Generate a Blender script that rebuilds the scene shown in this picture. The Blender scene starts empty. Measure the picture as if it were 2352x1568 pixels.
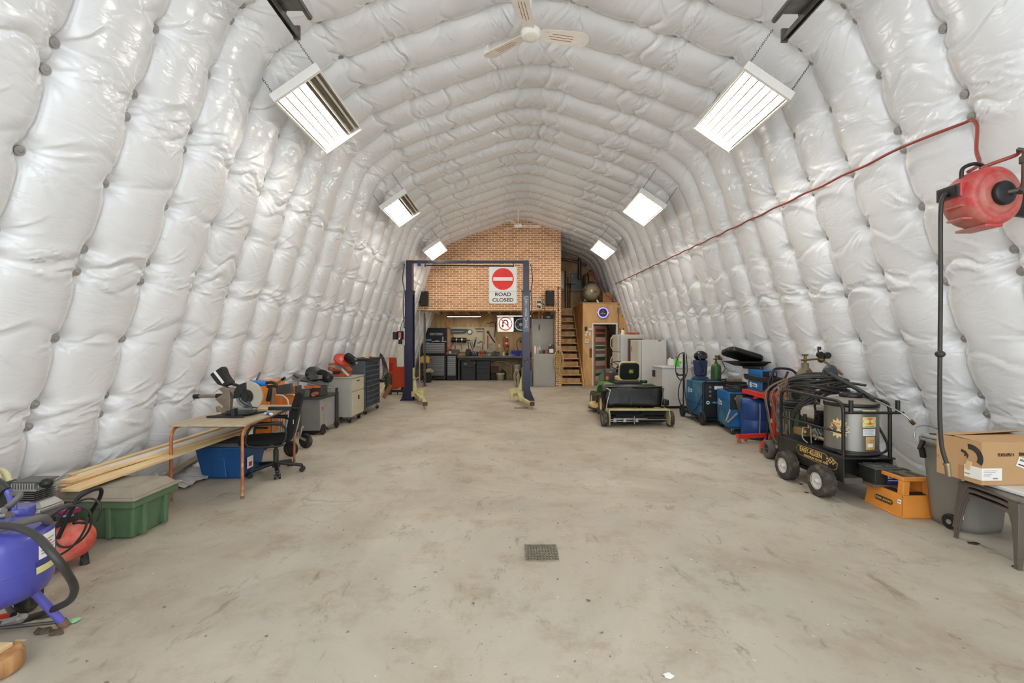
import bpy, math, random
import numpy as np
from mathutils import Vector, Matrix
R = math.radians
PI = math.pi
random.seed(7)
SC = bpy.context.scene
COL = SC.collection
# ---------------------------------------------------------------- camera, sky, exposure
CH = 1.55            # camera height
F = 1045.0           # focal length in pixels of the 2352-wide frame
cam_d = bpy.data.cameras.new('camera'); cam = bpy.data.objects.new('camera', cam_d); COL.objects.link(cam)
cam.location = (0, 0, CH); cam.rotation_euler = (R(90), 0, 0)
cam_d.sensor_width = 36; cam_d.lens = F / 2352 * 36; cam_d.clip_start = 0.05; cam_d.clip_end = 200
SC.camera = cam
W = bpy.data.worlds.new('world'); SC.world = W; W.use_nodes = True
bg = W.node_tree.nodes['Background']; bg.inputs[0].default_value = (0.90, 0.95, 1.0, 1); bg.inputs[1].default_value = 3.0
SC.view_settings.view_transform = 'Standard'; SC.view_settings.look = 'None'
SC.view_settings.exposure = 0.20; SC.view_settings.gamma = 1.0; SC.view_settings.use_curve_mapping = False
TUBE = 34.0          # radiance of the high-bay tubes
SHOP = 24.0          # radiance of the shop-light tubes under the loft
SC.cycles.max_bounces = 7; SC.cycles.diffuse_bounces = 4; SC.cycles.glossy_bounces = 2; SC.cycles.transmission_bounces = 2; SC.cycles.adaptive_threshold = 0.06; SC.cycles.adaptive_min_samples = 16
SC.cycles.sample_clamp_indirect = 8.0

def px(x, y, Y):     # the point seen at (x, y) at distance Y
    return Vector(((x - 1176) * Y / F, Y, CH - (y - 784) * Y / F))
def fl(x, y):        # the floor point seen at (x, y)
    return px(x, y, CH * F / (y - 784))

# ---------------------------------------------------------------- materials
def lin(c):
    return tuple(((v / 255) / 12.92 if v / 255 <= .04045 else ((v / 255 + .055) / 1.055) ** 2.4) for v in c)
MATS = {}
def mat(name, col, rough=.5, metal=0.0, var=.12, scale=6, bump=0.0, bscale=40, spots=None, spot_amt=.5, spot_scale=5, emit=0, coat=0, stretch=None):
    if name in MATS: return MATS[name]
    m = bpy.data.materials.new(name); m.use_nodes = True; MATS[name] = m
    nt = m.node_tree; N = nt.nodes; L = nt.links; b = N['Principled BSDF']
    c = lin(col)
    tc = N.new('ShaderNodeTexCoord'); src = tc.outputs['Object']
    if stretch:
        mp = N.new('ShaderNodeMapping'); mp.inputs['Scale'].default_value = stretch
        L.new(src, mp.inputs[0]); src = mp.outputs[0]
    n = N.new('ShaderNodeTexNoise'); n.inputs['Scale'].default_value = scale; n.inputs['Detail'].default_value = 5
    L.new(src, n.inputs['Vector'])
    r = N.new('ShaderNodeValToRGB')
    r.color_ramp.elements[0].position = .3; r.color_ramp.elements[1].position = .7
    r.color_ramp.elements[0].color = (*[v * (1 - var) for v in c], 1)
    r.color_ramp.elements[1].color = (*[min(1, v * (1 + var)) for v in c], 1)
    L.new(n.outputs[0], r.inputs[0]); out = r.outputs[0]
    if spots:
        n2 = N.new('ShaderNodeTexNoise'); n2.inputs['Scale'].default_value = spot_scale; n2.inputs['Detail'].default_value = 8
        n2.inputs['Roughness'].default_value = .7
        L.new(src, n2.inputs['Vector'])
        r2 = N.new('ShaderNodeValToRGB'); r2.color_ramp.elements[0].position = 1 - spot_amt - .06; r2.color_ramp.elements[1].position = 1 - spot_amt + .06
        L.new(n2.outputs[0], r2.inputs[0])
        mx = N.new('ShaderNodeMixRGB'); mx.inputs[2].default_value = (*lin(spots), 1)
        L.new(r2.outputs[0], mx.inputs[0]); L.new(out, mx.inputs[1]); out = mx.outputs[0]
    L.new(out, b.inputs['Base Color'])
    b.inputs['Roughness'].default_value = rough; b.inputs['Metallic'].default_value = metal
    if coat: b.inputs['Coat Weight'].default_value = coat; b.inputs['Coat Roughness'].default_value = .15
    if bump:
        n3 = N.new('ShaderNodeTexNoise'); n3.inputs['Scale'].default_value = bscale; n3.inputs['Detail'].default_value = 4
        L.new(src, n3.inputs['Vector'])
        bp = N.new('ShaderNodeBump'); bp.inputs['Strength'].default_value = bump; bp.inputs['Distance'].default_value = .01
        L.new(n3.outputs[0], bp.inputs['Height']); L.new(bp.outputs[0], b.inputs['Normal'])
    if emit:
        b.inputs['Emission Color'].default_value = (*c, 1); b.inputs['Emission Strength'].default_value = emit
    return m

def wood(name, c1, c2, knots=True, sc=(1, 1, 1), rough=.6, knotc=(95, 60, 30)):
    if name in MATS: return MATS[name]
    m = bpy.data.materials.new(name); m.use_nodes = True; MATS[name] = m
    nt = m.node_tree; N = nt.nodes; L = nt.links; b = N['Principled BSDF']
    tc = N.new('ShaderNodeTexCoord'); mp = N.new('ShaderNodeMapping'); mp.inputs['Scale'].default_value = sc
    L.new(tc.outputs['Object'], mp.inputs[0])
    n = N.new('ShaderNodeTexNoise'); n.inputs['Scale'].default_value = 2.2; n.inputs['Detail'].default_value = 6; n.inputs['Distortion'].default_value = 1.2
    L.new(mp.outputs[0], n.inputs['Vector'])
    r = N.new('ShaderNodeValToRGB'); r.color_ramp.elements[0].position = .32; r.color_ramp.elements[1].position = .68
    r.color_ramp.elements[0].color = (*lin(c1), 1); r.color_ramp.elements[1].color = (*lin(c2), 1)
    L.new(n.outputs[0], r.inputs[0]); out = r.outputs[0]
    if knots:
        v = N.new('ShaderNodeTexVoronoi'); v.inputs['Scale'].default_value = 2.3; L.new(tc.outputs['Object'], v.inputs['Vector'])
        r2 = N.new('ShaderNodeValToRGB'); r2.color_ramp.elements[0].position = .045; r2.color_ramp.elements[1].position = .11
        r2.color_ramp.elements[0].color = (*lin(knotc), 1); r2.color_ramp.elements[1].color = (1, 1, 1, 1)
        L.new(v.outputs['Distance'], r2.inputs[0])
        mx = N.new('ShaderNodeMixRGB'); mx.blend_type = 'MULTIPLY'; mx.inputs[0].default_value = .8
        L.new(out, mx.inputs[1]); L.new(r2.outputs[0], mx.inputs[2]); out = mx.outputs[0]
    L.new(out, b.inputs['Base Color']); b.inputs['Roughness'].default_value = rough
    return m

# ---------------------------------------------------------------- mesh builder
class G:
    def __init__(s): s.v = []; s.f = []; s.sm = []; s.M = Matrix()
    def at(s, x=0, y=0, z=0, rx=0, ry=0, rz=0):
        s.M = Matrix.Translation((x, y, z)) @ Matrix.Rotation(R(rz), 4, 'Z') @ Matrix.Rotation(R(ry), 4, 'Y') @ Matrix.Rotation(R(rx), 4, 'X'); return s
    def add(s, vs, fs, smooth=False):
        k = len(s.v); s.v += [tuple(s.M @ Vector(p)) for p in vs]
        s.f += [tuple(i + k for i in f) for f in fs]; s.sm += [smooth] * len(fs); return s
    def box(s, x0, x1, y0, y1, z0, z1):
        return s.add([(x0, y0, z0), (x1, y0, z0), (x1, y1, z0), (x0, y1, z0), (x0, y0, z1), (x1, y0, z1), (x1, y1, z1), (x0, y1, z1)],
                     [(0, 3, 2, 1), (4, 5, 6, 7), (0, 1, 5, 4), (1, 2, 6, 5), (2, 3, 7, 6), (3, 0, 4, 7)])
    def cb(s, x, y, z, sx, sy, sz): return s.box(x - sx / 2, x + sx / 2, y - sy / 2, y + sy / 2, z - sz / 2, z + sz / 2)
    def frus(s, a, b, z0, z1):   # a, b = (x0, x1, y0, y1) at z0 and z1
        (p, q, r, t), (P, Q, Rr, T) = a, b
        return s.add([(p, r, z0), (q, r, z0), (q, t, z0), (p, t, z0), (P, Rr, z1), (Q, Rr, z1), (Q, T, z1), (P, T, z1)],
                     [(0, 3, 2, 1), (4, 5, 6, 7), (0, 1, 5, 4), (1, 2, 6, 5), (2, 3, 7, 6), (3, 0, 4, 7)])
    def ring(s, c, ax, r, n):
        ax = Vector(ax).normalized(); t = Vector((0, 0, 1)) if abs(ax.z) < .9 else Vector((1, 0, 0))
        a = ax.cross(t).normalized(); b = ax.cross(a)
        return [tuple(Vector(c) + a * (r * math.cos(2 * PI * i / n)) + b * (r * math.sin(2 * PI * i / n))) for i in range(n)]
    def lathe(s, prof, o=(0, 0, 0), ax=(0, 0, 1), n=24, smooth=True, cap=True):
        # prof: list of (radius, height along the axis)
        o = Vector(o); ax = Vector(ax).normalized(); vs = []; fs = []
        for r, h in prof: vs += s.ring(o + ax * h, ax, max(r, 1e-4), n)
        for j in range(len(prof) - 1):
            for i in range(n):
                a = j * n + i; b = j * n + (i + 1) % n; fs.append((a, b, b + n, a + n))
        k0 = len(s.f); s.add(vs, fs, smooth)
        m = (len(prof) - 1) * n
        if cap and prof[-1][0] > .005: s.add(vs[:n], [tuple(range(n - 1, -1, -1))])
        if cap: s.add(vs[m:m + n], [tuple(range(n))])
        return s
    def cyl(s, p, q, r, r2=None, n=16, smooth=True):
        p = Vector(p); q = Vector(q); d = q - p
        return s.lathe([(r, 0), (r if r2 is None else r2, d.length)], p, d, n, smooth)
    def tube(s, pts, r, n=8, closed=False, sub=0, cap=True):
        P = [Vector(p) for p in pts]
        if sub:
            Q = []; m = len(P)
            for i in range(m if closed else m - 1):
                g = lambda k: P[k % m] if closed else P[min(max(k, 0), m - 1)]
                a, b, c, d = g(i - 1), g(i), g(i + 1), g(i + 2)
                for j in range(sub):
                    t = j / sub
                    Q.append(.5 * ((2 * b) + (c - a) * t + (2 * a - 5 * b + 4 * c - d) * t * t + (3 * b - a - 3 * c + d) * t ** 3))
            if not closed: Q.append(P[-1])
            P = Q
        m = len(P); vs = []; up = None
        for i in range(m):
            a = P[(i - 1) % m] if (closed or i > 0) else P[i]; b = P[(i + 1) % m] if (closed or i < m - 1) else P[i]
            t = (b - a).normalized() if (b - a).length > 1e-9 else Vector((0, 0, 1))
            if up is None: up = Vector((0, 0, 1)) if abs(t.z) < .9 else Vector((1, 0, 0))
            u = (up - t * up.dot(t))
            if u.length < 1e-4: u = Vector((1, 0, 0)) - t * t.x
            u.normalize(); up = u; w = t.cross(u)
            vs += [tuple(P[i] + u * (r * math.cos(2 * PI * k / n)) + w * (r * math.sin(2 * PI * k / n))) for k in range(n)]
        fs = []
        for i in range(m if closed else m - 1):
            for k in range(n):
                a = i * n + k; b = i * n + (k + 1) % n; c = ((i + 1) % m) * n
                fs.append((a, b, c + (k + 1) % n, c + k))
        s.add(vs, fs, True)
        if not closed and cap: s.add(vs[:n], [tuple(range(n - 1, -1, -1))]); s.add(vs[-n:], [tuple(range(n))])
        return s
    def prism(s, poly, d0, d1, axis='y'):   # polygon in the plane across the axis
        def p3(a, b, d): return {'y': (a, d, b), 'x': (d, a, b), 'z': (a, b, d)}[axis]
        n = len(poly); vs = [p3(a, b, d0) for a, b in poly] + [p3(a, b, d1) for a, b in poly]
        fs = [tuple(range(n)), tuple(range(2 * n - 1, n - 1, -1))] + [(i, i + n, (i + 1) % n + n, (i + 1) % n) for i in range(n)]
        return s.add(vs, fs)
    def ball(s, c, r, sx=1, sy=1, sz=1, n=16, k=10):
        vs = []; fs = []
        for j in range(k + 1):
            th = PI * j / k
            for i in range(n):
                a = 2 * PI * i / n; q = max(math.sin(th), 1e-3)
                vs.append((c[0] + r * sx * q * math.cos(a), c[1] + r * sy * q * math.sin(a), c[2] + r * sz * math.cos(th)))
        for j in range(k):
            for i in range(n): fs.append((j * n + i, (j + 1) * n + i, (j + 1) * n + (i + 1) % n, j * n + (i + 1) % n))
        return s.add(vs, fs, True)
    def wheel(s, c, r, w, ax=(1, 0, 0), n=28, rim=.6):   # a tyre with rounded shoulders and a hole for the rim
        a = Vector(ax).normalized(); c = Vector(c)
        prof = [(r * rim, -w / 2 * .8), (r * .8, -w / 2), (r * .95, -w / 2 * .85), (r, -w / 2 * .45), (r, w / 2 * .45), (r * .95, w / 2 * .85), (r * .8, w / 2), (r * rim, w / 2 * .8)]
        if rim > .35: return s.lathe(prof + prof[:1], c, a, n, True, False)
        return s.lathe(prof, c, a, n)
    def part(s, name, m, parent=None, bev=0, label=None, kind=None, seg=2):
        me = bpy.data.meshes.new(name); me.from_pydata(s.v, [], s.f)
        me.polygons.foreach_set('use_smooth', s.sm)
        o = bpy.data.objects.new(name, me); COL.objects.link(o)
        me.materials.append(m)
        if parent: o.parent = parent
        if bev:
            b = o.modifiers.new('edge', 'BEVEL'); b.width = bev; b.segments = seg; b.limit_method = 'ANGLE'; b.angle_limit = R(40)
        if label: o['label'] = label
        if kind: o['kind'] = kind
        return o

def rrect(w, h, r, n=5, cx=0, cy=0):
    P = []
    for sx, sy, a0 in ((1, 1, 0), (-1, 1, 90), (-1, -1, 180), (1, -1, 270)):
        for i in range(n + 1):
            a = R(a0 + 90 * i / n); P.append((cx + sx * (w / 2 - r) + r * math.cos(a), cy + sy * (h / 2 - r) + r * math.sin(a)))
    return P

def thing(name, label, cat, loc=(0, 0, 0), rz=0, group=None, rx=0, ry=0):
    o = bpy.data.objects.new(name, None); COL.objects.link(o); o.empty_display_size = .1
    o.location = loc; o.rotation_euler = (R(rx), R(ry), R(rz)); o['label'] = label; o['category'] = cat
    if group: o['group'] = group
    return o
def tag(o, label, cat, group=None, loc=None, rz=0):
    o['label'] = label; o['category'] = cat
    if group: o['group'] = group
    if loc is not None: o.location = loc; o.rotation_euler = (0, 0, R(rz))
    return o
def dup(root, loc, rz, label):
    r = root.copy(); COL.objects.link(r); r.location = loc; r.rotation_euler = (0, 0, R(rz)); r['label'] = label
    for ch in list(root.children):
        c = ch.copy(); COL.objects.link(c); c.parent = r
        for g in list(ch.children):
            d = g.copy(); COL.objects.link(d); d.parent = c
    return r
def struct(o): o['kind'] = 'structure'; return o

def text(s, size, loc, rot, m, parent, name='lettering', thick=.0008, sx=1.0, spacing=1.0, bold=0):
    cu = bpy.data.curves.new(name, 'FONT'); cu.body = s; cu.size = size; cu.align_x = 'CENTER'; cu.align_y = 'CENTER'
    cu.extrude = thick; cu.space_line = spacing; cu.offset = bold
    t = bpy.data.objects.new(name, cu); COL.objects.link(t)
    me = bpy.data.meshes.new_from_object(t.evaluated_get(bpy.context.evaluated_depsgraph_get()))
    COL.objects.unlink(t); bpy.data.objects.remove(t)
    me.name = name; me.materials.clear(); me.materials.append(m)
    o = bpy.data.objects.new(name, me); COL.objects.link(o); o.parent = parent
    o.location = loc; o.rotation_euler = tuple(R(a) for a in rot); o.scale = (sx, 1, 1)
    return o

# ================================================================ SHELL
CX = .30
PROF = [(-4.5, -.02), (-4.24, .9), (-4.03, 1.6), (-3.63, 2.84), (-3.22, 4.1), (-3.1, 4.45), (-2.88, 4.78), (-2.5, 5.05), (-1.8, 5.32), (-1.1, 5.56), (-.5, 5.76), (-.25, 5.82), (0, 5.83)]
PR = PROF + [(-x, z) for x, z in PROF[-2::-1]]
pp = np.array(PR); seg = np.hypot(*np.diff(pp, axis=0).T); S = np.concatenate([[0], np.cumsum(seg)]); ST = S[-1]
def prof(s):
    s = np.asarray(s, float); acc = 0
    for d in (-.12, -.06, 0, .06, .12):
        q = np.clip(s + d, 0, ST); acc = acc + np.stack([np.interp(q, S, pp[:, 0]), np.interp(q, S, pp[:, 1])], -1)
    return acc / 5
Y0, BAY = -1.43, .64   # the seams stand at Y0 + k * BAY
NB = 32
def fast(side_len):
    r = []; k = 0
    while True:
        b = -.40 + 1.32 * k
        for q in (b, b + .19, b + .75):
            if q > .12 and q < side_len - .05: r.append(q)
        k += 1
        if b > side_len: break
    return sorted(r)
half = ST / 2
FA = fast(half); FA_all = FA + [half] + [ST - q for q in FA[::-1]]
def make_quilt():
    u = np.linspace(0, ST, 1000)
    v = np.concatenate([np.arange(Y0, 6.6, .0145), np.arange(6.6, Y0 + BAY * NB - .2, .03)])
    U, V = np.meshgrid(u, v, indexing='ij')
    k = np.floor((V - Y0) / BAY).astype(int); f = (V - Y0) / BAY - k
    rng = np.random.RandomState(3)
    nz = sum(np.sin(a * U + b * V + c) * w for a, b, c, w in [(1.1, .9, .3, .5), (2.3, -1.7, 1.1, .35), (4.1, 3.3, 2, .25), (-3.2, 6.1, 4, .2)])
    B = .17 * (1 + .10 * nz)
    B = B * (.86 + .28 * rng.rand(NB + 2)[np.clip(k, 0, NB + 1)])
    base = np.clip(1 - np.abs(2 * f - 1) ** 2.4, 0, 1) ** .50
    fa = np.array([0] + FA_all + [ST]); idx = np.clip(np.searchsorted(fa, U) - 1, 0, len(fa) - 2)
    t = (U - fa[idx]) / (fa[idx + 1] - fa[idx]); gap = fa[idx + 1] - fa[idx]
    sl = .045 * np.minimum(gap, .6) / .6 * np.sin(PI * np.clip(t, 0, 1)) ** .8
    H = sl + (B - sl) * base
    # creases running across each pillow between the paired fasteners
    for kk in range(NB):
        m0 = int(np.searchsorted(v, Y0 + kk * BAY)); m1 = int(np.searchsorted(v, Y0 + (kk + 1) * BAY))
        if m1 <= m0: continue
        ff = f[:, m0:m1]; uu = U[:, m0:m1]; d = np.zeros_like(ff)
        pairs = [(q, 1.0) for i, q in enumerate(FA_all[:-1]) if FA_all[i + 1] - q < .25]
        mids = [(q, .45) for q in FA_all if all(abs(q - p[0]) > .3 for p in pairs)]
        ridge_folds = [(half - .36, 1.3), (half + .18, 1.3), (half - 1.62, 1.0), (half + 1.44, 1.0), (half - 2.6, .9), (half + 2.42, .9)]
        for q, am in pairs + mids + ridge_folds + [(rng.rand() * ST, .5) for _ in range(5)]:
            if rng.rand() < .12: continue
            c = q + .09 + (rng.rand() - .5) * .16 + .06 * np.sin(2 * PI * ff * (.5 + rng.rand()) + rng.rand() * 6)
            w = .022 + .02 * rng.rand(); x = (uu - c) / w
            d += -am * (.026 + .028 * rng.rand()) * np.exp(-np.abs(x)) * (.35 + .65 * np.abs(2 * ff - 1)) + am * .010 * np.exp(-((x - 2.2) / 1.6) ** 2)
        H[:, m0:m1] += d
    # sharp ridges in the film, given as segments with a taper
    def ridge(u0, v0, u1, v1, A, w0, w1, bend=0.0):
        L = math.hypot(u1 - u0, v1 - v0) + 1e-6; du, dv = (u1 - u0) / L, (v1 - v0) / L; m = 3 * max(w0, w1) + abs(bend)
        i0, i1 = np.searchsorted(u, [min(u0, u1) - m, max(u0, u1) + m]); j0, j1 = np.searchsorted(v, [min(v0, v1) - m, max(v0, v1) + m])
        if i1 - i0 < 2 or j1 - j0 < 2: return
        a = U[i0:i1, j0:j1] - u0; b = V[i0:i1, j0:j1] - v0; s_ = (a * du + b * dv) / L; d = -a * dv + b * du
        d = d - bend * np.sin(PI * np.clip(s_, 0, 1)); sc = np.clip(s_, 0, 1); w = w0 + (w1 - w0) * sc
        env = np.clip(s_ / .12, 0, 1) * np.clip((1 - s_) / .55, 0, 1) ** .8
        H[i0:i1, j0:j1] += A * env * (np.exp(-np.abs(d) / w) - .45 * np.exp(-np.abs(d - 2.1 * w) / (1.3 * w)))
    U_ = rng.uniform
    for kk in range(NB):
        vy = Y0 + kk * BAY; far = vy > 9
        # fans at the fasteners, mostly away from the door end
        for q in FA_all:
            for side in (1, -1):
                for _ in range(rng.randint(5, 8) if not far else 4):
                    th = R(U_(-72, 72)); L = U_(.14, .50) * (1 if side > 0 else .55) * (.6 + .4 * math.cos(th)); r0 = .03
                    ridge(q + r0 * math.sin(th), vy + side * r0 * math.cos(th), q + L * math.sin(th), vy + side * L * math.cos(th), U_(.007, .014), .006, .012 + .02 * L, U_(-.02, .02))
            i0, i1 = np.searchsorted(u, [q - .22, q + .22]); j0, j1 = np.searchsorted(v, [vy - .22, vy + .22])
            if i1 > i0 and j1 > j0:
                r = np.hypot(U[i0:i1, j0:j1] - q, V[i0:i1, j0:j1] - vy); H[i0:i1, j0:j1] *= 1 - (.86 if not 4.6 < q < ST - 4.6 else .35) * np.exp(-(r / .075) ** 2)
        # puckers at right angles to the seam
        n_p = 95 if not far else 45
        for _ in range(n_p):
            q = U_(0, ST); side = rng.choice([-1, 1]); L = U_(.05, .2)
            ridge(q, vy + side * .015, q + U_(-.06, .06), vy + side * L, U_(.003, .0075), .006, .010)
        # crinkle bands where the batts meet
        for q in [p for i, p in enumerate(FA_all[:-1]) if FA_all[i + 1] - p < .25]:
            for _ in range(11 if not far else 6):
                uu0 = q + .09 + rng.normal(0, .07); v0 = vy + U_(.02, .5); L = U_(.08, .35); an = U_(-.5, .5)
                ridge(uu0, v0, uu0 + L * math.sin(an), min(v0 + L * math.cos(an), vy + .62), U_(.006, .015) * rng.choice([1, 1, -1]), .007, .011, U_(-.03, .03))
        for _ in range(26 if not far else 10):
            uu0 = U_(0, ST); v0 = vy + U_(.05, .5); L = U_(.08, .4); an = rng.normal(0, .7)
            ridge(uu0, v0, uu0 + L * math.sin(an), min(v0 + L * math.cos(an), vy + .62), U_(.002, .007) * rng.choice([1, -1]), .006, .012, U_(-.03, .03))
    P = prof(u); T = np.gradient(P, axis=0); T /= np.linalg.norm(T, axis=1)[:, None]
    Nn = np.stack([T[:, 1], -T[:, 0]], -1)       # points into the room
    X = CX + P[:, 0][:, None] + Nn[:, 0][:, None] * H; Z = P[:, 1][:, None] + Nn[:, 1][:, None] * H
    Z = np.maximum(Z, -.03)
    co = np.stack([X, V, Z], -1)
    dU = np.gradient(co, axis=0); dV = np.gradient(co, axis=1); nr = np.cross(dU, dV); nr /= np.linalg.norm(nr, axis=2)[..., None] + 1e-12
    mid = (len(u) // 2, len(v) // 2)
    if nr[mid][2] > 0: nr = -nr
    cuts = [0, int(np.searchsorted(u, 4.55)), int(np.searchsorted(u, ST - 4.55)), len(u) - 1]
    outs = []
    for nm, a, b in (('wall_left', cuts[0], cuts[1]), ('ceiling', cuts[1], cuts[2]), ('wall_right', cuts[2], cuts[3])):
        c = co[a:b + 1].reshape(-1, 3); n_ = nr[a:b + 1].reshape(-1, 3); nu = b - a + 1; nv = len(v)
        i = np.arange(nu - 1)[:, None] * nv + np.arange(nv - 1)[None, :]
        q = np.stack([i, i + 1, i + 1 + nv, i + nv], -1).reshape(-1, 4)
        me = bpy.data.meshes.new(nm); me.vertices.add(len(c)); me.vertices.foreach_set('co', c.ravel())
        me.loops.add(q.size); me.loops.foreach_set('vertex_index', q.ravel().astype(np.int32))
        me.polygons.add(len(q)); me.polygons.foreach_set('loop_start', np.arange(0, q.size, 4, dtype=np.int32))
        me.update(calc_edges=True); me.polygons.foreach_set('use_smooth', np.ones(len(q), bool))
        me.normals_split_custom_set_from_vertices(n_.tolist())
        o = bpy.data.objects.new(nm, me); COL.objects.link(o); me.materials.append(MATS['quilt']); struct(o); outs.append(o)
    return outs

def quilt_mat():
    m = bpy.data.materials.new('quilt'); m.use_nodes = True; MATS['quilt'] = m
    nt = m.node_tree; N = nt.nodes; L = nt.links; b = N['Principled BSDF']
    tc = N.new('ShaderNodeTexCoord')
    n = N.new('ShaderNodeTexNoise'); n.inputs['Scale'].default_value = 1.3; n.inputs['Detail'].default_value = 4
    L.new(tc.outputs['Object'], n.inputs['Vector'])
    r = N.new('ShaderNodeValToRGB'); r.color_ramp.elements[0].color = (*lin((230, 231, 232)), 1); r.color_ramp.elements[1].color = (*lin((237, 238, 239)), 1)
    r.color_ramp.elements[0].position = .35; r.color_ramp.elements[1].position = .6
    L.new(n.outputs[0], r.inputs[0]); L.new(r.outputs[0], b.inputs['Base Color'])
    b.inputs['Roughness'].default_value = .2; b.inputs['Specular IOR Level'].default_value = .7
    # crinkled film: ridged noise
    hs = None
    for sc, dist, st in ((2.6, .8, .6), (9, .6, .28)):
        a = N.new('ShaderNodeTexNoise'); a.inputs['Scale'].default_value = sc; a.inputs['Detail'].default_value = 2; a.inputs['Distortion'].default_value = dist
        mpq = N.new('ShaderNodeMapping'); mpq.inputs['Scale'].default_value = (1, .45, 1.2); L.new(tc.outputs['Object'], mpq.inputs[0]); L.new(mpq.outputs[0], a.inputs['Vector'])
        s1 = N.new('ShaderNodeMath'); s1.operation = 'SUBTRACT'; s1.inputs[1].default_value = .5; L.new(a.outputs[0], s1.inputs[0])
        s2 = N.new('ShaderNodeMath'); s2.operation = 'ABSOLUTE'; L.new(s1.outputs[0], s2.inputs[0])
        s3 = N.new('ShaderNodeMath'); s3.operation = 'MINIMUM'; s3.inputs[1].default_value = .06; L.new(s2.outputs[0], s3.inputs[0])
        s4 = N.new('ShaderNodeMath'); s4.operation = 'MULTIPLY'; s4.inputs[1].default_value = st; L.new(s3.outputs[0], s4.inputs[0])
        if hs: ad = N.new('ShaderNodeMath'); L.new(hs, ad.inputs[0]); L.new(s4.outputs[0], ad.inputs[1]); hs = ad.outputs[0]
        else: hs = s4.outputs[0]
    bp = N.new('ShaderNodeBump'); bp.inputs['Strength'].default_value = .8; bp.inputs['Distance'].default_value = .05
    L.new(hs, bp.inputs['Height']); L.new(bp.outputs[0], b.inputs['Normal'])
    return m
quilt_mat()
wl, ceil_, wr = make_quilt()

def floor_mat():
    m = bpy.data.materials.new('concrete'); m.use_nodes = True; MATS['concrete'] = m
    nt = m.node_tree; N = nt.nodes; L = nt.links; b = N['Principled BSDF']; tc = N.new('ShaderNodeTexCoord'); O = tc.outputs['Object']
    def noise(sc, det=6, ro=.6, dist=0, mscale=None):
        s = O
        if mscale: mp = N.new('ShaderNodeMapping'); mp.inputs['Scale'].default_value = mscale; L.new(O, mp.inputs[0]); s = mp.outputs[0]
        n = N.new('ShaderNodeTexNoise'); n.inputs['Scale'].default_value = sc; n.inputs['Detail'].default_value = min(det, 5); n.inputs['Roughness'].default_value = ro; n.inputs['Distortion'].default_value = dist
        L.new(s, n.inputs['Vector']); return n.outputs[0]
    def ramp(i, p0, p1, c0, c1):
        r = N.new('ShaderNodeValToRGB'); r.color_ramp.elements[0].position = p0; r.color_ramp.elements[1].position = p1
        r.color_ramp.elements[0].color = c0; r.color_ramp.elements[1].color = c1; L.new(i, r.inputs[0]); return r.outputs[0]
    def mix(f, a, bb, typ='MIX'):
        x = N.new('ShaderNodeMixRGB'); x.blend_type = typ
        for k, q in ((0, f), (1, a), (2, bb)):
            if isinstance(q, (int, float)): x.inputs[k].default_value = q
            elif isinstance(q, tuple): x.inputs[k].default_value = q
            else: L.new(q, x.inputs[k])
        return x.outputs[0]
    w, k = (1, 1, 1, 1), (0, 0, 0, 1)
    c = ramp(noise(.55, 8, .62, .6), .34, .66, (*lin((160, 149, 131)), 1), (*lin((189, 181, 164)), 1))
    c = mix(ramp(noise(1.1, 6, .6, .4, (1, 1, 1)), .50, .72, k, (.5, .5, .5, 1)), c, (*lin((170, 170, 160)), 1))     # bluish worn patches
    c = mix(ramp(noise(2.4, 10, .75), .50, .68, k, (.6, .6, .6, 1)), c, (*lin((146, 128, 104)), 1))   # brown stains
    c = mix(ramp(noise(5, 8, .8, .5, (1, .45, 1)), .58, .68, k, (.6, .6, .6, 1)), c, (*lin((116, 104, 88)), 1))   # darker scuffs
    c = mix(ramp(noise(22, 2, .5), .715, .735, k, (.8, .8, .8, 1)), c, (*lin((96, 86, 74)), 1))         # specks
    c = mix(ramp(noise(31, 2, .5), .74, .76, k, (.7, .7, .7, 1)), c, (*lin((230, 226, 215)), 1))          # paint flecks
    # hairline cracks
    v = N.new('ShaderNodeTexVoronoi'); v.feature = 'DISTANCE_TO_EDGE'; v.inputs['Scale'].default_value = .33
    n = N.new('ShaderNodeTexNoise'); n.inputs['Scale'].default_value = 1.6; n.inputs['Detail'].default_value = 5
    L.new(O, n.inputs['Vector']); ad = N.new('ShaderNodeVectorMath'); ad.operation = 'MULTIPLY_ADD'; L.new(n.outputs['Color'], ad.inputs[0]); ad.inputs[1].default_value = (.9, .9, 0); L.new(O, ad.inputs[2])
    L.new(ad.outputs[0], v.inputs['Vector'])
    cr = ramp(v.outputs['Distance'], .0006, .0022, w, k)
    cf = N.new('ShaderNodeMath'); cf.operation = 'MULTIPLY'; L.new(cr, cf.inputs[0]); L.new(ramp(noise(.8, 3), .5, .6, k, (.5, .5, .5, 1)), cf.inputs[1])
    c = mix(cf.outputs[0], c, (*lin((128, 116, 98)), 1))
    c = mix(.5, c, ramp(noise(45, 6, .7), .2, .8, (.90, .90, .90, 1), (1.06, 1.06, 1.06, 1)), 'MULTIPLY')
    L.new(c, b.inputs['Base Color'])
    rr = ramp(noise(1.7, 6, .6), .3, .7, (.42,) * 3 + (1,), (.62,) * 3 + (1,)); L.new(rr, b.inputs['Roughness'])
    bp = N.new('ShaderNodeBump'); bp.inputs['Strength'].default_value = .12; bp.inputs['Distance'].default_value = .01
    L.new(noise(18, 6, .7), bp.inputs['Height']); L.new(bp.outputs[0], b.inputs['Normal'])
    return m
floor_mat()
struct(G().box(-5.2, 5.8, -3.5, 19.2, -.12, 0).part('floor', MATS['concrete']))

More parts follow.
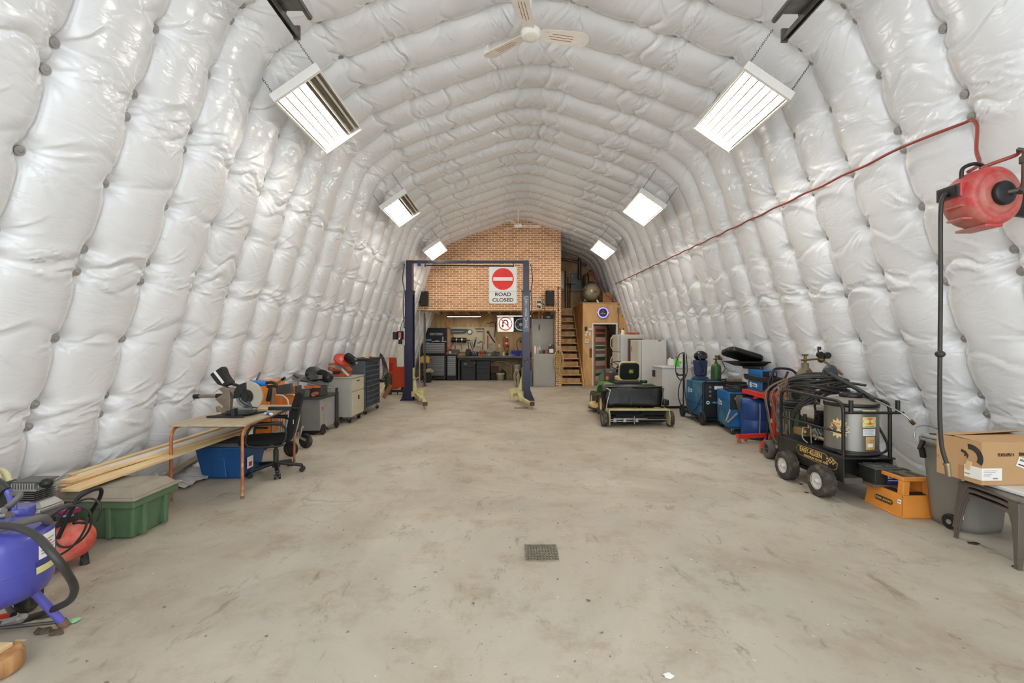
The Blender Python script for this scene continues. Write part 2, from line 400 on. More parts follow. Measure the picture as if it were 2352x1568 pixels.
# fastening washers pressed into the seams, on the near bays
wash = mat('washer_grey', (176, 174, 170), .5, .2, .15)
def washer_at(q, vy):
    p = prof(np.array([q]))[0]; t = prof(np.array([q + .05]))[0] - prof(np.array([q - .05]))[0]; t /= np.linalg.norm(t)
    n = Vector((t[1], 0, -t[0])); c = Vector((CX + p[0], vy, p[1])) + n * .030
    return c, n
wcount = {'l': 0, 'r': 0, 'c': 0}
for kk in range(1, 15):
    for q in FA_all:
        c, n = washer_at(q, Y0 + kk * BAY)
        sx = (c.x / max(c.y, .1)) * F + 1176; sy = 784 - (c.z - CH) / max(c.y, .1) * F
        if c.y < .5 or sx < -20 or sx > 2372 or sy < -20: continue
        key = 'l' if q < 4.55 else ('r' if q > ST - 4.55 else 'c')
        if wcount[key] >= 90: continue
        wcount[key] += 1
        par = {'l': wl, 'r': wr, 'c': ceil_}[key]
        G().lathe([(.034, -.004), (.034, .004), (.026, .008), (.013, .003), (.012, .012), (.002, .013)], c, n, 16).part('washer', wash, par)
# ================================================================ END WALLS, LOFT, STAIRS
ply = wood('plywood', (190, 142, 84), (218, 176, 118), True, (1.5, 1.5, .5))
ply_old = wood('plywood_old', (168, 132, 86), (206, 172, 124), True, (1.2, 1.2, .5))
lumber = wood('lumber', (196, 150, 92), (224, 184, 128), False, (4, .6, 4))
pine = wood('pine_board', (214, 180, 128), (236, 208, 160), False, (8, .8, 8))
def arch_poly(x0, x1, zb, off=0.0, n=90):
    P = []
    for s in np.linspace(0, ST, n):
        p = prof(np.array([s]))[0]; x = CX + p[0] * (1 + off / 4.5); z = p[1] + off
        if x0 <= x <= x1 and z >= zb: P.append((x, z))
    return P
YB = 18.8
struct(G().prism([(CX - 4.6, 0)] + arch_poly(-9, 9, .05, -.02) + [(CX + 4.6, 0)], YB, YB + .1).part('wall_back', ply_old))

def brick_mat():
    m = bpy.data.materials.new('brick'); m.use_nodes = True; MATS['brick'] = m
    nt = m.node_tree; N = nt.nodes; L = nt.links; b = N['Principled BSDF']; tc = N.new('ShaderNodeTexCoord')
    sp = N.new('ShaderNodeSeparateXYZ'); L.new(tc.outputs['Object'], sp.inputs[0])
    ad = N.new('ShaderNodeMath'); L.new(sp.outputs[0], ad.inputs[0]); L.new(sp.outputs[1], ad.inputs[1])
    cb = N.new('ShaderNodeCombineXYZ'); L.new(ad.outputs[0], cb.inputs[0]); L.new(sp.outputs[2], cb.inputs[1])
    br = N.new('ShaderNodeTexBrick'); L.new(cb.outputs[0], br.inputs['Vector'])
    br.inputs['Scale'].default_value = 1; br.inputs['Brick Width'].default_value = .222; br.inputs['Row Height'].default_value = .0735
    br.inputs['Mortar Size'].default_value = .010; br.inputs['Mortar Smooth'].default_value = .2; br.inputs['Bias'].default_value = 0
    br.inputs['Color1'].default_value = (*lin((208, 149, 103)), 1); br.inputs['Color2'].default_value = (*lin((168, 114, 80)), 1)
    br.inputs['Mortar'].default_value = (*lin((244, 226, 194)), 1)
    n = N.new('ShaderNodeTexNoise'); n.inputs['Scale'].default_value = 9; n.inputs['Detail'].default_value = 6; L.new(tc.outputs['Object'], n.inputs['Vector'])
    r = N.new('ShaderNodeValToRGB'); r.color_ramp.elements[0].color = (.75, .75, .75, 1); r.color_ramp.elements[1].color = (1.15, 1.15, 1.15, 1)
    L.new(n.outputs[0], r.inputs[0]); mx = N.new('ShaderNodeMixRGB'); mx.blend_type = 'MULTIPLY'; mx.inputs[0].default_value = .7
    L.new(br.outputs[0], mx.inputs[1]); L.new(r.outputs[0], mx.inputs[2]); L.new(mx.outputs[0], b.inputs['Base Color'])
    b.inputs['Roughness'].default_value = .75
    bp = N.new('ShaderNodeBump'); bp.inputs['Strength'].default_value = .5; bp.inputs['Distance'].default_value = .008; bp.invert = True
    L.new(br.outputs['Fac'], bp.inputs['Height']); L.new(bp.outputs[0], b.inputs['Normal'])
    return m
brick_mat()
YF = 15.57; ZL = 2.61
top = arch_poly(-9, 1.66, ZL + .02, -.01)
struct(G().prism([(CX - 3.72, ZL)] + top + [(1.68, top[-1][1]), (1.68, ZL)], YF, YF + .12).part('wall_brick', MATS['brick']))
struct(G().box(1.50, 1.68, YF, YF + .42, 0, ZL).part('wall_brick_pier', MATS['brick']))
# loft: edge beam, joists, deck
loft = struct(G().box(-3.45, 1.60, YF + .13, YF + .19, ZL - .02, ZL + .2).part('trim_1', lumber))
g = G()
for i in range(13):
    x = -3.3 + i * .406; g.box(x - .02, x + .02, YF + .2, YB - .01, ZL + .02, ZL + .22)
struct(g.part('ceiling_joists', lumber))
struct(G().box(-3.4, 1.62, YF + .13, YB - .01, ZL + .222, ZL + .245).part('ceiling_loft', ply_old))
struct(G().box(1.60, 1.66, YF + .43, YB - .01, 0, 5.1).part('wall_stair', ply_old))
# stairs
st = thing('staircase', 'open wooden stairs rising beside the brick pier to the loft', 'staircase')
NT = 10
for k in range(NT):
    y = 15.86 + .25 * k; z = .107 + .28 * k
    G().box(1.70, 2.44, y, y + .27, z - .04, z).part('tread', lumber, st, .004)
    if k < NT: G().box(1.72, 2.42, y + .25, y + .262, z + .002, z + .15).part('riser', ply_old, st)
G().box(1.70, 2.48, 18.40, 18.78, 2.86, 2.90).part('landing', lumber, st)
G().box(1.70, 2.44, 18.385, 18.40, 2.62, 2.9).part('landing_apron', lumber, st)
for x in (1.69, 2.45):
    G().prism([(15.74, 0), (15.90, 0), (18.42, 2.72), (18.42, 2.95), (15.74, .16)], x, x + .035, 'x').part('stringer', lumber, st)
# booth
BY = 16.0; BZ = 2.88
struct(G().box(2.50, 2.83, BY, BY + .04, 0, BZ - .002).part('wall_booth_pier', ply))
struct(G().box(2.83, 3.69, BY, BY + .04, 2.17, BZ - .002).part('wall_booth_header', ply))
ar = [(x - .12, z) for x, z in arch_poly(3.4, 9, .0, -.0)]
pr = [p for p in ar if p[1] <= BZ - .01]
struct(G().prism([(3.69, 0), (3.69, BZ - .002)] + pr + [(4.55, 0)], BY, BY + .04).part('wall_booth_side', ply))
struct(G().box(2.49, 2.54, BY + .04, YB - .01, 0, BZ - .002).part('wall_booth_left', ply))
struct(G().box(2.48, 4.02, BY - .02, YB - .01, BZ, BZ + .04).part('ceiling_booth', ply))
wt = mat('white_trim', (226, 220, 205), .5)
g = G().box(2.81, 2.86, BY - .03, BY + .05, 0, 2.2).box(3.66, 3.71, BY - .03, BY + .05, 0, 2.2).box(2.86, 3.66, BY - .03, BY + .05, 2.15, 2.2)
struct(g.part('trim_2', wt, None, .004))
dr = mat('door_red_brown', (196, 140, 112), .5)
door = bpy.data.objects.new('door_1', None); COL.objects.link(door); door.location = (2.87, BY + .06, .02); door.rotation_euler = (0, 0, R(42)); door['kind'] = 'structure'
G().box(0, .12, 0, .04, 0, 2.1).box(.66, .78, 0, .04, 0, 2.1).box(.12, .66, 0, .04, 0, .25).box(.12, .66, 0, .04, 1.92, 2.1).part('door_frame', dr, door, .004)
def curtain_mat():
    m = bpy.data.materials.new('curtain_stripe'); m.use_nodes = True; MATS['curtain'] = m
    nt = m.node_tree; N = nt.nodes; L = nt.links; b = N['Principled BSDF']; tc = N.new('ShaderNodeTexCoord')
    sp = N.new('ShaderNodeSeparateXYZ'); L.new(tc.outputs['Object'], sp.inputs[0])
    mr = N.new('ShaderNodeMath'); mr.operation = 'DIVIDE'; mr.inputs[1].default_value = 2.0; L.new(sp.outputs[2], mr.inputs[0])
    r = N.new('ShaderNodeValToRGB'); r.color_ramp.interpolation = 'CONSTANT'; L.new(mr.outputs[0], r.inputs[0])
    bands = [(0, (170, 160, 150)), (.15, (40, 78, 62)), (.20, (150, 140, 122)), (.27, (110, 96, 80)), (.33, (176, 150, 135)), (.42, (24, 74, 54)), (.49, (186, 170, 156)), (.54, (112, 98, 82)), (.60, (190, 165, 150)), (.63, (44, 80, 64)), (.68, (190, 178, 165)), (.70, (110, 96, 80)), (.76, (196, 140, 124)), (.84, (30, 72, 56)), (.90, (190, 90, 70)), (.93, (90, 60, 50))]
    e = r.color_ramp.elements; e[0].position = 0; e[0].color = (*lin(bands[0][1]), 1); e[1].position = bands[1][0]; e[1].color = (*lin(bands[1][1]), 1)
    for p, c in bands[2:]: q = e.new(p); q.color = (*lin(c), 1)
    L.new(r.outputs[0], b.inputs['Base Color']); b.inputs['Roughness'].default_value = .9
    return m
curtain_mat()
vs = []; fs = []; nn = 50
for i in range(nn + 1):
    x = .10 + .58 * i / nn; y = -.02 + .012 * math.sin(i * 1.3)
    vs += [(x, y, .12), (x, y, 1.98)]
fs = [(2 * i, 2 * i + 2, 2 * i + 3, 2 * i + 1) for i in range(nn)]
G().add(vs, fs, True).part('curtain', MATS['curtain'], door)
G().cyl((.70, -.03, 1.0), (.70, .0, 1.0), .02).ball((.70, -.045, 1.0), .025).part('door_knob', mat('brass_knob', (180, 150, 90), .3, .9), door)
# ================================================================ LIGHTS AND THINGS OVERHEAD
wmet = mat('white_enamel', (232, 230, 224), .35, 0, .03)
refl = mat('reflector', (205, 196, 180), .25, .7, .05)
tube_on = mat('tube_lit', (255, 250, 242), .5, 0, 0, emit=TUBE)
tube_off = mat('tube_unlit', (200, 194, 182), .3, 0, .05)
chain_m = mat('chain_steel', (60, 58, 54), .5, .8)
def chain(g, p, q, link=.035, r=.0022):
    p = Vector(p); q = Vector(q); d = q - p; n = max(2, int(d.length / (link * .72)))
    ax = d.normalized(); a = ax.cross(Vector((0, 1, .1))).normalized(); b = ax.cross(a)
    for i in range(n):
        c = p + d * ((i + .5) / n); u = a if i % 2 else b; h = link / 2; w = link * .24
        g.tube([c - ax * h, c - ax * h * .5 + u * w, c + ax * h * .5 + u * w, c + ax * h, c + ax * h * .5 - u * w, c - ax * h * .5 - u * w], r, 5, closed=True)
    return g
QP = prof(np.linspace(0, ST, 800))
def high_bay(loc, tilt, lit, label, side):
    t = thing('high_bay_light', label, 'light fixture', loc, 0, 'high-bay lights under the quilted ceiling', ry=tilt)
    w, l = .30, .66
    G().box(-w, w, -l, l, .045, .06).part('housing', wmet, t, .003)
    for xe in (-w, w - .022): G().box(xe, xe + .022, -l, l, -.03, .045).part('side_rail', wmet, t, .003)
    for ye in (-l - .035, l - .005): G().box(-w, w, ye, ye + .04, -.035, .06).part('end_cap', wmet, t, .004)
    for i in range(6):
        x = -.22 + .088 * i
        pr = [(x - .038, .0), (x - .03, .03), (x - .012, .043), (x + .012, .043), (x + .03, .03), (x + .038, .0), (x + .038, .004), (x + .028, .034), (x + .01, .0445), (x - .01, .0445), (x - .028, .034), (x - .038, .004)]
        G().prism(pr, -l + .01, l - .01, 'y').part('reflector', refl, t)
        on = lit[i]
        G().cyl((x, -l + .012, .008), (x, l - .012, .008), .0135 if not on else .017, n=10).part('lamp_tube', tube_on if on else tube_off, t)
    def reach(xl):   # distance from the fixture's back to the quilt, along the fixture's normal
        c_, s_ = math.cos(R(tilt)), math.sin(R(tilt)); d = .06
        while d < 1.2:
            X = loc[0] + xl * c_ + d * s_ - CX; Z = loc[2] - xl * s_ + d * c_
            if np.min(np.hypot(QP[:, 0] - X, QP[:, 1] - Z)) < .11: break
            d += .01
        return d
    for sx, sy in ((-1, -1), (1, -1), (-1, 1), (1, 1)):
        g = G()
        # chain leaves along the arch normal up to the quilt
        chain(g, (sx * w * .9, sy * l * .92, .06), (sx * w * .9, sy * l * .92, reach(sx * w * .9)))
        g.part('hanging_chain', chain_m, t)
    return t
hb = []
LY = [5.5, 9.46, 13.64]
for Y, nm in zip(LY, ('beside the near ceiling fan', 'midway along the roof', 'nearest the brick loft wall')):
    litL = [1, 1, 1, 1, 0, 0] if Y < 11 else [1] * 6
    high_bay((-2.29, Y, 4.28), -34.5, litL, ('white six-tube light with its two inner tubes dark, ' if Y < 11 else 'white six-tube light fully lit on the lift power-unit side, ') + nm, -1)
    high_bay((2.717, Y, 4.30), 34.5, [1] * 6, 'white six-tube light all lit, on the air-hose side, ' + nm, 1)
# garage door tracks
galv = mat('galvanised', (112, 112, 104), .42, .7, .25, 12)
def door_track(x, y1, z, s, label):
    t = thing('door_track', label, 'door track', (x, 0, z), 0, 'overhead door tracks')
    g = G().box(-.025, .025, -1.2, y1, .028, .032).box(-.025, -.021, -1.2, y1, -.02, .03).box(.021, .025, -1.2, y1, -.02, .03).box(.012, .025, -1.2, y1, -.022, -.018)
    g.part('rail', galv, t)
    G().box(-.035 * s - .002, -.035 * s + .002, -1.2, y1 - .1, .03, .085).box(min(-.035 * s, .0), max(-.035 * s, .0), -1.2, y1 - .1, .03, .034).part('angle_iron', galv, t)
    G().box(min(0, s * .2), max(0, s * .2), y1 - .62, y1 - .30, .034, .04).part('bracket_plate', galv, t)
    G().cyl((s * .2, -1.2, .06), (s * .2, y1 - .18, .06), .026, n=12).part('spring_tube', galv, t)
    n = 60; P = [(s * .2 + .045 * math.cos(i * 1.05), -.6 + (y1 - .9 + .6) * i / (n * 6), .06 + .045 * math.sin(i * 1.05)) for i in range(n * 6 + 1)]
    G().tube(P, .006, 5).part('spring', mat('spring_steel', (62, 60, 56), .45, .8), t)
    G().tube([(0, y1 - .25, .03), (-.5 * s * -.2, y1 - .28, .40)], .012, 6).box(-.03, .03, y1 - .02, y1 + .005, -.03, .1).part('strut', galv, t)
    return t
door_track(-2.08, 4.41, 4.5, 1, 'grey steel overhead door track end above the light with dark tubes')
door_track(2.66, 4.45, 4.5, -1, 'grey steel overhead door track end on the hose-reel side')
# ceiling fans
fan_w = mat('fan_white', (232, 228, 220), .4, 0, .04)
fan_b = mat('fan_blade_white', (226, 218, 206), .45, 0, .05, spots=(196, 150, 120), spot_amt=.36, spot_scale=7, stretch=(1, 5, 1))
slot = mat('fan_slot', (150, 80, 52), .6)
def fan(loc, ang, label, htop):
    t = thing('ceiling_fan', label, 'ceiling fan', loc, 0, 'ceiling fans along the ridge')
    G().lathe([(.05, -.055), (.092, -.05), (.104, -.038), (.106, -.018), (.118, -.010), (.118, .02), (.10, .05), (.05, .07), (.02, .08)], (0, 0, 0), (0, 0, 1), 32).part('motor_hub', fan_w, t)
    G().cyl((0, 0, .07), (0, 0, htop), .013, n=12).lathe([(.012, htop - .09), (.05, htop - .07), (.06, htop)], (0, 0, 0), (0, 0, 1), 20).part('down_rod', fan_w, t)
    for a in ang:
        b = G().at(0, 0, .0, rz=a)
        P = [(.09, -.05), (.16, -.085), (.55, -.115), (.64, -.11), (.70, -.065), (.725, .0), (.70, .06), (.64, .09), (.5, .09), (.16, .075), (.09, .05)]
        Mx = Matrix.Rotation(R(a), 4, 'Z') @ Matrix.Rotation(R(-12), 4, 'X')
        b.M = Mx; b.prism(P, -.004, .004, 'z')
        bo = b.part('blade', fan_b, t, .002)
        for y in (-.04, -.005, .03):
            s_ = G(); s_.M = Mx; s_.box(.22 + abs(y), .52, y - .003, y + .003, -.0055, -.004).part('groove', slot, bo)
    return t
fan((.22, 5.38, 5.19), [12, 141, 257], 'white three-blade ceiling fan near the camera, brown grooves in its blades', .50)
fan((.19, 14.2, 5.16), [10, 130, 250], 'white ceiling fan hung before the top of the brick wall', .52)
# ================================================================ SHARED MATERIALS AND HELPERS
blk = mat('black_plastic', (24, 24, 24), .45, 0, .15)
blkm = mat('black_steel', (30, 30, 31), .4, .3, .15)
rub = mat('rubber', (30, 29, 28), .75, 0, .25, spots=(84, 76, 66), spot_amt=.42, spot_scale=9)
hose_m = mat('hose_rubber', (46, 44, 41), .5, 0, .2)
steel = mat('steel', (170, 168, 162), .3, .9, .1)
alu = mat('aluminium', (172, 170, 164), .38, .7, .12)
brass = mat('brass', (176, 146, 90), .35, .9, .2)
white_p = mat('white_plastic', (228, 226, 220), .4, 0, .04)
paper = mat('paper_label', (234, 232, 226), .6, 0, .04)
ink = mat('ink', (28, 28, 30), .6)
greyprint = mat('grey_print', (150, 148, 146), .6)
red_p = mat('red_paint', (206, 46, 34), .4, 0, .12)
def Wd(t):          # build in room coordinates under a thing that is not turned
    g = G(); g.M = Matrix.Translation(-t.location); return g
def beam(g, p, q, w, h):   # a bar of w x h section between two points, h upward
    p = Vector(p); q = Vector(q); d = (q - p).normalized(); s = d.cross(Vector((0, 0, 1)))
    if s.length < 1e-3: s = Vector((1, 0, 0))
    s.normalize(); u = s.cross(d); vs = []
    for c in (p, q):
        for a, b in ((-1, -1), (1, -1), (1, 1), (-1, 1)): vs.append(tuple(c + s * (a * w / 2) + u * (b * h / 2)))
    return g.add(vs, [(0, 1, 2, 3), (7, 6, 5, 4), (0, 4, 5, 1), (1, 5, 6, 2), (2, 6, 7, 3), (3, 7, 4, 0)])
def caster(t, x, y, z, r=.035, ax=(1, .3, 0), w=.024, m=None):
    c = Wd(t).box(x - .018, x + .018, y - .02, y + .02, z + r, z + 2 * r + .012).cyl((x, y, z + 2 * r), (x, y, z + 2 * r + .02), .012)
    c = c.part('caster', steel, t, .002)
    Wd(t).wheel((x, y, z + r), r, w, ax, 16, .3).cyl((x - .014, y, z + r), (x + .014, y, z + r), r * .35, n=10).part('caster_wheel', m or rub, c)
def decal(t, cx, cy, cz, w, h, m, face='-y', name='label_sticker', par=None, th=.0015):
    g = Wd(t)
    if face == '-y': g.box(cx - w / 2, cx + w / 2, cy - th, cy, cz - h / 2, cz + h / 2)
    elif face == '+x': g.box(cx, cx + th, cy - w / 2, cy + w / 2, cz - h / 2, cz + h / 2)
    elif face == '-x': g.box(cx - th, cx, cy - w / 2, cy + w / 2, cz - h / 2, cz + h / 2)
    return g.part(name, m, par or t)
def wrap(t, c, r, a0, a1, z0, z1, m, name, th=.0012, n=10):   # a sticker wrapped on an upright cylinder
    vs = []; fs = []
    for i in range(n + 1):
        a = R(a0 + (a1 - a0) * i / n); x = c[0] + (r + th) * math.cos(a); y = c[1] + (r + th) * math.sin(a)
        vs += [(x, y, z0), (x, y, z1)]
    fs = [(2 * i, 2 * i + 2, 2 * i + 3, 2 * i + 1) for i in range(n)]
    return Wd(t).add(vs, fs, True).part(name, m, t)

# ================================================================ ALONG THE WALL BEHIND THE TABLE
# --- blue pressure tank
bp_ = mat('blue_enamel', (70, 72, 158), .32, 0, .1, 5, spots=(120, 116, 160), spot_amt=.38, spot_scale=4, coat=.3)
tx, ty = -2.61, 2.30
t = thing('pressure_tank', 'blue enamel pressure tank on splayed legs with a black hose looped over it', 'pressure tank', (tx, ty, 0))
Wd(t).lathe([(.02, .225), (.08, .23), (.15, .245), (.19, .27), (.21, .31), (.216, .35), (.216, .535), (.208, .57), (.18, .60), (.13, .615), (.07, .622), (.02, .624)], (tx, ty, 0), (0, 0, 1), 48).part('tank_body', bp_, t)
Wd(t).lathe([(.2165, .408), (.218, .411), (.2165, .415)], (tx, ty, 0), (0, 0, 1), 48).part('weld_seam', bp_, t)
def yaw(px_): return math.degrees(math.atan2(0 - ty, 0 - tx))
wrap(t, (tx, ty), .2165, 0, 31, .445, .565, paper, 'label_sticker')
for z_, a_, m_ in ((.53, 24, greyprint), (.515, 18, mat('red_print', (190, 90, 80), .6)), (.497, 26, greyprint), (.482, 24, greyprint), (.467, 20, greyprint)): wrap(t, (tx, ty), .2178, 3, 3 + a_, z_, z_ + .006, m_, 'label_print')
wrap(t, (tx, ty), .2165, -3, 29, .412, .437, mat('navy_label', (50, 60, 110), .5), 'label_strip'); wrap(t, (tx, ty), .2165, -3, 29, .377, .411, mat('yellow_label', (214, 208, 140), .5), 'label_strip')
leg_b = mat('blue_leg', (92, 90, 176), .45, 0, .15)
for a in (45, 165, 285):
    c, s_ = math.cos(R(a)), math.sin(R(a))
    l = Wd(t).cyl((tx + .12 * c, ty + .12 * s_, .26), (tx + .245 * c, ty + .245 * s_, .015), .019, n=14).part('leg', leg_b, t)
    Wd(t).cyl((tx + .235 * c, ty + .235 * s_, .035), (tx + .25 * c, ty + .25 * s_, .0), .024, n=14).part('foot', mat('foot_rust', (120, 92, 74), .8), l)
    Wd(t).tube([(tx + .24 * c, ty + .24 * s_, .03), (tx, ty, .10)], .009, 8).part('brace', mat('brace_grey', (84, 80, 74), .5, .4), t)
Wd(t).cyl((tx, ty, .085), (tx, ty, .23), .014).part('drain_neck', mat('brace_grey', (84, 80, 74)), t)
w_ = Wd(t).wheel((-2.78, 2.62, .085), .085, .05, (1, .25, 0), 24, .35).cyl((-2.80, 2.615, .085), (-2.76, 2.625, .085), .03).part('transport_wheel', rub, t)
Wd(t).cyl((-2.84, 2.55, .085), (-2.63, 2.40, .11), .014, n=8).part('axle', blkm, t)
Wd(t).cyl((tx + .02, ty - .09, .605), (tx + .02, ty - .09, .655), .026, n=8).cyl((tx + .02, ty - .09, .65), (tx + .02, ty - .09, .68), .018, n=12).part('brass_fitting', brass, t)
Wd(t).tube([px(-60, 1225, 2.2), px(0, 1213, 2.22), px(50, 1200, 2.25), px(95, 1189, 2.32), px(112, 1199, 2.40)], .019, 10, sub=8).part('grey_hose', mat('grey_hose', (96, 92, 86), .5), t)
Wd(t).tube([px(5, 1206, 2.18), px(45, 1212, 2.14), px(85, 1232, 2.10), px(120, 1270, 2.05), px(152, 1312, 2.08), px(171, 1350, 2.18), px(160, 1378, 2.3), px(128, 1396, 2.42), px(80, 1416, 2.5), px(20, 1430, 2.45), px(-60, 1445, 2.4)], .017, 10, sub=8).part('black_hose', hose_m, t)
Wd(t).cyl(px(12, 1433, 2.36), px(48, 1419, 2.36), .022, n=14).cyl(px(45, 1420, 2.36), px(58, 1414, 2.36), .014, n=10).part('nozzle', alu, t)
beam(Wd(t), px(-50, 1424, 2.5), px(24, 1412, 2.5), .02, .02).part('red_bar', red_p, t)
# piping that rises from the tank's top, behind the rim
g = Wd(t); g.tube([px(-30, 1100, 2.5), px(8, 1118, 2.5), px(22, 1135, 2.5), px(30, 1165, 2.48), px(30, 1215, 2.45)], .017, 10, sub=6); g.part('riser_pipe', bp_, t)
Wd(t).tube([px(-40, 1085, 2.5), px(0, 1112, 2.495), px(14, 1126, 2.49)], .023, 10, sub=6).part('rubber_sleeve', hose_m, t)
Wd(t).tube([px(8, 1172, 2.46), px(25, 1158, 2.46), px(45, 1138, 2.48), px(38, 1132, 2.5), px(20, 1138, 2.5)], .016, 10, sub=8).part('elbow_hose', mat('grey_hose', (96, 92, 86)), t)
Wd(t).lathe([(.07, 0), (.075, .02), (.075, .06), (.07, .065)], px(38, 1190, 2.52), (0, 0, 1), 24).part('filler_cap', bp_, t)
Wd(t).cyl(px(2, 1185, 2.42), px(20, 1183, 2.42), .02, n=8).cyl(px(-6, 1176, 2.42), px(10, 1172, 2.42), .016, n=10).part('valve', steel, t)

# --- silver piston compressor behind it
cx_, cy_ = -3.42, 3.27
t = thing('piston_compressor', 'silver finned piston air compressor behind the blue tank', 'air compressor', (cx_, cy_, 0))
Wd(t).lathe([(.02, 0), (.07, .01), (.105, .05), (.11, .08), (.11, .52), (.105, .55), (.07, .59), (.02, .6)], (cx_ - .52, cy_ + .02, .15), (1, 0, 0), 28).part('air_tank', mat('orange_tank', (190, 84, 44), .45), t)
for x in (cx_ - .40, cx_ - .02): beam(Wd(t), (x, cy_ - .10, .04), (x, cy_ + .14, .04), .03, .08).part('foot', blk, t)
silv = mat('cast_silver', (158, 156, 152), .42, .55, .15)
g = Wd(t).box(cx_ - .13, cx_ + .13, cy_ - .10, cy_ + .08, .27, .38).frus((cx_ - .13, cx_ + .13, cy_ - .10, cy_ + .08), (cx_ - .09, cx_ + .08, cy_ - .07, cy_ + .06), .38, .425)
g.cyl((cx_, cy_ - .125, .335), (cx_, cy_ - .10, .335), .062).cyl((cx_ + .05, cy_ - .12, .31), (cx_ + .05, cy_ - .1, .31), .02)
g.part('crankcase', silv, t, .012)
g = Wd(t)
for i in range(5): g.box(cx_ - .085, cx_ + .075, cy_ - .085, cy_ + .065, .428 + i * .014, .434 + i * .014)
g.box(cx_ - .06, cx_ + .05, cy_ - .06, cy_ + .05, .42, .50).part('cylinder_fins', mat('dark_cast', (98, 98, 98), .5, .5), t)
g = Wd(t).box(cx_ - .09, cx_ + .085, cy_ - .085, cy_ + .065, .498, .515)
for i in range(9): g.box(cx_ - .085 + i * .019, cx_ - .077 + i * .019, cy_ - .09, cy_ + .065, .512, .555)
g.box(cx_ - .08, cx_ + .08, cy_ - .06, cy_ + .06, .512, .538).part('cylinder_head', silv, t, .003)
Wd(t).ball((cx_ + .115, cy_ - .04, .545), .034, 1.2, 1, 1).part('air_filter', blk, t)
Wd(t).box(cx_ - .10, cx_ + .10, cy_ - .07, cy_ + .07, .556, .566).part('head_cover', mat('grey_cover', (92, 92, 88), .5), t, .003)
Wd(t).prism([(cx_ - .36, .30), (cx_ - .12, .27), (cx_ - .10, .53), (cx_ - .16, .56), (cx_ - .30, .50), (cx_ - .38, .42)], cy_ - .06, cy_ + .02).part('belt_guard', mat('guard_dark', (38, 40, 34), .5), t, .01)
Wd(t).cyl((cx_ + .045, cy_ - .115, .40), (cx_ + .045, cy_ - .105, .435), .014, n=10).part('oil_plug', mat('amber_plug', (206, 160, 84), .4), t)
decal(t, cx_ + .055, cy_ - .126, .30, .05, .022, paper); decal(t, cx_ + .062, cy_ - .128, .302, .02, .010, red_p, name='label_print')

# --- red pancake compressor
cx_, cy_ = -3.12, 3.12
t = thing('pancake_compressor', 'faded red pancake air compressor with a black carrying handle', 'air compressor', (cx_, cy_, 0))
redt = mat('faded_red', (206, 78, 62), .42, 0, .12, 4, spots=(214, 120, 104), spot_amt=.5, spot_scale=3)
Wd(t).lathe([(.02, .045), (.10, .05), (.165, .08), (.195, .125), (.202, .165), (.198, .205), (.175, .25), (.12, .285), (.06, .297), (.02, .30)], (cx_, cy_, 0), (0, 0, 1), 40).part('tank_body', redt, t)
for a in (-70, 20, 110, 200):
    Wd(t).cyl((cx_ + .15 * math.cos(R(a)), cy_ + .15 * math.sin(R(a)), 0), (cx_ + .15 * math.cos(R(a)), cy_ + .15 * math.sin(R(a)), .09), .028, .018, n=12).part('rubber_foot', rub, t)
Wd(t).tube([px(133, 1236, 3.0), px(150, 1200, 3.02), px(168, 1165, 3.04), (px(180, 1143, 3.06)), px(205, 1128, 3.1), px(226, 1122, 3.16), px(233, 1128, 3.18), px(228, 1145, 3.2), px(212, 1172, 3.22), px(202, 1196, 3.22), px(196, 1201, 3.2), px(168, 1201, 3.14)], .0125, 10, sub=5).part('handle', blkm, t)
g = Wd(t).cyl((cx_ - .02, cy_ - .10, .345), (cx_ - .02, cy_ + .12, .345), .06, n=20).cyl((cx_ - .02, cy_ - .14, .37), (cx_ - .02, cy_ - .10, .37), .04, n=20)
g.box(cx_ - .09, cx_ + .06, cy_ - .06, cy_ + .1, .285, .38).part('motor_cover', mat('dark_plastic_cover', (52, 50, 48), .5), t, .008)
Wd(t).box(cx_ + .03, cx_ + .12, cy_ - .03, cy_ + .05, .37, .40).part('label_cover', mat('magenta_cover', (130, 40, 90), .5), t, .003)
Wd(t).box(cx_ + .035, cx_ + .115, cy_ - .032, cy_ + .0, .358, .371).part('label_band', mat('cyan_band', (110, 160, 176), .5), t)
Wd(t).cyl((cx_ + .02, cy_ - .12, .345), (cx_ + .10, cy_ - .12, .345), .014, n=10).cyl((cx_ + .09, cy_ - .12, .345), (cx_ + .11, cy_ - .12, .345), .019, n=6).part('outlet_fitting', steel, t)
Wd(t).cyl((cx_ + .03, cy_ - .14, .385), (cx_ + .03, cy_ - .11, .385), .024, n=18).part('pressure_gauge', steel, t)
P = []
for i in range(64):
    a = i * 2 * PI / 30; k = i / 64
    c = px(178, 1196, 2.99 - .08 * math.sin(a)); P.append((c.x + .135 * math.cos(a) + .01 * k, 2.98 - .11 * k + .05 * math.cos(a) * 0 + .04 * math.sin(a * .5), c.z + (.115 + .015 * k) * math.sin(a) - .03 * k))
Wd(t).tube(P, .007, 7, sub=2).part('power_cord', hose_m, t)

# --- cream coil of hose against the quilt at the edge of the picture
t = thing('hose_coil', 'cream ribbed hose coiled against the quilted wall behind the blue tank', 'hose', (-3.6, 3.05, 0))
P = []
for i in range(50):
    a = i * 2 * PI / 20 - .5; P.append((-3.70 + .09 * math.cos(a) - .004 * i * 0, 3.12 + .0035 * i, .57 + .12 * math.sin(a) - .0015 * i))
P += [(-3.66, 3.32, .40), (-3.76, 3.36, .2), (-3.82, 3.38, .03), (-3.9, 3.3, .02)]
Wd(t).tube(P, .021, 9, sub=2).part('hose', mat('cream_hose', (206, 198, 156), .55), t)

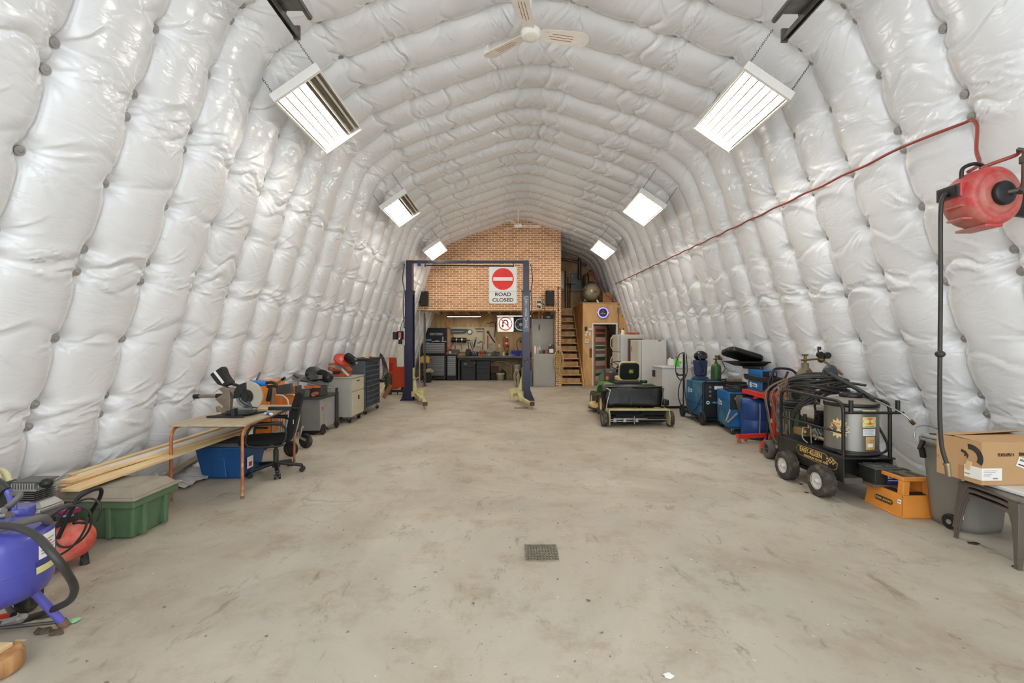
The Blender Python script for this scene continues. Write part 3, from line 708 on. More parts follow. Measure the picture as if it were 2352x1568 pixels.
# --- wooden block with a strip of white tape
t = thing('timber_block', 'short cut timber block with white tape lying on the floor below the blue tank', 'wood block', (-2.42, 2.12, 0))
wc = wood('log_wood', (150, 104, 62), (196, 150, 98), False, (6, 6, 2))
Wd(t).lathe([(.09, 0), (.105, .015), (.105, .075), (.095, .09)], (-2.42, 2.12, 0), (0, 0, 1), 18).part('block', wc, t)
Wd(t).box(-2.64, -2.39, 2.02, 2.18, .091, .112).part('plank', pine, t, .003)
Wd(t).tube([(-2.395, 2.015, .115), (-2.385, 2.005, .06), (-2.40, 1.995, .02), (-2.42, 1.985, .008)], .011, 6, sub=4).part('tape', paper, t)

# --- green tote
gx0, gx1, gy0, gy1 = -3.62, -2.93, 3.52, 3.98
t = thing('storage_tote', 'green storage tote with a dusty taupe lid under the lumber ends', 'storage bin', ((gx0 + gx1) / 2, (gy0 + gy1) / 2, 0))
grn = mat('tote_green', (84, 110, 80), .5, 0, .1, coat=.1); tau = mat('tote_lid_taupe', (146, 136, 120), .6, 0, .1)
Wd(t).frus((gx0 + .05, gx1 - .05, gy0 + .05, gy1 - .05), (gx0 + .01, gx1 - .01, gy0 + .01, gy1 - .01), 0, .31).part('tub', grn, t, .02, seg=3)
Wd(t).box(gx0 - .01, gx1 + .01, gy0 - .01, gy1 + .01, .255, .315).part('rim_band', grn, t, .012)
for y in (gy0 + .10, gy1 - .14): Wd(t).box(gx1 - .05, gx1 + .002, y, y + .04, .02, .26).part('rib', grn, t, .008)
for x in (gx1 - .2, gx0 + .2): Wd(t).box(x - .02, x + .02, gy0 - .002, gy0 + .05, .02, .26).part('rib', grn, t, .008)
l = Wd(t).box(gx0 - .03, gx1 + .03, gy0 - .03, gy1 + .03, .316, .334).frus((gx0 + .0, gx1 - .0, gy0 + .0, gy1 - .0), (gx0 + .05, gx1 - .05, gy0 + .05, gy1 - .05), .333, .392).part('lid', tau, t, .008)
Wd(t).box(gx0 + .12, gx1 - .12, gy0 + .10, gy1 - .10, .388, .398).part('lid_panel', tau, l, .006)

# --- lumber
def plank(name, p, q, w, h, m, label):
    p = Vector(p); q = Vector(q); c = (p + q) / 2
    o = thing(name, label, 'board', tuple(c), 0, 'boards laid across the green tote')
    g = beam(Wd(o), p, q, w, h).part('board', m, o, .0015); g['label'] = label
    # a board is one solid piece: the mesh itself is the thing
    g.parent = None; g.location = o.location; g.name = name
    for k in ('category', 'group'): g[k] = o[k]
    bpy.data.objects.remove(o)
    return g
plank('lumber_board', px(160, 1126, 3.42), px(575, 983, 5.75), .14, .02, pine, 'broad pale pine board, lowest and nearest edge of the lumber bundle')
plank('lumber_board', px(142, 1119, 3.50), px(540, 992, 5.6), .07, .022, lumber, 'brown board half hidden between the pale boards and the tote lid')
plank('lumber_board', px(183, 1094, 3.72), px(600, 963, 6.0), .075, .028, mat('primed_white', (222, 214, 200), .5, 0, .05), 'white primed trim board lying on the lumber bundle')
plank('lumber_board', px(150, 1106, 3.56), px(590, 974, 5.9), .09, .022, pine, 'pine board directly beneath the white primed one')
plank('lumber_board', px(158, 1092, 3.82), px(520, 978, 5.6), .06, .022, pine, 'thin pine board against the quilt, highest edge of the bundle')
plank('lumber_board', px(378, 1098, 4.65), px(462, 1046, 5.75), .10, .03, wood('weathered', (120, 104, 84), (150, 132, 108), False, (4, .6, 4)), 'weathered grey board sloping to the floor behind the table leg')
# crumpled plastic film on the floor by the wall
t = thing('plastic_film', 'crumpled clear plastic film on the floor beneath the sloping grey board', 'plastic film', (-3.6, 5.0, 0))
vs = []; fs = []; n_ = 22
for i in range(n_ + 1):
    for j in range(9):
        vs.append((-3.82 + .05 * j + .02 * math.sin(i), 4.75 + .04 * i, .015 + .05 * abs(math.sin(i * 1.9 + j * 1.3)) * (1 - j / 9) + .02 * random.random() + .05 * (8 - j) / 8))
for i in range(n_):
    for j in range(8): a = i * 9 + j; fs.append((a, a + 1, a + 10, a + 9))
Wd(t).add(vs, fs).part('film', mat('film', (186, 184, 180), .2, 0, .1), t)

# --- work table
t = thing('work_table', 'low plywood table on copper-coloured tube legs', 'table', (-3.0, 5.1, 0))
A, B, C_, D_ = Vector((-3.316, 4.425, 0)), Vector((-2.658, 4.487, 0)), Vector((-2.81, 5.87, 0)), Vector((-3.46, 5.81, 0))
cop = mat('copper_tube', (178, 108, 62), .45, .3, .2, 14, spots=(196, 160, 116), spot_amt=.4, spot_scale=10)
for n1, n2 in ((A, D_), (B, C_)):
    d = (n2 - n1).normalized(); h = .702
    for e, s_ in ((n1, 1), (n2, -1)):
        P = [e, e + Vector((0, 0, h - .10))]
        for k in range(1, 7):
            a = R(15 * k); P.append(e + d * (s_ * .09 * (1 - math.cos(a))) + Vector((0, 0, h - .10 + .09 * math.sin(a) + .01 * k / 6)))
        P.append(e + d * (s_ * (n2 - n1).length / 2) + Vector((0, 0, h)))
        l = Wd(t).tube(P, .0145, 12).part('leg', cop, t)
        Wd(t).cyl(e, e + Vector((0, 0, .03)), .0165, n=12).part('foot_cap', mat('foot_rust', (120, 92, 74)), l)
top = [(-3.36, 4.44), (-2.60, 4.44), (-2.64, 4.6), (-2.74, 5.85), (-3.48, 5.85), (-3.40, 5.0)]
tt = wood('table_ply', (164, 146, 118), (192, 176, 150), False, (2, .6, 2), .5)
Wd(t).prism(top, .718, .738, 'z').part('tabletop', tt, t, .003)
Wd(t).prism([(-3.2, 4.5), (-2.68, 4.5), (-2.80, 5.82), (-3.36, 5.82)], .702, .717, 'z').part('underframe', mat('brown_edge', (96, 78, 58), .6), t)

# --- mitre saw on the table
TZ = .739
sx_, sy_ = -2.98, 4.98
t = thing('mitre_saw', 'sliding mitre saw with blue motor and black dust bag on the table', 'mitre saw', (sx_, sy_, TZ))
dk = mat('dark_cast_metal', (52, 52, 52), .45, .4, .2); duty = mat('dusty_alloy', (136, 122, 104), .5, .5, .25, 12)
Wd(t).prism([(-3.24, 4.82), (-2.86, 4.82), (-2.86, 4.87), (-3.0, 4.9), (-2.80, 5.2), (-3.14, 5.24), (-3.2, 4.9), (-3.24, 4.87)], TZ, TZ + .02, 'z').part('base_plate', dk, t, .003)
Wd(t).lathe([(.15, 0), (.155, .01), (.155, .028), (.13, .034)], (-2.98, 5.02, TZ + .02), (0, 0, 1), 36).part('turntable', dk, t)
Wd(t).box(-3.18, -2.86, 5.04, 5.06, TZ + .03, TZ + .085).part('fence', alu, t, .003)
Wd(t).box(-2.79, -2.52, 5.20, 5.26, TZ + .022, TZ + .062).part('extension_bar', dk, t, .003)
Wd(t).cyl((-2.53, 5.23, TZ + .042), (-2.44, 5.2, TZ + .042), .02, n=14).part('mitre_grip', blk, t)
Wd(t).box(-2.965, -2.935, 4.80, 4.87, TZ + .02, TZ + .10).part('clamp_block', dk, t, .003)
g = Wd(t).prism([(-3.20, .76), (-3.10, .76), (-3.09, .92), (-3.10, 1.02), (-3.16, 1.06), (-3.22, 1.03), (-3.17, .98), (-3.26, .92), (-3.22, .88), (-3.17, .84)], 4.99, 5.05)
g.prism([(-3.25, .77), (-3.19, .78), (-3.21, .81), (-3.24, .84), (-3.26, .83)], 5.0, 5.04).part('tilt_arm', duty, t, .006)
Wd(t).cyl((-3.45, 5.02, .945), (-3.20, 5.02, .95), .018, n=14).part('slide_rail', duty, t)
Wd(t).cyl((-3.51, 5.02, .944), (-3.45, 5.02, .945), .024, n=14).part('rail_end', blk, t)
Wd(t).cyl((-3.26, 5.02, .949), (-3.20, 5.02, .95), .026, n=14).part('rail_clamp', blk, t)
beam(Wd(t), (-3.14, 5.02, 1.02), (-2.94, 5.02, .99), .05, .05).part('head_arm', duty, t, .006)
# blade guard: a clear lens-shaped shield and the dark upper guard
bc = Vector((-2.875, 4.95, .955))
def sector(cx, cz, r0, r1, a0, a1, n=20):
    return [(cx + r1 * math.cos(R(a0 + (a1 - a0) * i / n)), cz + r1 * math.sin(R(a0 + (a1 - a0) * i / n))) for i in range(n + 1)] + [(cx + r0 * math.cos(R(a1 + (a0 - a1) * i / n)), cz + r0 * math.sin(R(a1 + (a0 - a1) * i / n))) for i in range(n + 1)]
Wd(t).prism(sector(bc.x, bc.z, .06, .165, -62, 100), 4.935, 4.965).part('lower_guard', mat('smoky_guard', (172, 164, 148), .35, 0, .1), t, .003)
Wd(t).prism(sector(bc.x, bc.z, .05, .150, 92, 190), 4.93, 4.97).part('upper_guard', mat('black_guard', (30, 30, 30), .35), t, .004)
Wd(t).lathe([(.13, -.003), (.13, .003)], tuple(bc), (0, 1, 0), 48, False).part('blade', mat('blade_steel', (150, 160, 164), .22, .95, .1), t)
Wd(t).cyl((bc.x, 4.92, bc.z), (bc.x, 4.945, bc.z), .06, n=24).cyl((bc.x - .01, 4.91, bc.z), (bc.x - .01, 4.925, bc.z), .035, n=18).part('blade_hub', blk, t)
g = Wd(t)
for k in range(22):
    a = R(-60 + 200 * k / 21); beam(g, (bc.x + .055 * math.cos(a), 4.925, bc.z + .055 * math.sin(a)), (bc.x + .075 * math.cos(a), 4.925, bc.z + .075 * math.sin(a)), .006, .006)
g.part('hub_teeth', dk, t)
Wd(t).cyl((-2.89, 5.04, 1.085), (-2.72, 5.04, 1.085), .036, .030, n=18).part('motor', mat('motor_blue', (44, 112, 186), .35), t)
Wd(t).tube([(-2.73, 5.04, 1.09), (-2.66, 5.03, 1.10), (-2.61, 5.02, 1.085), (-2.60, 5.02, 1.06), (-2.66, 5.03, 1.055), (-2.71, 5.04, 1.05)], .016, 10, sub=4).part('handle', blk, t)
beam(Wd(t), (-2.85, 5.06, 1.10), (-2.81, 5.08, 1.21), .03, .02).part('carry_strap', mat('strap_grey', (72, 70, 66), .5), t, .004)
Wd(t).tube([(-3.02, 4.99, 1.05), (-2.93, 4.94, 1.04), (-2.95, 4.92, .93), (-2.86, 4.91, .86), (-2.76, 4.93, .83)], .006, 6, sub=6).part('cord', blk, t)
# dust bag: a soft pillow shape
bg_ = [(-3.33, 1.19), (-3.20, 1.275), (-3.175, 1.265), (-3.15, 1.19), (-3.11, 1.13), (-3.08, 1.10), (-3.09, 1.075), (-3.17, 1.05), (-3.24, 1.075), (-3.28, 1.12)]
g = Wd(t); ccx, ccz = -3.2, 1.16; lay = [(0, .90, -.048), (1, 1.0, -.02), (2, 1.0, .02), (3, .90, .048)]
vs = [(ccx + (x - ccx) * s_, 5.04 + d, ccz + (z - ccz) * s_) for _, s_, d in lay for x, z in bg_]; n_ = len(bg_)
fs = [tuple(range(n_)), tuple(range(4 * n_ - 1, 3 * n_ - 1, -1))] + [(j * n_ + i, (j + 1) * n_ + i, (j + 1) * n_ + (i + 1) % n_, j * n_ + (i + 1) % n_) for j in range(3) for i in range(n_)]
b_ = g.add(vs, fs).part('dust_bag', mat('bag_black', (34, 33, 32), .75, 0, .3), t, .012, seg=3)
beam(Wd(t), (-3.265, 4.987, 1.225), (-3.165, 4.987, 1.095), .004, .026).part('bag_print', paper, b_)
beam(Wd(t), (-3.10, 5.03, 1.085), (-2.95, 5.02, 1.04), .03, .03).part('dust_port', blk, t, .006)
# small things on the table
t = thing('offcut_board', 'thin pine strip lying flat behind the mitre saw', 'board', (-2.8, 5.4, .738)); Wd(t).box(-3.0, -2.78, 5.38, 5.44, .739, .757).part('strip', pine, t, .001)
t = thing('caulking_tube', 'small blue and white tube lying at the table edge by the mitre saw', 'tube', (-2.69, 5.02, .739))
Wd(t).cyl((-2.74, 5.05, .753), (-2.64, 5.0, .753), .014, n=14).part('tube', white_p, t); Wd(t).cyl((-2.705, 5.0325, .753), (-2.665, 5.0125, .753), .0145, n=14).part('tube_label', mat('motor_blue', (44, 112, 186)), t)

# --- blue tote under the table
t = thing('storage_tote', 'blue storage tote with a grey lid under the table', 'storage bin', (-3.27, 5.32, 0))
blu = mat('tote_blue', (22, 76, 128), .42, 0, .08, coat=.15)
Wd(t).frus((-3.50, -3.05, 5.14, 5.52), (-3.56, -3.0, 5.09, 5.58), 0, .36).part('tub', blu, t, .02, seg=3)
Wd(t).box(-3.575, -2.985, 5.07, 5.60, .345, .37).part('rim_band', blu, t, .01)
Wd(t).prism([(-3.36, .02), (-3.20, .02), (-3.23, .25), (-3.26, .29), (-3.36, .29), (-3.39, .25)], 5.105, 5.14).part('hand_recess', blu, t, .01)
Wd(t).frus((-3.57, -2.99, 5.08, 5.59), (-3.52, -3.04, 5.12, 5.55), .371, .40).part('lid', mat('lid_grey', (96, 98, 100), .5), t, .006)
decal(t, -3.004, 5.22, .17, .12, .13, paper, '+x'); decal(t, -3.002, 5.22, .15, .06, .05, red_p, '+x', 'label_print')

# --- office chair
cx_, cy_ = -2.79, 5.38
t = thing('office_chair', 'black fabric office chair on five casters pulled up to the table', 'chair', (cx_, cy_, 0))
fab = mat('black_fabric', (20, 20, 19), .95, 0, .3, 20, bump=.3, bscale=160)
for k in range(5):
    a = R(-8 + 72 * k); c, s_ = math.cos(a), math.sin(a)
    Lb = Wd(t); p0 = Vector((cx_ + .03 * c, cy_ + .03 * s_, .115)); p1 = Vector((cx_ + .29 * c, cy_ + .29 * s_, .075))
    beam(Lb, p0, p1, .045, .034).part('base_arm', blk, t, .01)
    g = Wd(t).cyl((p1.x - .012 * s_ - .0, p1.y + .012 * c, .028), (p1.x - .035 * s_, p1.y + .035 * c, .028), .028, n=18).cyl((p1.x + .012 * s_, p1.y - .012 * c, .028), (p1.x + .035 * s_, p1.y - .035 * c, .028), .028, n=18).cyl((p1.x, p1.y, .03), (p1.x, p1.y, .08), .01, n=8)
    g.cyl((p1.x - .012 * s_, p1.y + .012 * c, .028), (p1.x + .012 * s_, p1.y - .012 * c, .028), .008, n=8).part('caster', blk, t, .004)
Wd(t).cyl((cx_, cy_, .08), (cx_, cy_, .27), .030, n=18).cyl((cx_, cy_, .07), (cx_, cy_, .13), .045, n=18).cyl((cx_, cy_, .25), (cx_, cy_, .36), .018, n=14).part('gas_column', mat('column_grey', (56, 56, 56), .35, .3), t)
Wd(t).box(cx_ - .11, cx_ + .08, cy_ - .08, cy_ + .08, .345, .375).cyl((cx_ - .12, cy_ - .06, .30), (cx_ - .07, cy_ - .04, .345), .022).part('tilt_mechanism', blk, t, .006)
g = Wd(t).prism(rrect(.50, .48, .12, 6, cx_ - .12, cy_), .375, .435, 'z'); g.part('seat', fab, t, .022, seg=3)
g = Wd(t)
P = [(cx_ + .10, .40), (cx_ + .15, .38), (cx_ + .19, .42), (cx_ + .23, .60), (cx_ + .275, .80), (cx_ + .30, .93), (cx_ + .285, .96), (cx_ + .255, .965), (cx_ + .22, .93), (cx_ + .165, .74), (cx_ + .135, .55)]
g.prism([(x, z) for x, z in P], cy_ - .21, cy_ + .21).part('backrest', fab, t, .03, seg=3)
Wd(t).box(cx_ + .205, cx_ + .21, cy_ - .225, cy_ - .22, .60, .65).part('adjuster_tab', paper, t)
for s_ in (-1, 1):
    y = cy_ + s_ * .255
    P = [(cx_ + .10, y, .40), (cx_ + .06, y, .365), (cx_ - .20, y, .375), (cx_ - .27, y, .43), (cx_ - .24, y, .56), (cx_ - .17, y, .615), (cx_ + .05, y, .61), (cx_ + .13, y, .56), (cx_ + .13, y, .45)]
    Wd(t).tube(P, .014, 10, closed=True, sub=4).part('armrest_loop', blk, t)
    Wd(t).prism(rrect(.30, .055, .025, 4, cx_ - .05, y), .612, .642, 'z').part('arm_pad', blk, t, .008)

t.rotation_euler = (0, 0, R(20))
# --- folded contractor table saw
t = thing('table_saw', 'orange table saw folded upright on a silver wheeled stand', 'table saw', (-3.3, 6.5, 0))
orng = mat('saw_orange', (222, 124, 42), .42, 0, .08); gpan = mat('saw_grey', (64, 64, 62), .45)
Wd(t).frus((-3.60, -3.36, 6.35, 6.75), (-3.62, -3.38, 6.32, 6.78), .26, .99).part('saw_body', orng, t, .015)
for i in range(5): Wd(t).box(-3.58, -3.40, 6.315, 6.345, .34 + .07 * i, .36 + .07 * i).part('vent_slot', blk, t)
Wd(t).prism([(-3.22, .2), (-3.10, .2), (-3.08, .93), (-3.28, .88), (-3.30, .6)], 6.52, 6.60).part('side_panel', orng, t, .01)
beam(Wd(t), (-3.32, 6.42, .86), (-3.10, 6.42, .90), .05, .13).part('table_edge', gpan, t, .006)
Wd(t).box(-3.10, -3.06, 6.5, 6.62, .25, .92).part('table_side', gpan, t, .004)
Wd(t).cyl((-3.40, 6.34, .72), (-3.36, 6.34, .90), .03, n=12).part('crank', blk, t)
tubes = [[(-3.34, 6.35, .15), (-3.34, 6.35, .92), (-3.33, 6.34, .94), (-3.17, 6.30, 1.03)], [(-3.08, 6.55, .16), (-3.08, 6.55, .97), (-3.07, 6.54, .99), (-2.92, 6.48, 1.08)]]
for P in tubes:
    Wd(t).tube(P, .017, 10).part('stand_tube', alu, t); e = Vector(P[-1]); d = (e - Vector(P[-2])).normalized()
    Wd(t).cyl(e - d * .02, e + d * .035, .02, n=12).part('grip', blk, t)
for o_, y in ((0, 6.36), (.12, 6.44)):
    Wd(t).tube([(-3.30 + o_, y, .80), (-3.20 + o_, y, .79), (-3.13 + o_, y, .70), (-3.14 + o_, y, .45), (-3.2 + o_, y, .2)], .014, 8, sub=6).part('folded_leg', mat('light_tube', (190, 188, 182), .35, .5), t)
for i in range(4): Wd(t).tube([(-3.28 + .035 * i, 6.40, .22), (-3.28 + .035 * i, 6.42, .66)], .012, 8).part('folded_bar', mat('light_tube', (190, 188, 182)), t)
for (wx, wy) in ((-3.0, 6.62), (-2.985, 6.14)):
    w_ = Wd(t).wheel((wx, wy, .105), .105, .05, (.25, 1, 0), 28, .55).part('wheel', rub, t)
    Wd(t).lathe([(.058, -.02), (.05, -.012), (.02, -.014), (.012, -.028), (.002, -.028)], (wx, wy, .105), (.25, 1, 0), 24).lathe([(.058, -.019), (.058, .02)], (wx, wy, .105), (.25, 1, 0), 24).part('wheel_hub', mat('hub_dark', (60, 60, 60), .4, .4), w_)
beam(Wd(t), (-3.34, 6.35, .15), (-3.0, 6.16, .13), .03, .03).part('axle_bar', alu, t, .003)
beam(Wd(t), (-3.10, 6.6, .17), (-2.99, 6.6, .12), .03, .03).part('axle_bar', alu, t, .003)
Wd(t).tube([(-3.07, 6.56, .17), (-3.02, 6.52, .26), (-3.01, 6.52, .33), (-2.98, 6.5, .32)], .012, 8, sub=3).part('kick_stand', mat('light_tube', (190, 188, 182)), t)

# --- metal band saw
t = thing('band_saw', 'grey horizontal metal band saw on a cabinet base with a black motor', 'band saw', (-3.4, 7.9, 0))
bg1 = mat('saw_base_grey', (122, 124, 118), .5, .1, .08); bg2 = mat('saw_base_light', (150, 150, 146), .5, .1, .08)
Wd(t).box(-3.58, -3.17, 7.50, 8.22, .08, .60).part('cabinet_base', bg1, t, .006)
Wd(t).box(-3.175, -3.165, 7.68, 8.20, .10, .585).part('door_panel', bg2, t, .003)
Wd(t).box(-3.175, -3.165, 7.52, 7.66, .10, .585).part('corner_panel', bg2, t, .003)
decal(t, -3.164, 7.59, .43, .05, .06, red_p, '+x', 'switch')
Wd(t).box(-3.62, -3.14, 7.46, 8.26, .60, .63).part('coolant_tray', mat('tray_dark', (66, 68, 64), .5, .3), t, .006)
for y in (7.6, 8.18): 
    w_ = Wd(t).wheel((-3.15, y, .085), .085, .035, (1, 0, 0), 22, .2).part('wheel', rub, t); Wd(t).cyl((-3.14, y, .085), (-3.12, y, .085), .03, n=12).part('wheel_hub', dk, w_)
for yy in (7.55, 7.95): Wd(t).box(-3.50, -3.3, yy, yy + .2, .0, .08).part('skid', blk, t)
Wd(t).box(-3.48, -3.36, 7.54, 7.66, .63, .76).part('vice_block', mat('saw_grey_green', (104, 108, 100), .5, .2), t, .008)
Wd(t).cyl((-3.26, 7.46, .68), (-3.26, 7.60, .68), .035, n=16).part('vice_handwheel', mat('vise_red', (150, 90, 76), .5), t)
Wd(t).box(-3.34, -3.18, 7.6, 7.85, .63, .80).part('vice_jaw', mat('tray_dark', (66, 68, 64)), t, .01)
Wd(t).box(-3.44, -3.2, 7.52, 7.62, .78, .81).part('label_plate', mat('orange_plate', (210, 92, 48), .5), t, .002)
beam(Wd(t), (-3.62, 7.55, 1.00), (-3.16, 7.85, .86), .05, .05).part('blade_arm', mat('saw_grey_green', (104, 108, 100)), t, .006)
beam(Wd(t), (-3.66, 7.58, .95), (-3.18, 7.9, .80), .03, .08).part('blade_beam', bg1, t, .006)
Wd(t).tube([(-3.6, 7.5, 1.0), (-3.5, 7.48, .93), (-3.42, 7.47, .90), (-3.3, 7.5, .92), (-3.24, 7.6, .97)], .012, 7, sub=4).part('coolant_hose', hose_m, t)
Wd(t).lathe([(.02, -.03), (.13, -.03), (.14, -.02), (.14, .02), (.13, .03), (.02, .03)], (-3.36, 7.72, 1.0), (.4, -.6, .55), 32).part('pulley_cover', mat('cover_black', (40, 42, 40), .45), t)
ax_ = Vector((.75, -.25, -.3)).normalized(); c0 = Vector((-3.30, 7.80, 1.0))
g = Wd(t).cyl(c0, c0 + ax_ * .22, .082, n=24)
for k in range(18):
    a = 2 * PI * k / 18; u = ax_.cross(Vector((0, 0, 1))).normalized(); v_ = ax_.cross(u); o_ = u * (.084 * math.cos(a)) + v_ * (.084 * math.sin(a)); beam(g, c0 + o_ + ax_ * .03, c0 + o_ + ax_ * .18, .008, .008)
g.part('motor', blkm, t); Wd(t).cyl(c0 + ax_ * .22, c0 + ax_ * .25, .078, .06, n=24).part('motor_cap', blk, t)
Wd(t).box(-3.30, -3.2, 7.66, 7.76, .92, .98).part('junction_box', bg1, t, .006)
Wd(t).box(-3.165, -3.13, 8.12, 8.22, .1, .60).box(-3.165, -3.13, 8.14, 8.2, .6, .72).part('pivot_bracket', mat('saw_dark_green', (44, 48, 42), .5), t, .006)
Wd(t).cyl((-3.42, 7.6, .84), (-3.14, 7.9, .74), .012, n=8).part('feed_rod', steel, t)

# --- grey and cream tool cart
t = thing('tool_cart', 'scuffed light grey steel tool cart with cream drawer and door', 'tool cart', (-3.26, 8.93, 0))
cg = mat('cart_grey', (168, 166, 158), .5, .1, .05, spots=(120, 112, 100), spot_amt=.30, spot_scale=5); cc = mat('cart_cream', (192, 184, 158), .5, .05, .06, spots=(120, 100, 70), spot_amt=.30, spot_scale=4)
Wd(t).box(-3.52, -3.03, 8.59, 9.28, .12, .86).part('body', cg, t, .008)
Wd(t).box(-3.54, -3.01, 8.57, 9.30, .855, .875).part('top_tray', cg, t, .004)
d_ = Wd(t).box(-3.032, -3.015, 8.61, 9.26, .60, .84).part('drawer', cc, t, .003); Wd(t).box(-3.02, -3.012, 8.84, 9.0, .775, .80).part('drawer_pull', dk, d_, .002)
d_ = Wd(t).box(-3.032, -3.015, 8.61, 9.26, .14, .585).part('door', cc, t, .003); Wd(t).box(-3.02, -3.011, 8.90, 8.99, .42, .50).part('latch', blk, d_, .002)  # the black block on the door stands in for its dark handle hole
for x, y in ((-3.1, 8.68), (-3.1, 9.2), (-3.45, 8.68), (-3.45, 9.2)): caster(t, x, y, 0, .048, (.6, 1, 0), .03)

# --- chop saw on the cart
t = thing('abrasive_chop_saw', 'red-orange abrasive chop saw with a black motor on the grey cart', 'chop saw', (-3.3, 8.9, .876))
ro = mat('chop_red', (186, 74, 38), .45, 0, .15)
Wd(t).box(-3.50, -3.18, 8.70, 9.02, .876, .93).part('base', ro, t, .008)
Wd(t).box(-3.42, -3.30, 8.68, 8.74, .93, .99).part('vice', mat('dark_cast_metal', (52, 52, 52)), t, .005)
beam(Wd(t), (-3.55, 8.82, 1.03), (-3.30, 8.82, .97), .10, .07).part('clamp_frame', ro, t, .006)
beam(Wd(t), (-3.56, 8.85, 1.10), (-3.25, 8.85, 1.14), .06, .05).part('pivot_arm', mat('chop_red_light', (196, 92, 52), .5), t, .006)
beam(Wd(t), (-3.30, 8.82, 1.16), (-3.12, 8.82, .98), .05, .07).part('pivot_brace', ro, t, .006)
Wd(t).lathe([(.02, -.025), (.155, -.025), (.165, -.015), (.165, .015), (.155, .025), (.02, .025)], (-3.30, 8.85, 1.20), (.45, -.45, .75), 32).part('blade_guard', mat('guard_red', (190, 60, 36), .4), t)
c0 = Vector((-3.22, 8.85, 1.27)); ax_ = Vector((.72, -.2, -.48)).normalized(); g = Wd(t).cyl(c0, c0 + ax_ * .24, .075, n=24)
for k in range(16):
    a = 2 * PI * k / 16; u = ax_.cross(Vector((0, 0, 1))).normalized(); v_ = ax_.cross(u); o_ = u * (.077 * math.cos(a)) + v_ * (.077 * math.sin(a)); beam(g, c0 + o_ + ax_ * .02, c0 + o_ + ax_ * .19, .008, .008)
g.part('motor', blkm, t); Wd(t).cyl(c0 + ax_ * .245, c0 + ax_ * .27, .03, n=14).part('motor_cap', steel, t)
beam(Wd(t), (-3.26, 8.72, 1.02), (-3.12, 8.70, .89), .025, .035).part('handle', mat('cream_handle', (206, 190, 160), .5), t, .004)
Wd(t).cyl((-3.46, 8.75, 1.03), (-3.46, 8.72, 1.03), .025, n=12).part('clamp_screw', steel, t)

# --- bin cabinet
t = thing('parts_cabinet', 'tall slate-grey rolling cabinet with nine rows of dark bins', 'storage cabinet', (-3.27, 10.1, 0))
sl_ = mat('slate_grey', (84, 92, 96), .45, 0, .05); navyb = mat('bin_navy', (48, 58, 68), .45, 0, .08)
Wd(t).box(-3.47, -3.10, 9.60, 10.60, .12, 1.15).part('carcass', sl_, t, .008)
for i in range(9):
    z = .16 + i * .108
    sh = Wd(t).box(-3.105, -3.06, 9.62, 10.58, z - .014, z + .008).part('shelf_lip', sl_, t, .002)
    for j in range(8): Wd(t).frus((-3.10, -3.078, 9.635 + j * .118, 9.74 + j * .118), (-3.10, -3.068, 9.635 + j * .118, 9.74 + j * .118), z + .010, z + .085).part('bin', navyb, sh)
Wd(t).box(-3.50, -3.05, 9.57, 10.63, 1.15, 1.19).part('top_tray', mat('tray_black', (34, 34, 33), .5), t, .006)
for x, y in ((-3.12, 9.68), (-3.12, 10.52), (-3.42, 9.68), (-3.42, 10.52)): caster(t, x, y, 0, .045, (.6, 1, 0), .03)
for (nm, lb, x, y, m_, s3) in (('tape_roll', 'yellow tape roll on top of the slate cabinet', -3.13, 9.8, mat('yellow_tape', (216, 160, 50), .5), (.05, .03)), ('jar_lid', 'small pale lid at the far end of the slate cabinet top', -3.13, 10.4, mat('cream_handle', (206, 190, 160)), (.04, .02)), ('red_cap', 'small red cap in the middle of the slate cabinet top', -3.13, 10.1, red_p, (.025, .03))):  # the pale disc is a jar lid, the small red one a cap
    tag(G().lathe([(s3[0] * .5, 0), (s3[0], 0), (s3[0], s3[1]), (s3[0] * .5, s3[1])], (0, 0, 0), (0, 0, 1), 20).part(nm, m_), lb, 'small part', loc=(x, y, 1.1905))

# --- standing offcuts, cords, cylinder by the wall
for i, (x, y, m_, lb) in enumerate(((-3.50, 11.5, mat('orange_stain', (190, 92, 46), .6), 'orange-stained short board leaning beyond the slate cabinet'), (-3.42, 11.8, pine, 'pale short board leaning beside the orange-stained one'), (-3.30, 12.05, wood('red_brown', (128, 78, 50), (160, 100, 64), False), 'red-brown short board leaning nearest the open floor'))):
    o = beam(G(), (-.10, 0, 0), (.06, .12, .42 - .04 * i), .03, .10).part('offcut_board', m_, None, .002); tag(o, lb, 'board', 'short boards leaning beyond the slate cabinet', (x, y, .05))
t = thing('cable_bundle', 'black cables hanging in loops on the quilted wall beside the orange cart', 'cable', (-3.72, 12.9, 1.0))
for k in range(8):
    w_ = .05 + .012 * k; P = [(-3.68 + w_ * math.cos(a) * (1.2 - .6 * math.sin(a)), 12.75 + .02 * k, .84 - .01 * k + (.36 + .012 * (k % 3)) * math.sin(a)) for a in [2 * PI * i / 16 for i in range(16)]]
    Wd(t).tube(P, .008, 6, closed=True, sub=2).part('cable', hose_m, t)
Wd(t).tube([(-3.68, 12.75, 1.2), (-3.74, 12.7, 1.32), (-3.82, 12.7, 1.34)], .008, 6, sub=4).part('cable_end', hose_m, t)
t = thing('gas_cylinder', 'short dark green cylinder standing beside the orange cart', 'gas cylinder', (-3.62, 13.3, 0))
Wd(t).lathe([(.10, 0), (.105, .02), (.105, .5), (.09, .57), (.04, .61), (.03, .64)], (-3.62, 13.3, 0), (0, 0, 1), 24).part('cylinder_body', mat('dark_green', (52, 66, 48), .45), t)
t = thing('upright_cart', 'orange-red moulded cart standing upright on casters beside the lift', 'cart', (-3.35, 13.4, 0))
oc = mat('cart_orange', (196, 66, 30), .42, 0, .06)
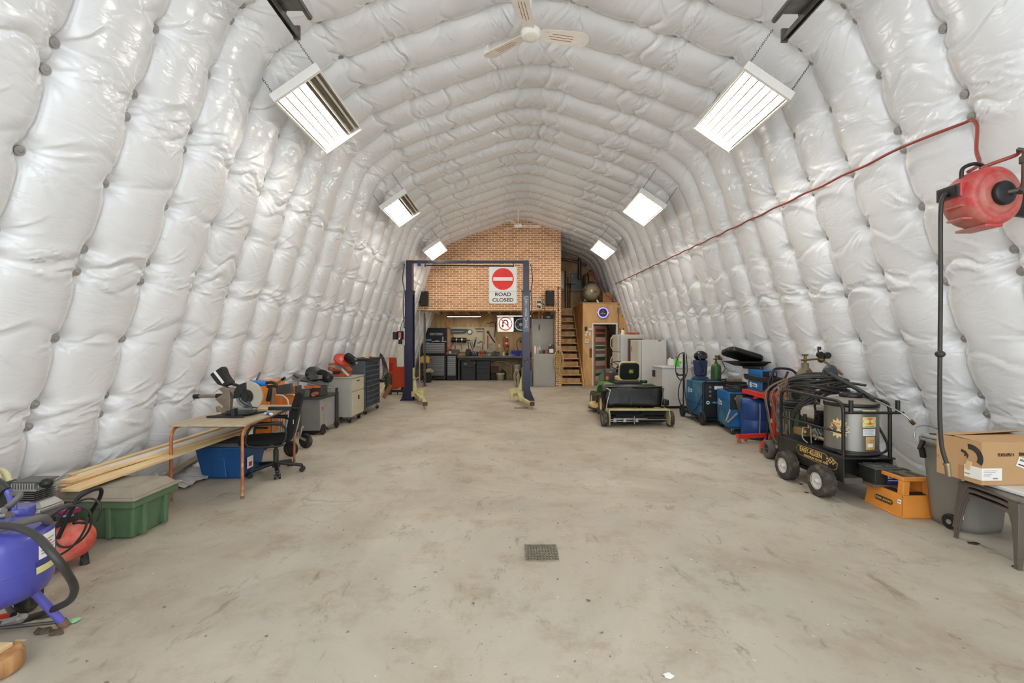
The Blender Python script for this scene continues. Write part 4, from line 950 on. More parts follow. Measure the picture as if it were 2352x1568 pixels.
Wd(t).prism([(-3.62, .14), (-3.36, .16), (-3.30, .20), (-3.14, .16), (-3.10, .12), (-3.10, 1.08), (-3.62, 1.08)], 13.36, 13.44).part('panel', oc, t, .015)
Wd(t).box(-3.22, -3.19, 13.33, 13.36, .2, 1.06).box(-3.12, -3.10, 13.31, 13.36, .1, 1.07).part('rib', oc, t, .005)
Wd(t).box(-3.60, -3.50, 13.335, 13.36, .62, .66).part('grip_ledge', mat('cart_orange_lit', (226, 96, 50), .42), t, .005)  # lighter orange paints the light caught by the ledge
Wd(t).box(-3.60, -3.50, 13.345, 13.36, .68, .92).part('grip_shade', mat('cart_orange_shaded', (176, 44, 14), .5), t, .005)  # raised block; its darker orange paints the shade of a grip recess
Wd(t).box(-3.60, -3.14, 13.30, 13.5, .06, .13).part('chassis', blk, t, .01)
for x in (-3.55, -3.36, -3.2): caster(t, x, 13.36, 0, .032)
Wd(t).cyl((-3.18, 13.31, .16), (-3.18, 13.25, .16), .06, n=18).part('side_wheel', rub, t)
Wd(t).box(-3.40, -3.34, 13.335, 13.36, 1.03, 1.07).part('catch', mat('yellow_catch', (200, 190, 90), .5), t)
# ================================================================ TWO-POST LIFT
navy = mat('lift_navy', (30, 29, 58), .38, .1, .1, 3, coat=.2); cream = mat('lift_cream', (196, 186, 132), .5, 0, .15, 10, spots=(140, 124, 84), spot_amt=.35, spot_scale=12)
LX, RX, LYY = -2.715, .372, 12.1
t = thing('car_lift', 'navy two-post car lift with cream swing arms folded on the floor', 'car lift', (-1.17, LYY, 0))
for X, s_ in ((LX, 1), (RX, -1)):
    c = Wd(t)   # C-shaped post open to the inside
    for a, b_, z0, z1 in ((.10, .14, .02, 2.89),):
        c.box(X - a, X + a, LYY - b_, LYY - b_ + .012, z0, z1).box(X - s_ * a - .006, X - s_ * a + .006, LYY - b_, LYY + b_, z0, z1).box(X - a, X + a, LYY + b_ - .012, LYY + b_, z0, z1)
    p_ = c.part('post', navy, t, .004)
    Wd(t).box(X - .078, X + .078, LYY - .12, LYY + .12, 2.8, 3.69).part('post_extension', navy, t, .005)
    Wd(t).box(X - .125, X + .125, LYY - .15, LYY + .15, 2.875, 2.895).part('collar', navy, t, .003)
    Wd(t).box(X - .22, X + .16, LYY - .20, LYY + .20, 0, .022).part('base_plate', navy, t, .003) if s_ > 0 else Wd(t).box(X - .12, X + .22, LYY - .20, LYY + .20, 0, .022).part('base_plate', navy, t, .003)
    for y in (LYY - .12, LYY + .08): Wd(t).prism([(X - s_ * .10, .02), (X - s_ * .21, .02), (X - s_ * .10, .30)], y, y + .012).part('gusset', navy, t)
    Wd(t).box(X + s_ * .06, X + s_ * .115, LYY - .09, LYY + .09, .10, .85).part('carriage', cream, t, .006)
    Wd(t).box(X + s_ * .05 - .006, X + s_ * .05 + .006, LYY - .135, LYY - .10, .5, 2.87).part('slide_track', mat('track_brown', (96, 52, 46), .5, .3), t)
    Wd(t).tube([(X - s_ * .12, LYY - .1, 3.6), (X - s_ * .17, LYY - .1, 3.2), (X - s_ * .13, LYY - .1, 2.9), (X - s_ * .15, LYY - .12, 2.5), (X - s_ * .12, LYY - .12, 1.9)], .012, 7, sub=5).part('hydraulic_hose', hose_m, t)
    # arms
    px0 = X + s_ * .16
    Wd(t).box(px0 - .09, px0 + .09, LYY - .16, LYY + .12, .10, .24).part('arm_hinge', cream, t, .01)
    Wd(t).prism([(px0 - .05, .24), (px0 + .05, .24), (px0 - s_ * .02 + .02, .62), (px0 - s_ * .03 - .01, .62)], LYY - .12, LYY - .06).part('arm_guard', cream, t, .006)
    a1 = beam(Wd(t), (px0 + s_ * .02, LYY - .05, .17), ((-2.22 if s_ > 0 else .24), 11.2, .13), .11, .09).part('swing_arm', cream, t, .006)
    e0 = Vector((-2.22 if s_ > 0 else .24, 11.2, .13)); e1 = Vector((-1.98 if s_ > 0 else .46, 10.35, .11))
    beam(Wd(t), e0 + Vector((0, .15, 0)), e1, .075, .065).part('arm_extension', cream, a1, .004)
    Wd(t).cyl(e1 + Vector((0, .02, -.02)), e1 + Vector((0, .02, .06)), .055, n=20).part('lift_pad', mat('pad_brown', (96, 62, 46), .7), a1)
    Wd(t).cyl(e1 + Vector((0, .02, -.11)), e1 + Vector((0, .02, -.02)), .02, n=10).part('pad_screw', steel, a1)
    a2 = beam(Wd(t), (px0 + s_ * .04, LYY + .02, .19), (px0 + s_ * .22, LYY - .35, .17), .10, .09).part('swing_arm', cream, t, .006)
    f0 = Vector((px0 + s_ * .22, LYY - .35, .17)); Wd(t).cyl(f0 + Vector((0, 0, -.10)), f0 + Vector((0, 0, .13)), .06, n=20).part('lift_pad', cream, a2)
    Wd(t).box(f0.x - .06, f0.x + .06, f0.y - .04, f0.y + .04, .22, .33).part('pad_bracket', cream, a2, .004)
    Wd(t).tube([(px0 - .05, LYY - .14, .55), (px0 + s_ * .05, LYY - .2, .58), (px0 + s_ * .10, LYY - .14, .62)], .012, 6).part('pin_lever', alu, t)
g = Wd(t).box(LX - .09, RX + .09, LYY - .05, LYY + .05, 3.63, 3.70); g.part('crossbar', navy, t, .005)
Wd(t).cyl((LX + .40, LYY - .08, 3.56), (RX - .33, LYY - .08, 3.54), .018, n=10).part('shutoff_bar', mat('bar_brown', (40, 26, 26), .5), t)
for x in (LX + .42, RX - .33): Wd(t).box(x - .012, x + .012, LYY - .09, LYY - .05, 3.52, 3.66).part('bar_hanger', navy, t)
Wd(t).box(LX + .22, LX + .30, LYY - .10, LYY + .0, 3.55, 3.65).part('limit_switch', mat('switch_blue', (40, 40, 120), .4), t, .004)
Wd(t).box(-1.20, -1.12, LYY - .055, LYY + .055, 3.625, 3.705).part('crossbar_joint', navy, t, .004)
# power unit
ux = LX - .25
u = Wd(t).cyl((ux + .02, LYY - .1, 1.60), (ux + .02, LYY - .1, 1.82), .085, n=24).part('pump_motor', blk, t)
Wd(t).cyl((ux + .02, LYY - .1, 1.48), (ux + .02, LYY - .1, 1.60), .05, n=18).part('pump_body', blkm, t)
Wd(t).box(ux - .17, ux - .07, LYY - .15, LYY - .05, 1.60, 1.80).part('switch_box', blk, t, .006)
wrap(t, (ux + .02, LYY - .1), .0855, -112, -68, 1.64, 1.79, mat('danger_pink', (206, 90, 92), .5), 'warning_label')
wrap(t, (ux + .02, LYY - .1), .0865, -105, -85, 1.60, 1.65, paper, 'warning_label')
Wd(t).box(ux - .06, ux + .13, LYY - .20, LYY + .0, .88, 1.46).part('oil_tank', mat('tank_cream', (186, 180, 166), .5), t, .035, seg=4)
Wd(t).tube([(ux + .02, LYY - .1, 1.82), (ux + .05, LYY - .1, 2.0), (ux + .16, LYY - .1, 2.3), (ux + .17, LYY - .1, 3.0)], .008, 6, sub=5).part('power_cable', hose_m, t)
# the lettering column
lp = decal(t, RX, LYY - .1415, 2.28, .155, .95, mat('lift_label', (104, 108, 122), .5), '-y', 'name_label')
lt = mat('label_letter', (190, 192, 196), .5)
for i, ch in enumerate('Carjack'): text(ch, .135, Vector((RX, LYY - .1445, 2.69 - i * .072)) - t.location, (90, 0, 0), lt, lp, sx=1.1, thick=.001)
for i, ch in enumerate('USA'): text(ch, .13, Vector((RX, LYY - .1445, 2.13 - i * .095)) - t.location, (90, 0, 0), lt, lp, sx=1.1, thick=.001)
Wd(t).cyl((RX, LYY - .148, 1.06), (RX, LYY - .14, 1.06), .065, n=24).part('access_cover', mat('cover_black', (40, 42, 40)), t)
for x, z in ((-.02, .035), (.02, -.04)): Wd(t).cyl((RX + x, LYY - .152, 1.06 + z), (RX + x, LYY - .148, 1.06 + z), .008, n=8).part('screw', steel, t)

# ================================================================ ON THE BRICK WALL
yb = YF - .002
t = thing('road_closed_sign', 'white ROAD CLOSED sign with red no-entry disc on the brick wall', 'sign', (-.31, yb, 3.48))
Wd(t).prism(rrect(.965, 1.285, .06, 5, -.31, 3.48), yb - .012, yb - .004).part('sign_back', alu, t)
Wd(t).prism(rrect(.94, 1.26, .05, 5, -.31, 3.48), yb - .015, yb - .012).part('sign_face', mat('sign_white', (232, 232, 230), .35, 0, .03, 4, spots=(206, 206, 204), spot_amt=.32, spot_scale=3), t)
rs = mat('sign_red', (226, 42, 36), .4, 0, .08, 2, spots=(190, 26, 26), spot_amt=.40, spot_scale=2.2)
Wd(t).cyl((-.31, yb - .018, 3.685), (-.31, yb - .015, 3.685), .372, n=64, smooth=False).part('no_entry_disc', rs, t)
Wd(t).box(-.64, .02, yb - .021, yb - .018, 3.625, 3.745).part('white_bar', mat('sign_bar', (236, 236, 234), .4, 0, .02), t)
Wd(t).box(-.77, .15, yb - .017, yb - .015, 3.252, 3.257).part('divider_line', ink, t)
text('ROAD', .175, Vector((-.31, yb - .016, 3.155)) - t.location, (90, 0, 0), ink, t, sx=1.12, bold=.003)
text('CLOSED', .175, Vector((-.31, yb - .016, 2.965)) - t.location, (90, 0, 0), ink, t, sx=1.12, bold=.003)
for x in (-2.985, 1.29):
    lb = 'black wall speaker on the bricks near the quilted curve' if x < 0 else 'black wall speaker on the bricks above the grey cabinets'
    t = thing('wall_speaker', lb, 'speaker', (x, yb, 3.0), 0, 'black speakers on the brick wall')
    w_, z0, z1 = (.27, 2.76, 3.25) if x < 0 else (.29, 2.78, 3.28)
    Wd(t).box(x - w_ / 2, x + w_ / 2, yb - .20, yb - .005, z0, z1).part('cabinet', mat('speaker_black', (30, 30, 29), .6), t, .01)
    Wd(t).box(x - w_ / 2 + .015, x + w_ / 2 - .015, yb - .212, yb - .20, z0 + .015, z1 - .015).part('grille', mat('grille', (44, 44, 42), .9, 0, .3, 90, bump=.6, bscale=200), t, .008)
    Wd(t).box(x - .02, x + .02, yb - .214, yb - .212, z1 - .04, z1 - .03).part('badge', steel, t)
t = thing('wall_outlet_panel', 'wall outlet panel with plugs and an orange cord, below the speaker on the bricks', 'outlet', (.92, yb, 2.8))
Wd(t).box(.83, 1.02, yb - .03, yb - .0, 2.66, 2.97).part('backing_plate', mat('outlet_cream', (206, 196, 170), .5), t, .004)
for x, z in ((.885, 2.885), (.955, 2.885), (.885, 2.74), (.95, 2.72)): Wd(t).box(x - .025, x + .025, yb - .055, yb - .03, z - .03, z + .045).part('plug', blk, t, .006)
Wd(t).box(.87, .98, yb - .04, yb - .03, 2.79, 2.85).part('switch_plate', white_p, t, .002)
Wd(t).tube([(.91, yb - .07, 2.78), (.92, yb - .08, 2.6), (.92, yb - .08, 2.2), (.925, yb - .08, 2.12)], .008, 6, sub=4).part('orange_cord', mat('cord_orange', (196, 104, 70), .5), t)
Wd(t).cyl((.925, yb - .08, 1.93), (.925, yb - .08, 2.12), .018, n=10).part('cord_end', blk, t)
Wd(t).tube([(.98, yb - .05, 2.84), (1.08, yb - .05, 2.82), (1.12, yb - .06, 2.55), (1.22, yb - .06, 2.40), (1.36, yb - .06, 2.44), (1.42, yb - .06, 2.7), (1.40, yb - .05, 2.80)], .008, 6, sub=5).part('speaker_wire', blk, t)
# conduit with gauge and the coil of hose on the pier
t = thing('air_pipe', 'copper air pipe with gauge running down the brick pier', 'pipe', (1.60, yb, 2.0))
Wd(t).tube([(2.9, 16.2, 3.385), (1.74, 16.0, 3.40), (1.66, yb - .06, 3.40), (1.60, yb - .04, 3.38), (1.585, yb - .03, 3.30), (1.585, yb - .03, 1.35)], .013, 8).part('pipe', mat('old_copper', (126, 100, 76), .5, .4), t)
for z in (3.38, 2.62, 1.4): Wd(t).cyl((1.585, yb - .03, z - .03), (1.585, yb - .03, z + .03), .022, n=8).part('fitting', mat('fitting_dark', (60, 66, 56), .5, .4), t)
Wd(t).cyl((1.585, yb - .05, 1.36), (1.535, yb - .08, 1.36), .05, n=20).part('regulator_gauge', mat('gauge_clear', (196, 196, 190), .2), t)
t = thing('air_hose', 'yellow air hose coiled on a hook of the brick pier', 'hose', (1.60, yb - .06, .9))
yh = mat('yellow_hose', (190, 160, 96), .5)
Wd(t).box(1.56, 1.63, yb - .12, yb - .0, 1.17, 1.25).part('hook', blk, t)
for k, (cx2, cz2, rx2, rz2) in enumerate(((1.60, .98, .16, .27), (1.61, .96, .14, .28), (1.58, .84, .145, .40), (1.62, .80, .12, .42), (1.59, .92, .15, .34))):
    P = [(cx2 + rx2 * math.sin(2 * PI * i / 16), yb - .05 - .018 * k, cz2 + rz2 * math.cos(2 * PI * i / 16)) for i in range(16)]
    Wd(t).tube(P, .0135, 7, closed=True, sub=3).part('hose_loop', yh, t)
Wd(t).tube([(1.64, yb - .15, .62), (1.58, yb - .15, .42), (1.53, yb - .15, .22), (1.60, yb - .15, .12), (1.70, yb - .15, .17), (1.69, yb - .15, .36), (1.60, yb - .15, .52), (1.63, yb - .14, .9), (1.60, yb - .14, 1.25)], .0135, 7, sub=6).part('hose_tail', yh, t)

# ================================================================ UNDER THE LOFT
cabg = mat('cabinet_grey', (158, 156, 148), .5, .1, .05, spots=(128, 124, 116), spot_amt=.28, spot_scale=4)
t = thing('steel_cabinet', 'low grey steel cabinet with bottles along its top', 'cabinet', (1.11, 15.8, 0))
Wd(t).box(.73, 1.49, 15.58, 16.15, 0, 1.13).part('body', cabg, t, .008)
Wd(t).box(.755, 1.465, 15.57, 15.582, .05, 1.09).part('door', cabg, t, .002)
t = thing('steel_cabinet', 'tall grey steel cabinet standing behind the low one', 'cabinet', (1.13, 16.5, 0))
Wd(t).box(.73, 1.49, 16.20, 16.75, 0, 2.36).part('body', cabg, t, .008)
d_ = Wd(t).box(.75, 1.47, 16.19, 16.202, 1.0, 2.33).part('door', cabg, t, .002)
def bottle(nm, lb, x, y, z, r, h, m_, cap=None, neck=.4, grp=None, prof_=None):
    t = thing(nm, lb, 'bottle', (x, y, z), 0, grp)
    G().lathe([(r * .9, 0), (r, .01), (r, h * .7), (r * .8, h * .8), (r * neck, h * .88), (r * neck, h * .95)], n=18).part('bottle_body', m_, t)
    G().cyl((0, 0, h * .93), (0, 0, h), r * neck * 1.15, n=12).part('cap', cap or white_p, t); return t
gp = 'bottles on the low grey cabinet'
bottle('spray_bottle', 'tall white bottle at the lift end of the low cabinet top', .80, 15.72, 1.132, .038, .27, white_p, None, .7, gp)
bottle('glue_bottle', 'pale orange and white bottle, second on the low cabinet from the lift', .895, 15.70, 1.132, .032, .22, mat('peach_label', (222, 170, 140), .5), None, .5, gp)
bottle('oil_bottle', 'slim cream bottle with long neck on the low cabinet', .965, 15.76, 1.132, .026, .28, mat('cream_bottle', (226, 222, 204), .5), None, .3, gp)
bottle('cleaner_bottle', 'squat teal bottle on the low grey cabinet', .975, 15.66, 1.132, .04, .11, mat('teal_bottle', (30, 116, 140), .4), mat('teal_bottle', (30, 116, 140)), .8, gp)
bottle('stain_jar', 'dark brown jar on the low grey cabinet', 1.09, 15.70, 1.132, .045, .13, mat('brown_jar', (86, 46, 26), .35), mat('brown_jar', (86, 46, 26)), .9, gp)
bottle('stain_jar', 'rust-orange jar on the low grey cabinet', 1.20, 15.70, 1.132, .05, .14, mat('rust_jar', (168, 78, 40), .35), mat('rust_jar', (168, 78, 40)), .9, gp)
t = thing('oil_jug', 'dark brown jug with white label on the low grey cabinet', 'jug', (1.355, 15.72, 1.132))
G().box(-.09, .09, -.05, .05, 0, .20).frus((-.09, .09, -.05, .05), (-.06, .02, -.03, .03), .20, .27).part('jug_body', mat('jug_brown', (48, 28, 34), .35), t, .012)
G().tube([(.0, 0, .26), (.04, 0, .30), (.09, 0, .28), (.085, 0, .2)], .012, 8, sub=4).part('jug_handle', mat('jug_brown', (48, 28, 34)), t); G().cyl((-.045, 0, .26), (-.045, 0, .31), .02, n=12).part('cap', white_p, t)
G().box(-.07, .07, -.053, -.0505, .03, .16).part('label_sticker', paper, t)
t = thing('radio', 'small dark radio on top of the tall grey cabinet', 'radio', (1.30, 16.4, 2.362)); G().box(-.16, .16, -.1, .1, 0, .13).part('radio_body', blk, t, .01); G().box(-.05, .06, -.103, -.1, .05, .09).part('display', alu, t)
tag(G().box(-.12, .12, -.15, .15, 0, .16).part('cardboard_box', mat('carton', (150, 112, 72), .8)), 'brown carton on top of the tall grey cabinet', 'box', loc=(.90, 16.5, 2.362))
bottle('spray_can', 'small cream spray can on top of the tall grey cabinet', 1.09, 16.4, 2.362, .03, .14, mat('cream_bottle', (226, 222, 204)), None, .5)

# tool chest
t = thing('tool_chest', 'black rolling tool chest with silver drawers and its lid raised', 'tool chest', (-3.07, 18.2, 0))
tb = mat('chest_black', (16, 16, 17), .35, .1, .1); dsil = mat('drawer_silver', (122, 122, 122), .35, .4, .06); dtrim = mat('drawer_trim', (196, 196, 194), .3, .7, .05)
Wd(t).box(-3.56, -2.60, 18.02, 18.50, .14, 1.02).part('lower_cabinet', tb, t, .006)
Wd(t).box(-3.54, -2.63, 18.06, 18.48, 1.02, 1.53).part('upper_chest', tb, t, .006)
l_ = Wd(t).prism([(-3.50, 1.53), (-2.63, 1.53), (-2.63, 2.10), (-3.42, 2.10), (-3.50, 1.9)], 18.46, 18.50).part('raised_lid', tb, t, .006)
o_ = Wd(t).prism(rrect(.54, .10, .04, 5, -3.07, 1.85), 18.452, 18.458).part('logo_plate', steel, l_)
Wd(t).prism(rrect(.52, .082, .035, 5, -3.07, 1.85), 18.449, 18.452).part('logo_field', tb, o_)
text('GRAY TOOLS', .075, Vector((-3.07, 18.447, 1.85)) - t.location, (90, 0, 0), white_p, l_, sx=1.05, bold=.001)
def drawers(t, x0, x1, y, zs):
    for z0, z1 in zs:
        d_ = Wd(t).box(x0, x1, y - .012, y, z0, z1).part('drawer', dsil, t, .002)
        Wd(t).box(x0, x1, y - .03, y - .012, z1 - .018, z1).part('drawer_pull', dtrim, d_, .002)
drawers(t, -3.53, -2.68, 18.06, [(1.415, 1.478), (1.35, 1.41), (1.285, 1.345), (1.22, 1.28), (1.09, 1.215)])
drawers(t, -3.53, -2.68, 18.02, [(.875, .96), (.785, .87), (.695, .78), (.605, .69), (.44, .60), (.20, .435)])
text('GRAY TOOLS', .035, Vector((-3.42, 18.055, 1.505)) - t.location, (90, 0, 0), paper, t, sx=1.3); text('GRAY TOOLS', .035, Vector((-3.42, 18.015, .99)) - t.location, (90, 0, 0), paper, t, sx=1.3)
for x in (-3.48, -2.68): caster(t, x, 18.08, 0, .055, (1, .3, 0), .03)
for x in (-3.48, -2.68): caster(t, x, 18.42, 0, .055, (1, .3, 0), .03)
t2 = thing('power_drill', 'blue cordless tool lying in the open tool chest', 'drill', (-3.38, 18.3, 1.532)); G().box(-.14, .14, -.05, .05, .02, .12).part('tool_body', mat('drill_blue', (70, 140, 196), .4), t2, .03); G().box(-.06, .02, -.055, -.05, .05, .10).part('badge', mat('danger_pink', (206, 90, 92)), t2); G().cyl((-.12, 0, .0), (-.10, 0, .03), .02).part('foot', white_p, t2)
random.seed(5)
for i, lb in enumerate(('grey socket rail lying at the middle of the open chest', 'small cream part in the open chest beside the blue tool', 'bent silver wrench in the open tool chest', 'small white part at the hinge end of the open chest', 'short silver bar at the orange-cord side of the open chest')):
    x = (-3.05, -3.18, -2.98, -2.78, -2.68)[i]
    g = beam(G(), (-.10, 0, .015), (.10, .02, (.06, .03, .03, .03, .03)[i]), .04, .03) if i in (0, 2) else G().box(-.05, .05, -.03, .03, 0, .035)
    tag(g.part(('socket_rail', 'metal_part', 'wrench', 'metal_part', 'metal_bar')[i], mat('pale_metal', (168, 166, 150), .4, .5), None, .004), lb, 'tool', loc=(x, 18.25, 1.532))
bottle('aerosol_can', 'silver aerosol can standing in the open tool chest', -2.79, 18.32, 1.532, .035, .22, alu, alu, .5)
t = thing('side_chest', 'narrow black side cabinet with silver drawers beside the tool chest', 'tool cabinet', (-2.36, 18.2, 0))
Wd(t).box(-2.585, -2.20, 18.04, 18.50, .10, 1.03).part('carcass', tb, t, .006)
drawers(t, -2.56, -2.235, 18.04, [(.905, .96), (.84, .895), (.74, .83), (.66, .73), (.575, .65), (.49, .565), (.32, .48), (.20, .31)])
Wd(t).box(-2.57, -2.22, 18.06, 18.48, 0, .10).part('plinth', tb, t)

# workbench and what stands below it
t = thing('workbench', 'long dark steel workbench along the plywood wall', 'workbench', (-.95, 18.3, 0))
bt = mat('bench_top', (88, 82, 76), .35, .4, .3, 3)
Wd(t).box(-2.17, .60, 17.98, 18.72, .90, .97).part('bench_top', bt, t, .006)
for x in (-2.10, .52):
    for y in (18.04, 18.66): Wd(t).box(x - .035, x + .035, y - .035, y + .035, 0, .90).part('leg', mat('bench_leg', (52, 48, 44), .6), t)
Wd(t).box(-2.08, .50, 18.03, 18.07, .80, .90).part('apron', mat('bench_leg', (52, 48, 44)), t)
Wd(t).box(-2.10, .55, 18.60, 18.64, .2, .8).part('back_panel', mat('dark_board', (30, 28, 26), .7), t) if False else None
fc = mat('file_black', (24, 24, 23), .5, .1, .15)
for k, (x0, x1, lb) in enumerate(((-2.02, -1.45, 'black two-door cabinet under the bench, end with white papers on top'), (-1.42, -.88, 'black drawer cabinet under the bench, next to the bucket'))):
    t = thing('file_cabinet', lb, 'cabinet', ((x0 + x1) / 2, 18.3, 0), 0, 'black cabinets under the bench')
    Wd(t).box(x0, x1, 18.09, 18.55, 0, .78).part('carcass', fc, t, .004)
    zs = ((.04, .50), (.52, .76)) if k == 0 else ((.04, .28), (.30, .46), (.48, .61), (.63, .76))
    for z0, z1 in zs:
        d_ = Wd(t).box(x0 + .015, x1 - .015, 18.075, 18.092, z0, z1).part('drawer', mat('file_face', (40, 40, 38), .5, .1, .15), t, .003)
        Wd(t).box((x0 + x1) / 2 - .08, (x0 + x1) / 2 + .08, 18.068, 18.076, z1 - .06, z1 - .035).part('drawer_pull', blk, d_)
    if k == 0: decal(t, x0 + .17, 18.074, .66, .13, .08, mat('grey_label', (110, 110, 104), .5)); decal(t, x1 - .02, 18.074, .70, .03, .05, paper)
tag(G().box(-.14, .14, -.08, .08, 0, .03).part('paper_stack', paper, None, .002), 'white papers on the first black cabinet under the bench', 'papers', loc=(-1.80, 18.25, .781))
def bucket(nm, lb, x, y, z, r0, r1, h, m_, rim=None):
    t = thing(nm, lb, 'bucket', (x, y, z)); G().lathe([(r0 * .1, .0), (r0, 0), (r1, h), (r1 + .008, h), (r1 + .008, h - .03), (r1 - .004, h - .03), (r1 - .008, h), (r0 - .01, .02), (.01, .02)], n=28).part('bucket_body', m_, t)
    G().tube([(r1 * math.cos(a), r1 * math.sin(a) * .3 - r1 * .9 * abs(math.sin(a)), h - .02 - .1 * math.sin(a)) for a in [PI * k / 10 for k in range(11)]], .004, 6).part('bucket_handle', steel, t); return t
bucket('paint_bucket', 'paint-spattered white bucket on the floor under the bench', -.46, 18.15, 0, .13, .155, .28, mat('spattered', (196, 184, 164), .6, 0, .15, 8, spots=(110, 84, 66), spot_amt=.4, spot_scale=14))
tag(G().box(-.15, .15, -.1, .1, 0, .26).part('tool_box', mat('box_brown', (72, 40, 26), .6), None, .01), 'brown box tilted on the shelf clutter behind the paint bucket', 'box', loc=(-.70, 18.35, .28))
tag(G().box(-.14, .14, -.1, .1, 0, .275).part('crate', mat('crate_dark', (26, 24, 22), .7), None, .01), 'dark crate carrying the brown box under the bench', 'crate', loc=(-.70, 18.35, 0))
t = thing('watering_can', 'dark green can behind the paint bucket under the bench', 'can', (-.36, 18.42, 0)); G().lathe([(.12, 0), (.12, .30), (.06, .36), (.03, .40)], n=20).part('can_body', mat('can_green', (22, 76, 40), .5), t); G().tube([(.0, 0, .38), (-.06, -.02, .44), (-.1, -.02, .34)], .012, 6, sub=3).part('can_handle', mat('can_green', (22, 76, 40)), t)
t = thing('wheel_arch', 'curved silver arch strip standing under the bench', 'metal strip', (-.55, 18.5, 0))
P = [(-.85 + .82 * i / 16, 18.52, .52 + .22 * math.sin(PI * (i / 16) * .75 + .5)) for i in range(17)]; Wd(t).tube([(-.85, 18.52, .02)] + P + [(-.03, 18.52, .02)], .022, 8).part('strip', alu, t)
t = thing('shop_vacuum', 'grey canister shop vacuum with hose under the bench', 'vacuum', (.22, 18.22, 0))
G().lathe([(.10, 0), (.12, .02), (.125, .34), (.13, .36), (.13, .38)], n=24).part('canister', mat('vac_dark', (54, 52, 50), .5), t)
G().lathe([(.13, .38), (.15, .40), (.155, .60), (.145, .63), (.08, .65), (.02, .655)], n=24).part('vacuum_head', mat('vac_grey', (150, 150, 146), .5), t)
G().tube([(-.13, -.02, .34), (-.16, -.05, .2), (-.13, -.07, .08), (0, -.12, .03)], .02, 8, sub=5).part('vacuum_hose', mat('hose_grey', (112, 108, 102), .5), t); G().box(-.02, .08, -.14, -.12, .14, .24).part('label_sticker', mat('peach_label', (222, 170, 140)), t)

# on the bench
BT = .9705
def tg(g, nm, m_, lb, cat, x, y, z=BT, bev=.006, grp=None): o = g.part(nm, m_, None, bev); return tag(o, lb, cat, grp, (x, y, z))
t = thing('battery_charger', 'black box-shaped charger on the bench beside the side chest', 'charger', (-1.76, 18.3, BT)); G().box(-.10, .10, -.1, .1, 0, .24).part('case', blk, t, .02); G().box(-.08, .08, -.08, .08, .24, .28).part('case_top', mat('case_top', (60, 60, 58), .4), t, .01)
t = thing('socket_case', 'dark green cased tool on the bench between charger and red spool', 'tool case', (-1.50, 18.3, BT)); G().box(-.14, .14, -.1, .1, 0, .18).part('case', mat('case_dkgreen', (34, 44, 42), .4), t, .03); G().cyl((-.05, -.105, .13), (-.05, -.09, .13), .015).cyl((.04, -.105, .13), (.04, -.09, .13), .015).part('latch', steel, t)
t = thing('wire_spool', 'red wire spool with a wooden core on the bench', 'spool', (-1.22, 18.22, BT)); G().lathe([(.07, 0), (.07, .01), (.055, .012), (.055, .13), (.07, .132), (.07, .142)], n=20).part('spool', red_p, t); G().lathe([(.05, .142), (.06, .17), (.075, .22), (.075, .26), (.02, .265)], n=20).part('core', mat('core_tan', (176, 140, 92), .6), t)
t = thing('bench_grinder', 'bench grinder with pale green body on the workbench', 'bench grinder', (-.89, 18.28, BT))
G().cyl((-.11, 0, .17), (.11, 0, .17), .065, n=24).part('motor', mat('grinder_green', (156, 166, 130), .45), t); G().frus((-.10, .10, -.07, .07), (-.04, .04, -.04, .04), 0, .11).part('stand', mat('grinder_grey', (140, 142, 134), .45), t)
for s_ in (-1, 1): G().cyl((s_ * .13, 0, .17), (s_ * .19, 0, .17), .085, n=24).part('wheel_guard', mat('grinder_grey', (140, 142, 134)), t); G().box(s_ * .20 - .03, s_ * .20 + .03, -.12, -.06, .08, .20).part('spark_shield', blk, t)
t = thing('bench_vise', 'black vise at the bench end of the grinder', 'vise', (-.58, 18.2, BT)); G().box(-.09, .09, -.08, .12, 0, .14).part('vise_body', blk, t, .02); G().box(-.10, .10, -.11, -.085, .07, .17).part('jaw', dk, t, .004); G().cyl((0, -.2, .08), (0, -.1, .08), .012).cyl((-.07, -.2, .08), (.07, -.2, .08), .008).part('screw', steel, t)
tg(G().lathe([(.045, 0), (.045, .14), (.04, .145), (.01, .145)], n=18), 'paint_can', mat('cream_can', (220, 206, 172), .45), 'cream can on the bench beyond the vise', 'can', -.33, 18.25, BT, 0)
tg(G().lathe([(.03, 0), (.03, .03), (.01, .035)], n=14), 'metal_cap', steel, 'small bright cap at the bench edge below the cream can', 'cap', -.33, 18.05, BT, 0)  # a loose metal cap
tg(G().lathe([(.04, 0), (.045, .09), (.03, .12), (.03, .16), (.01, .16)], n=14), 'glass_jar', mat('glass_pale', (150, 170, 158), .15), 'pale glass jar on the bench beside the blue bin', 'jar', -.08, 18.3, BT, 0)
t = thing('parts_bin', 'deep blue plastic bin on the bench', 'bin', (.17, 18.2, BT)); bb_ = mat('bin_blue', (34, 44, 150), .4)
G().frus((-.16, .16, -.12, .12), (-.20, .20, -.15, .15), 0, .20).part('bin_body', bb_, t, .01); G().box(-.21, .21, -.16, .16, .20, .22).part('bin_rim', bb_, t, .004)
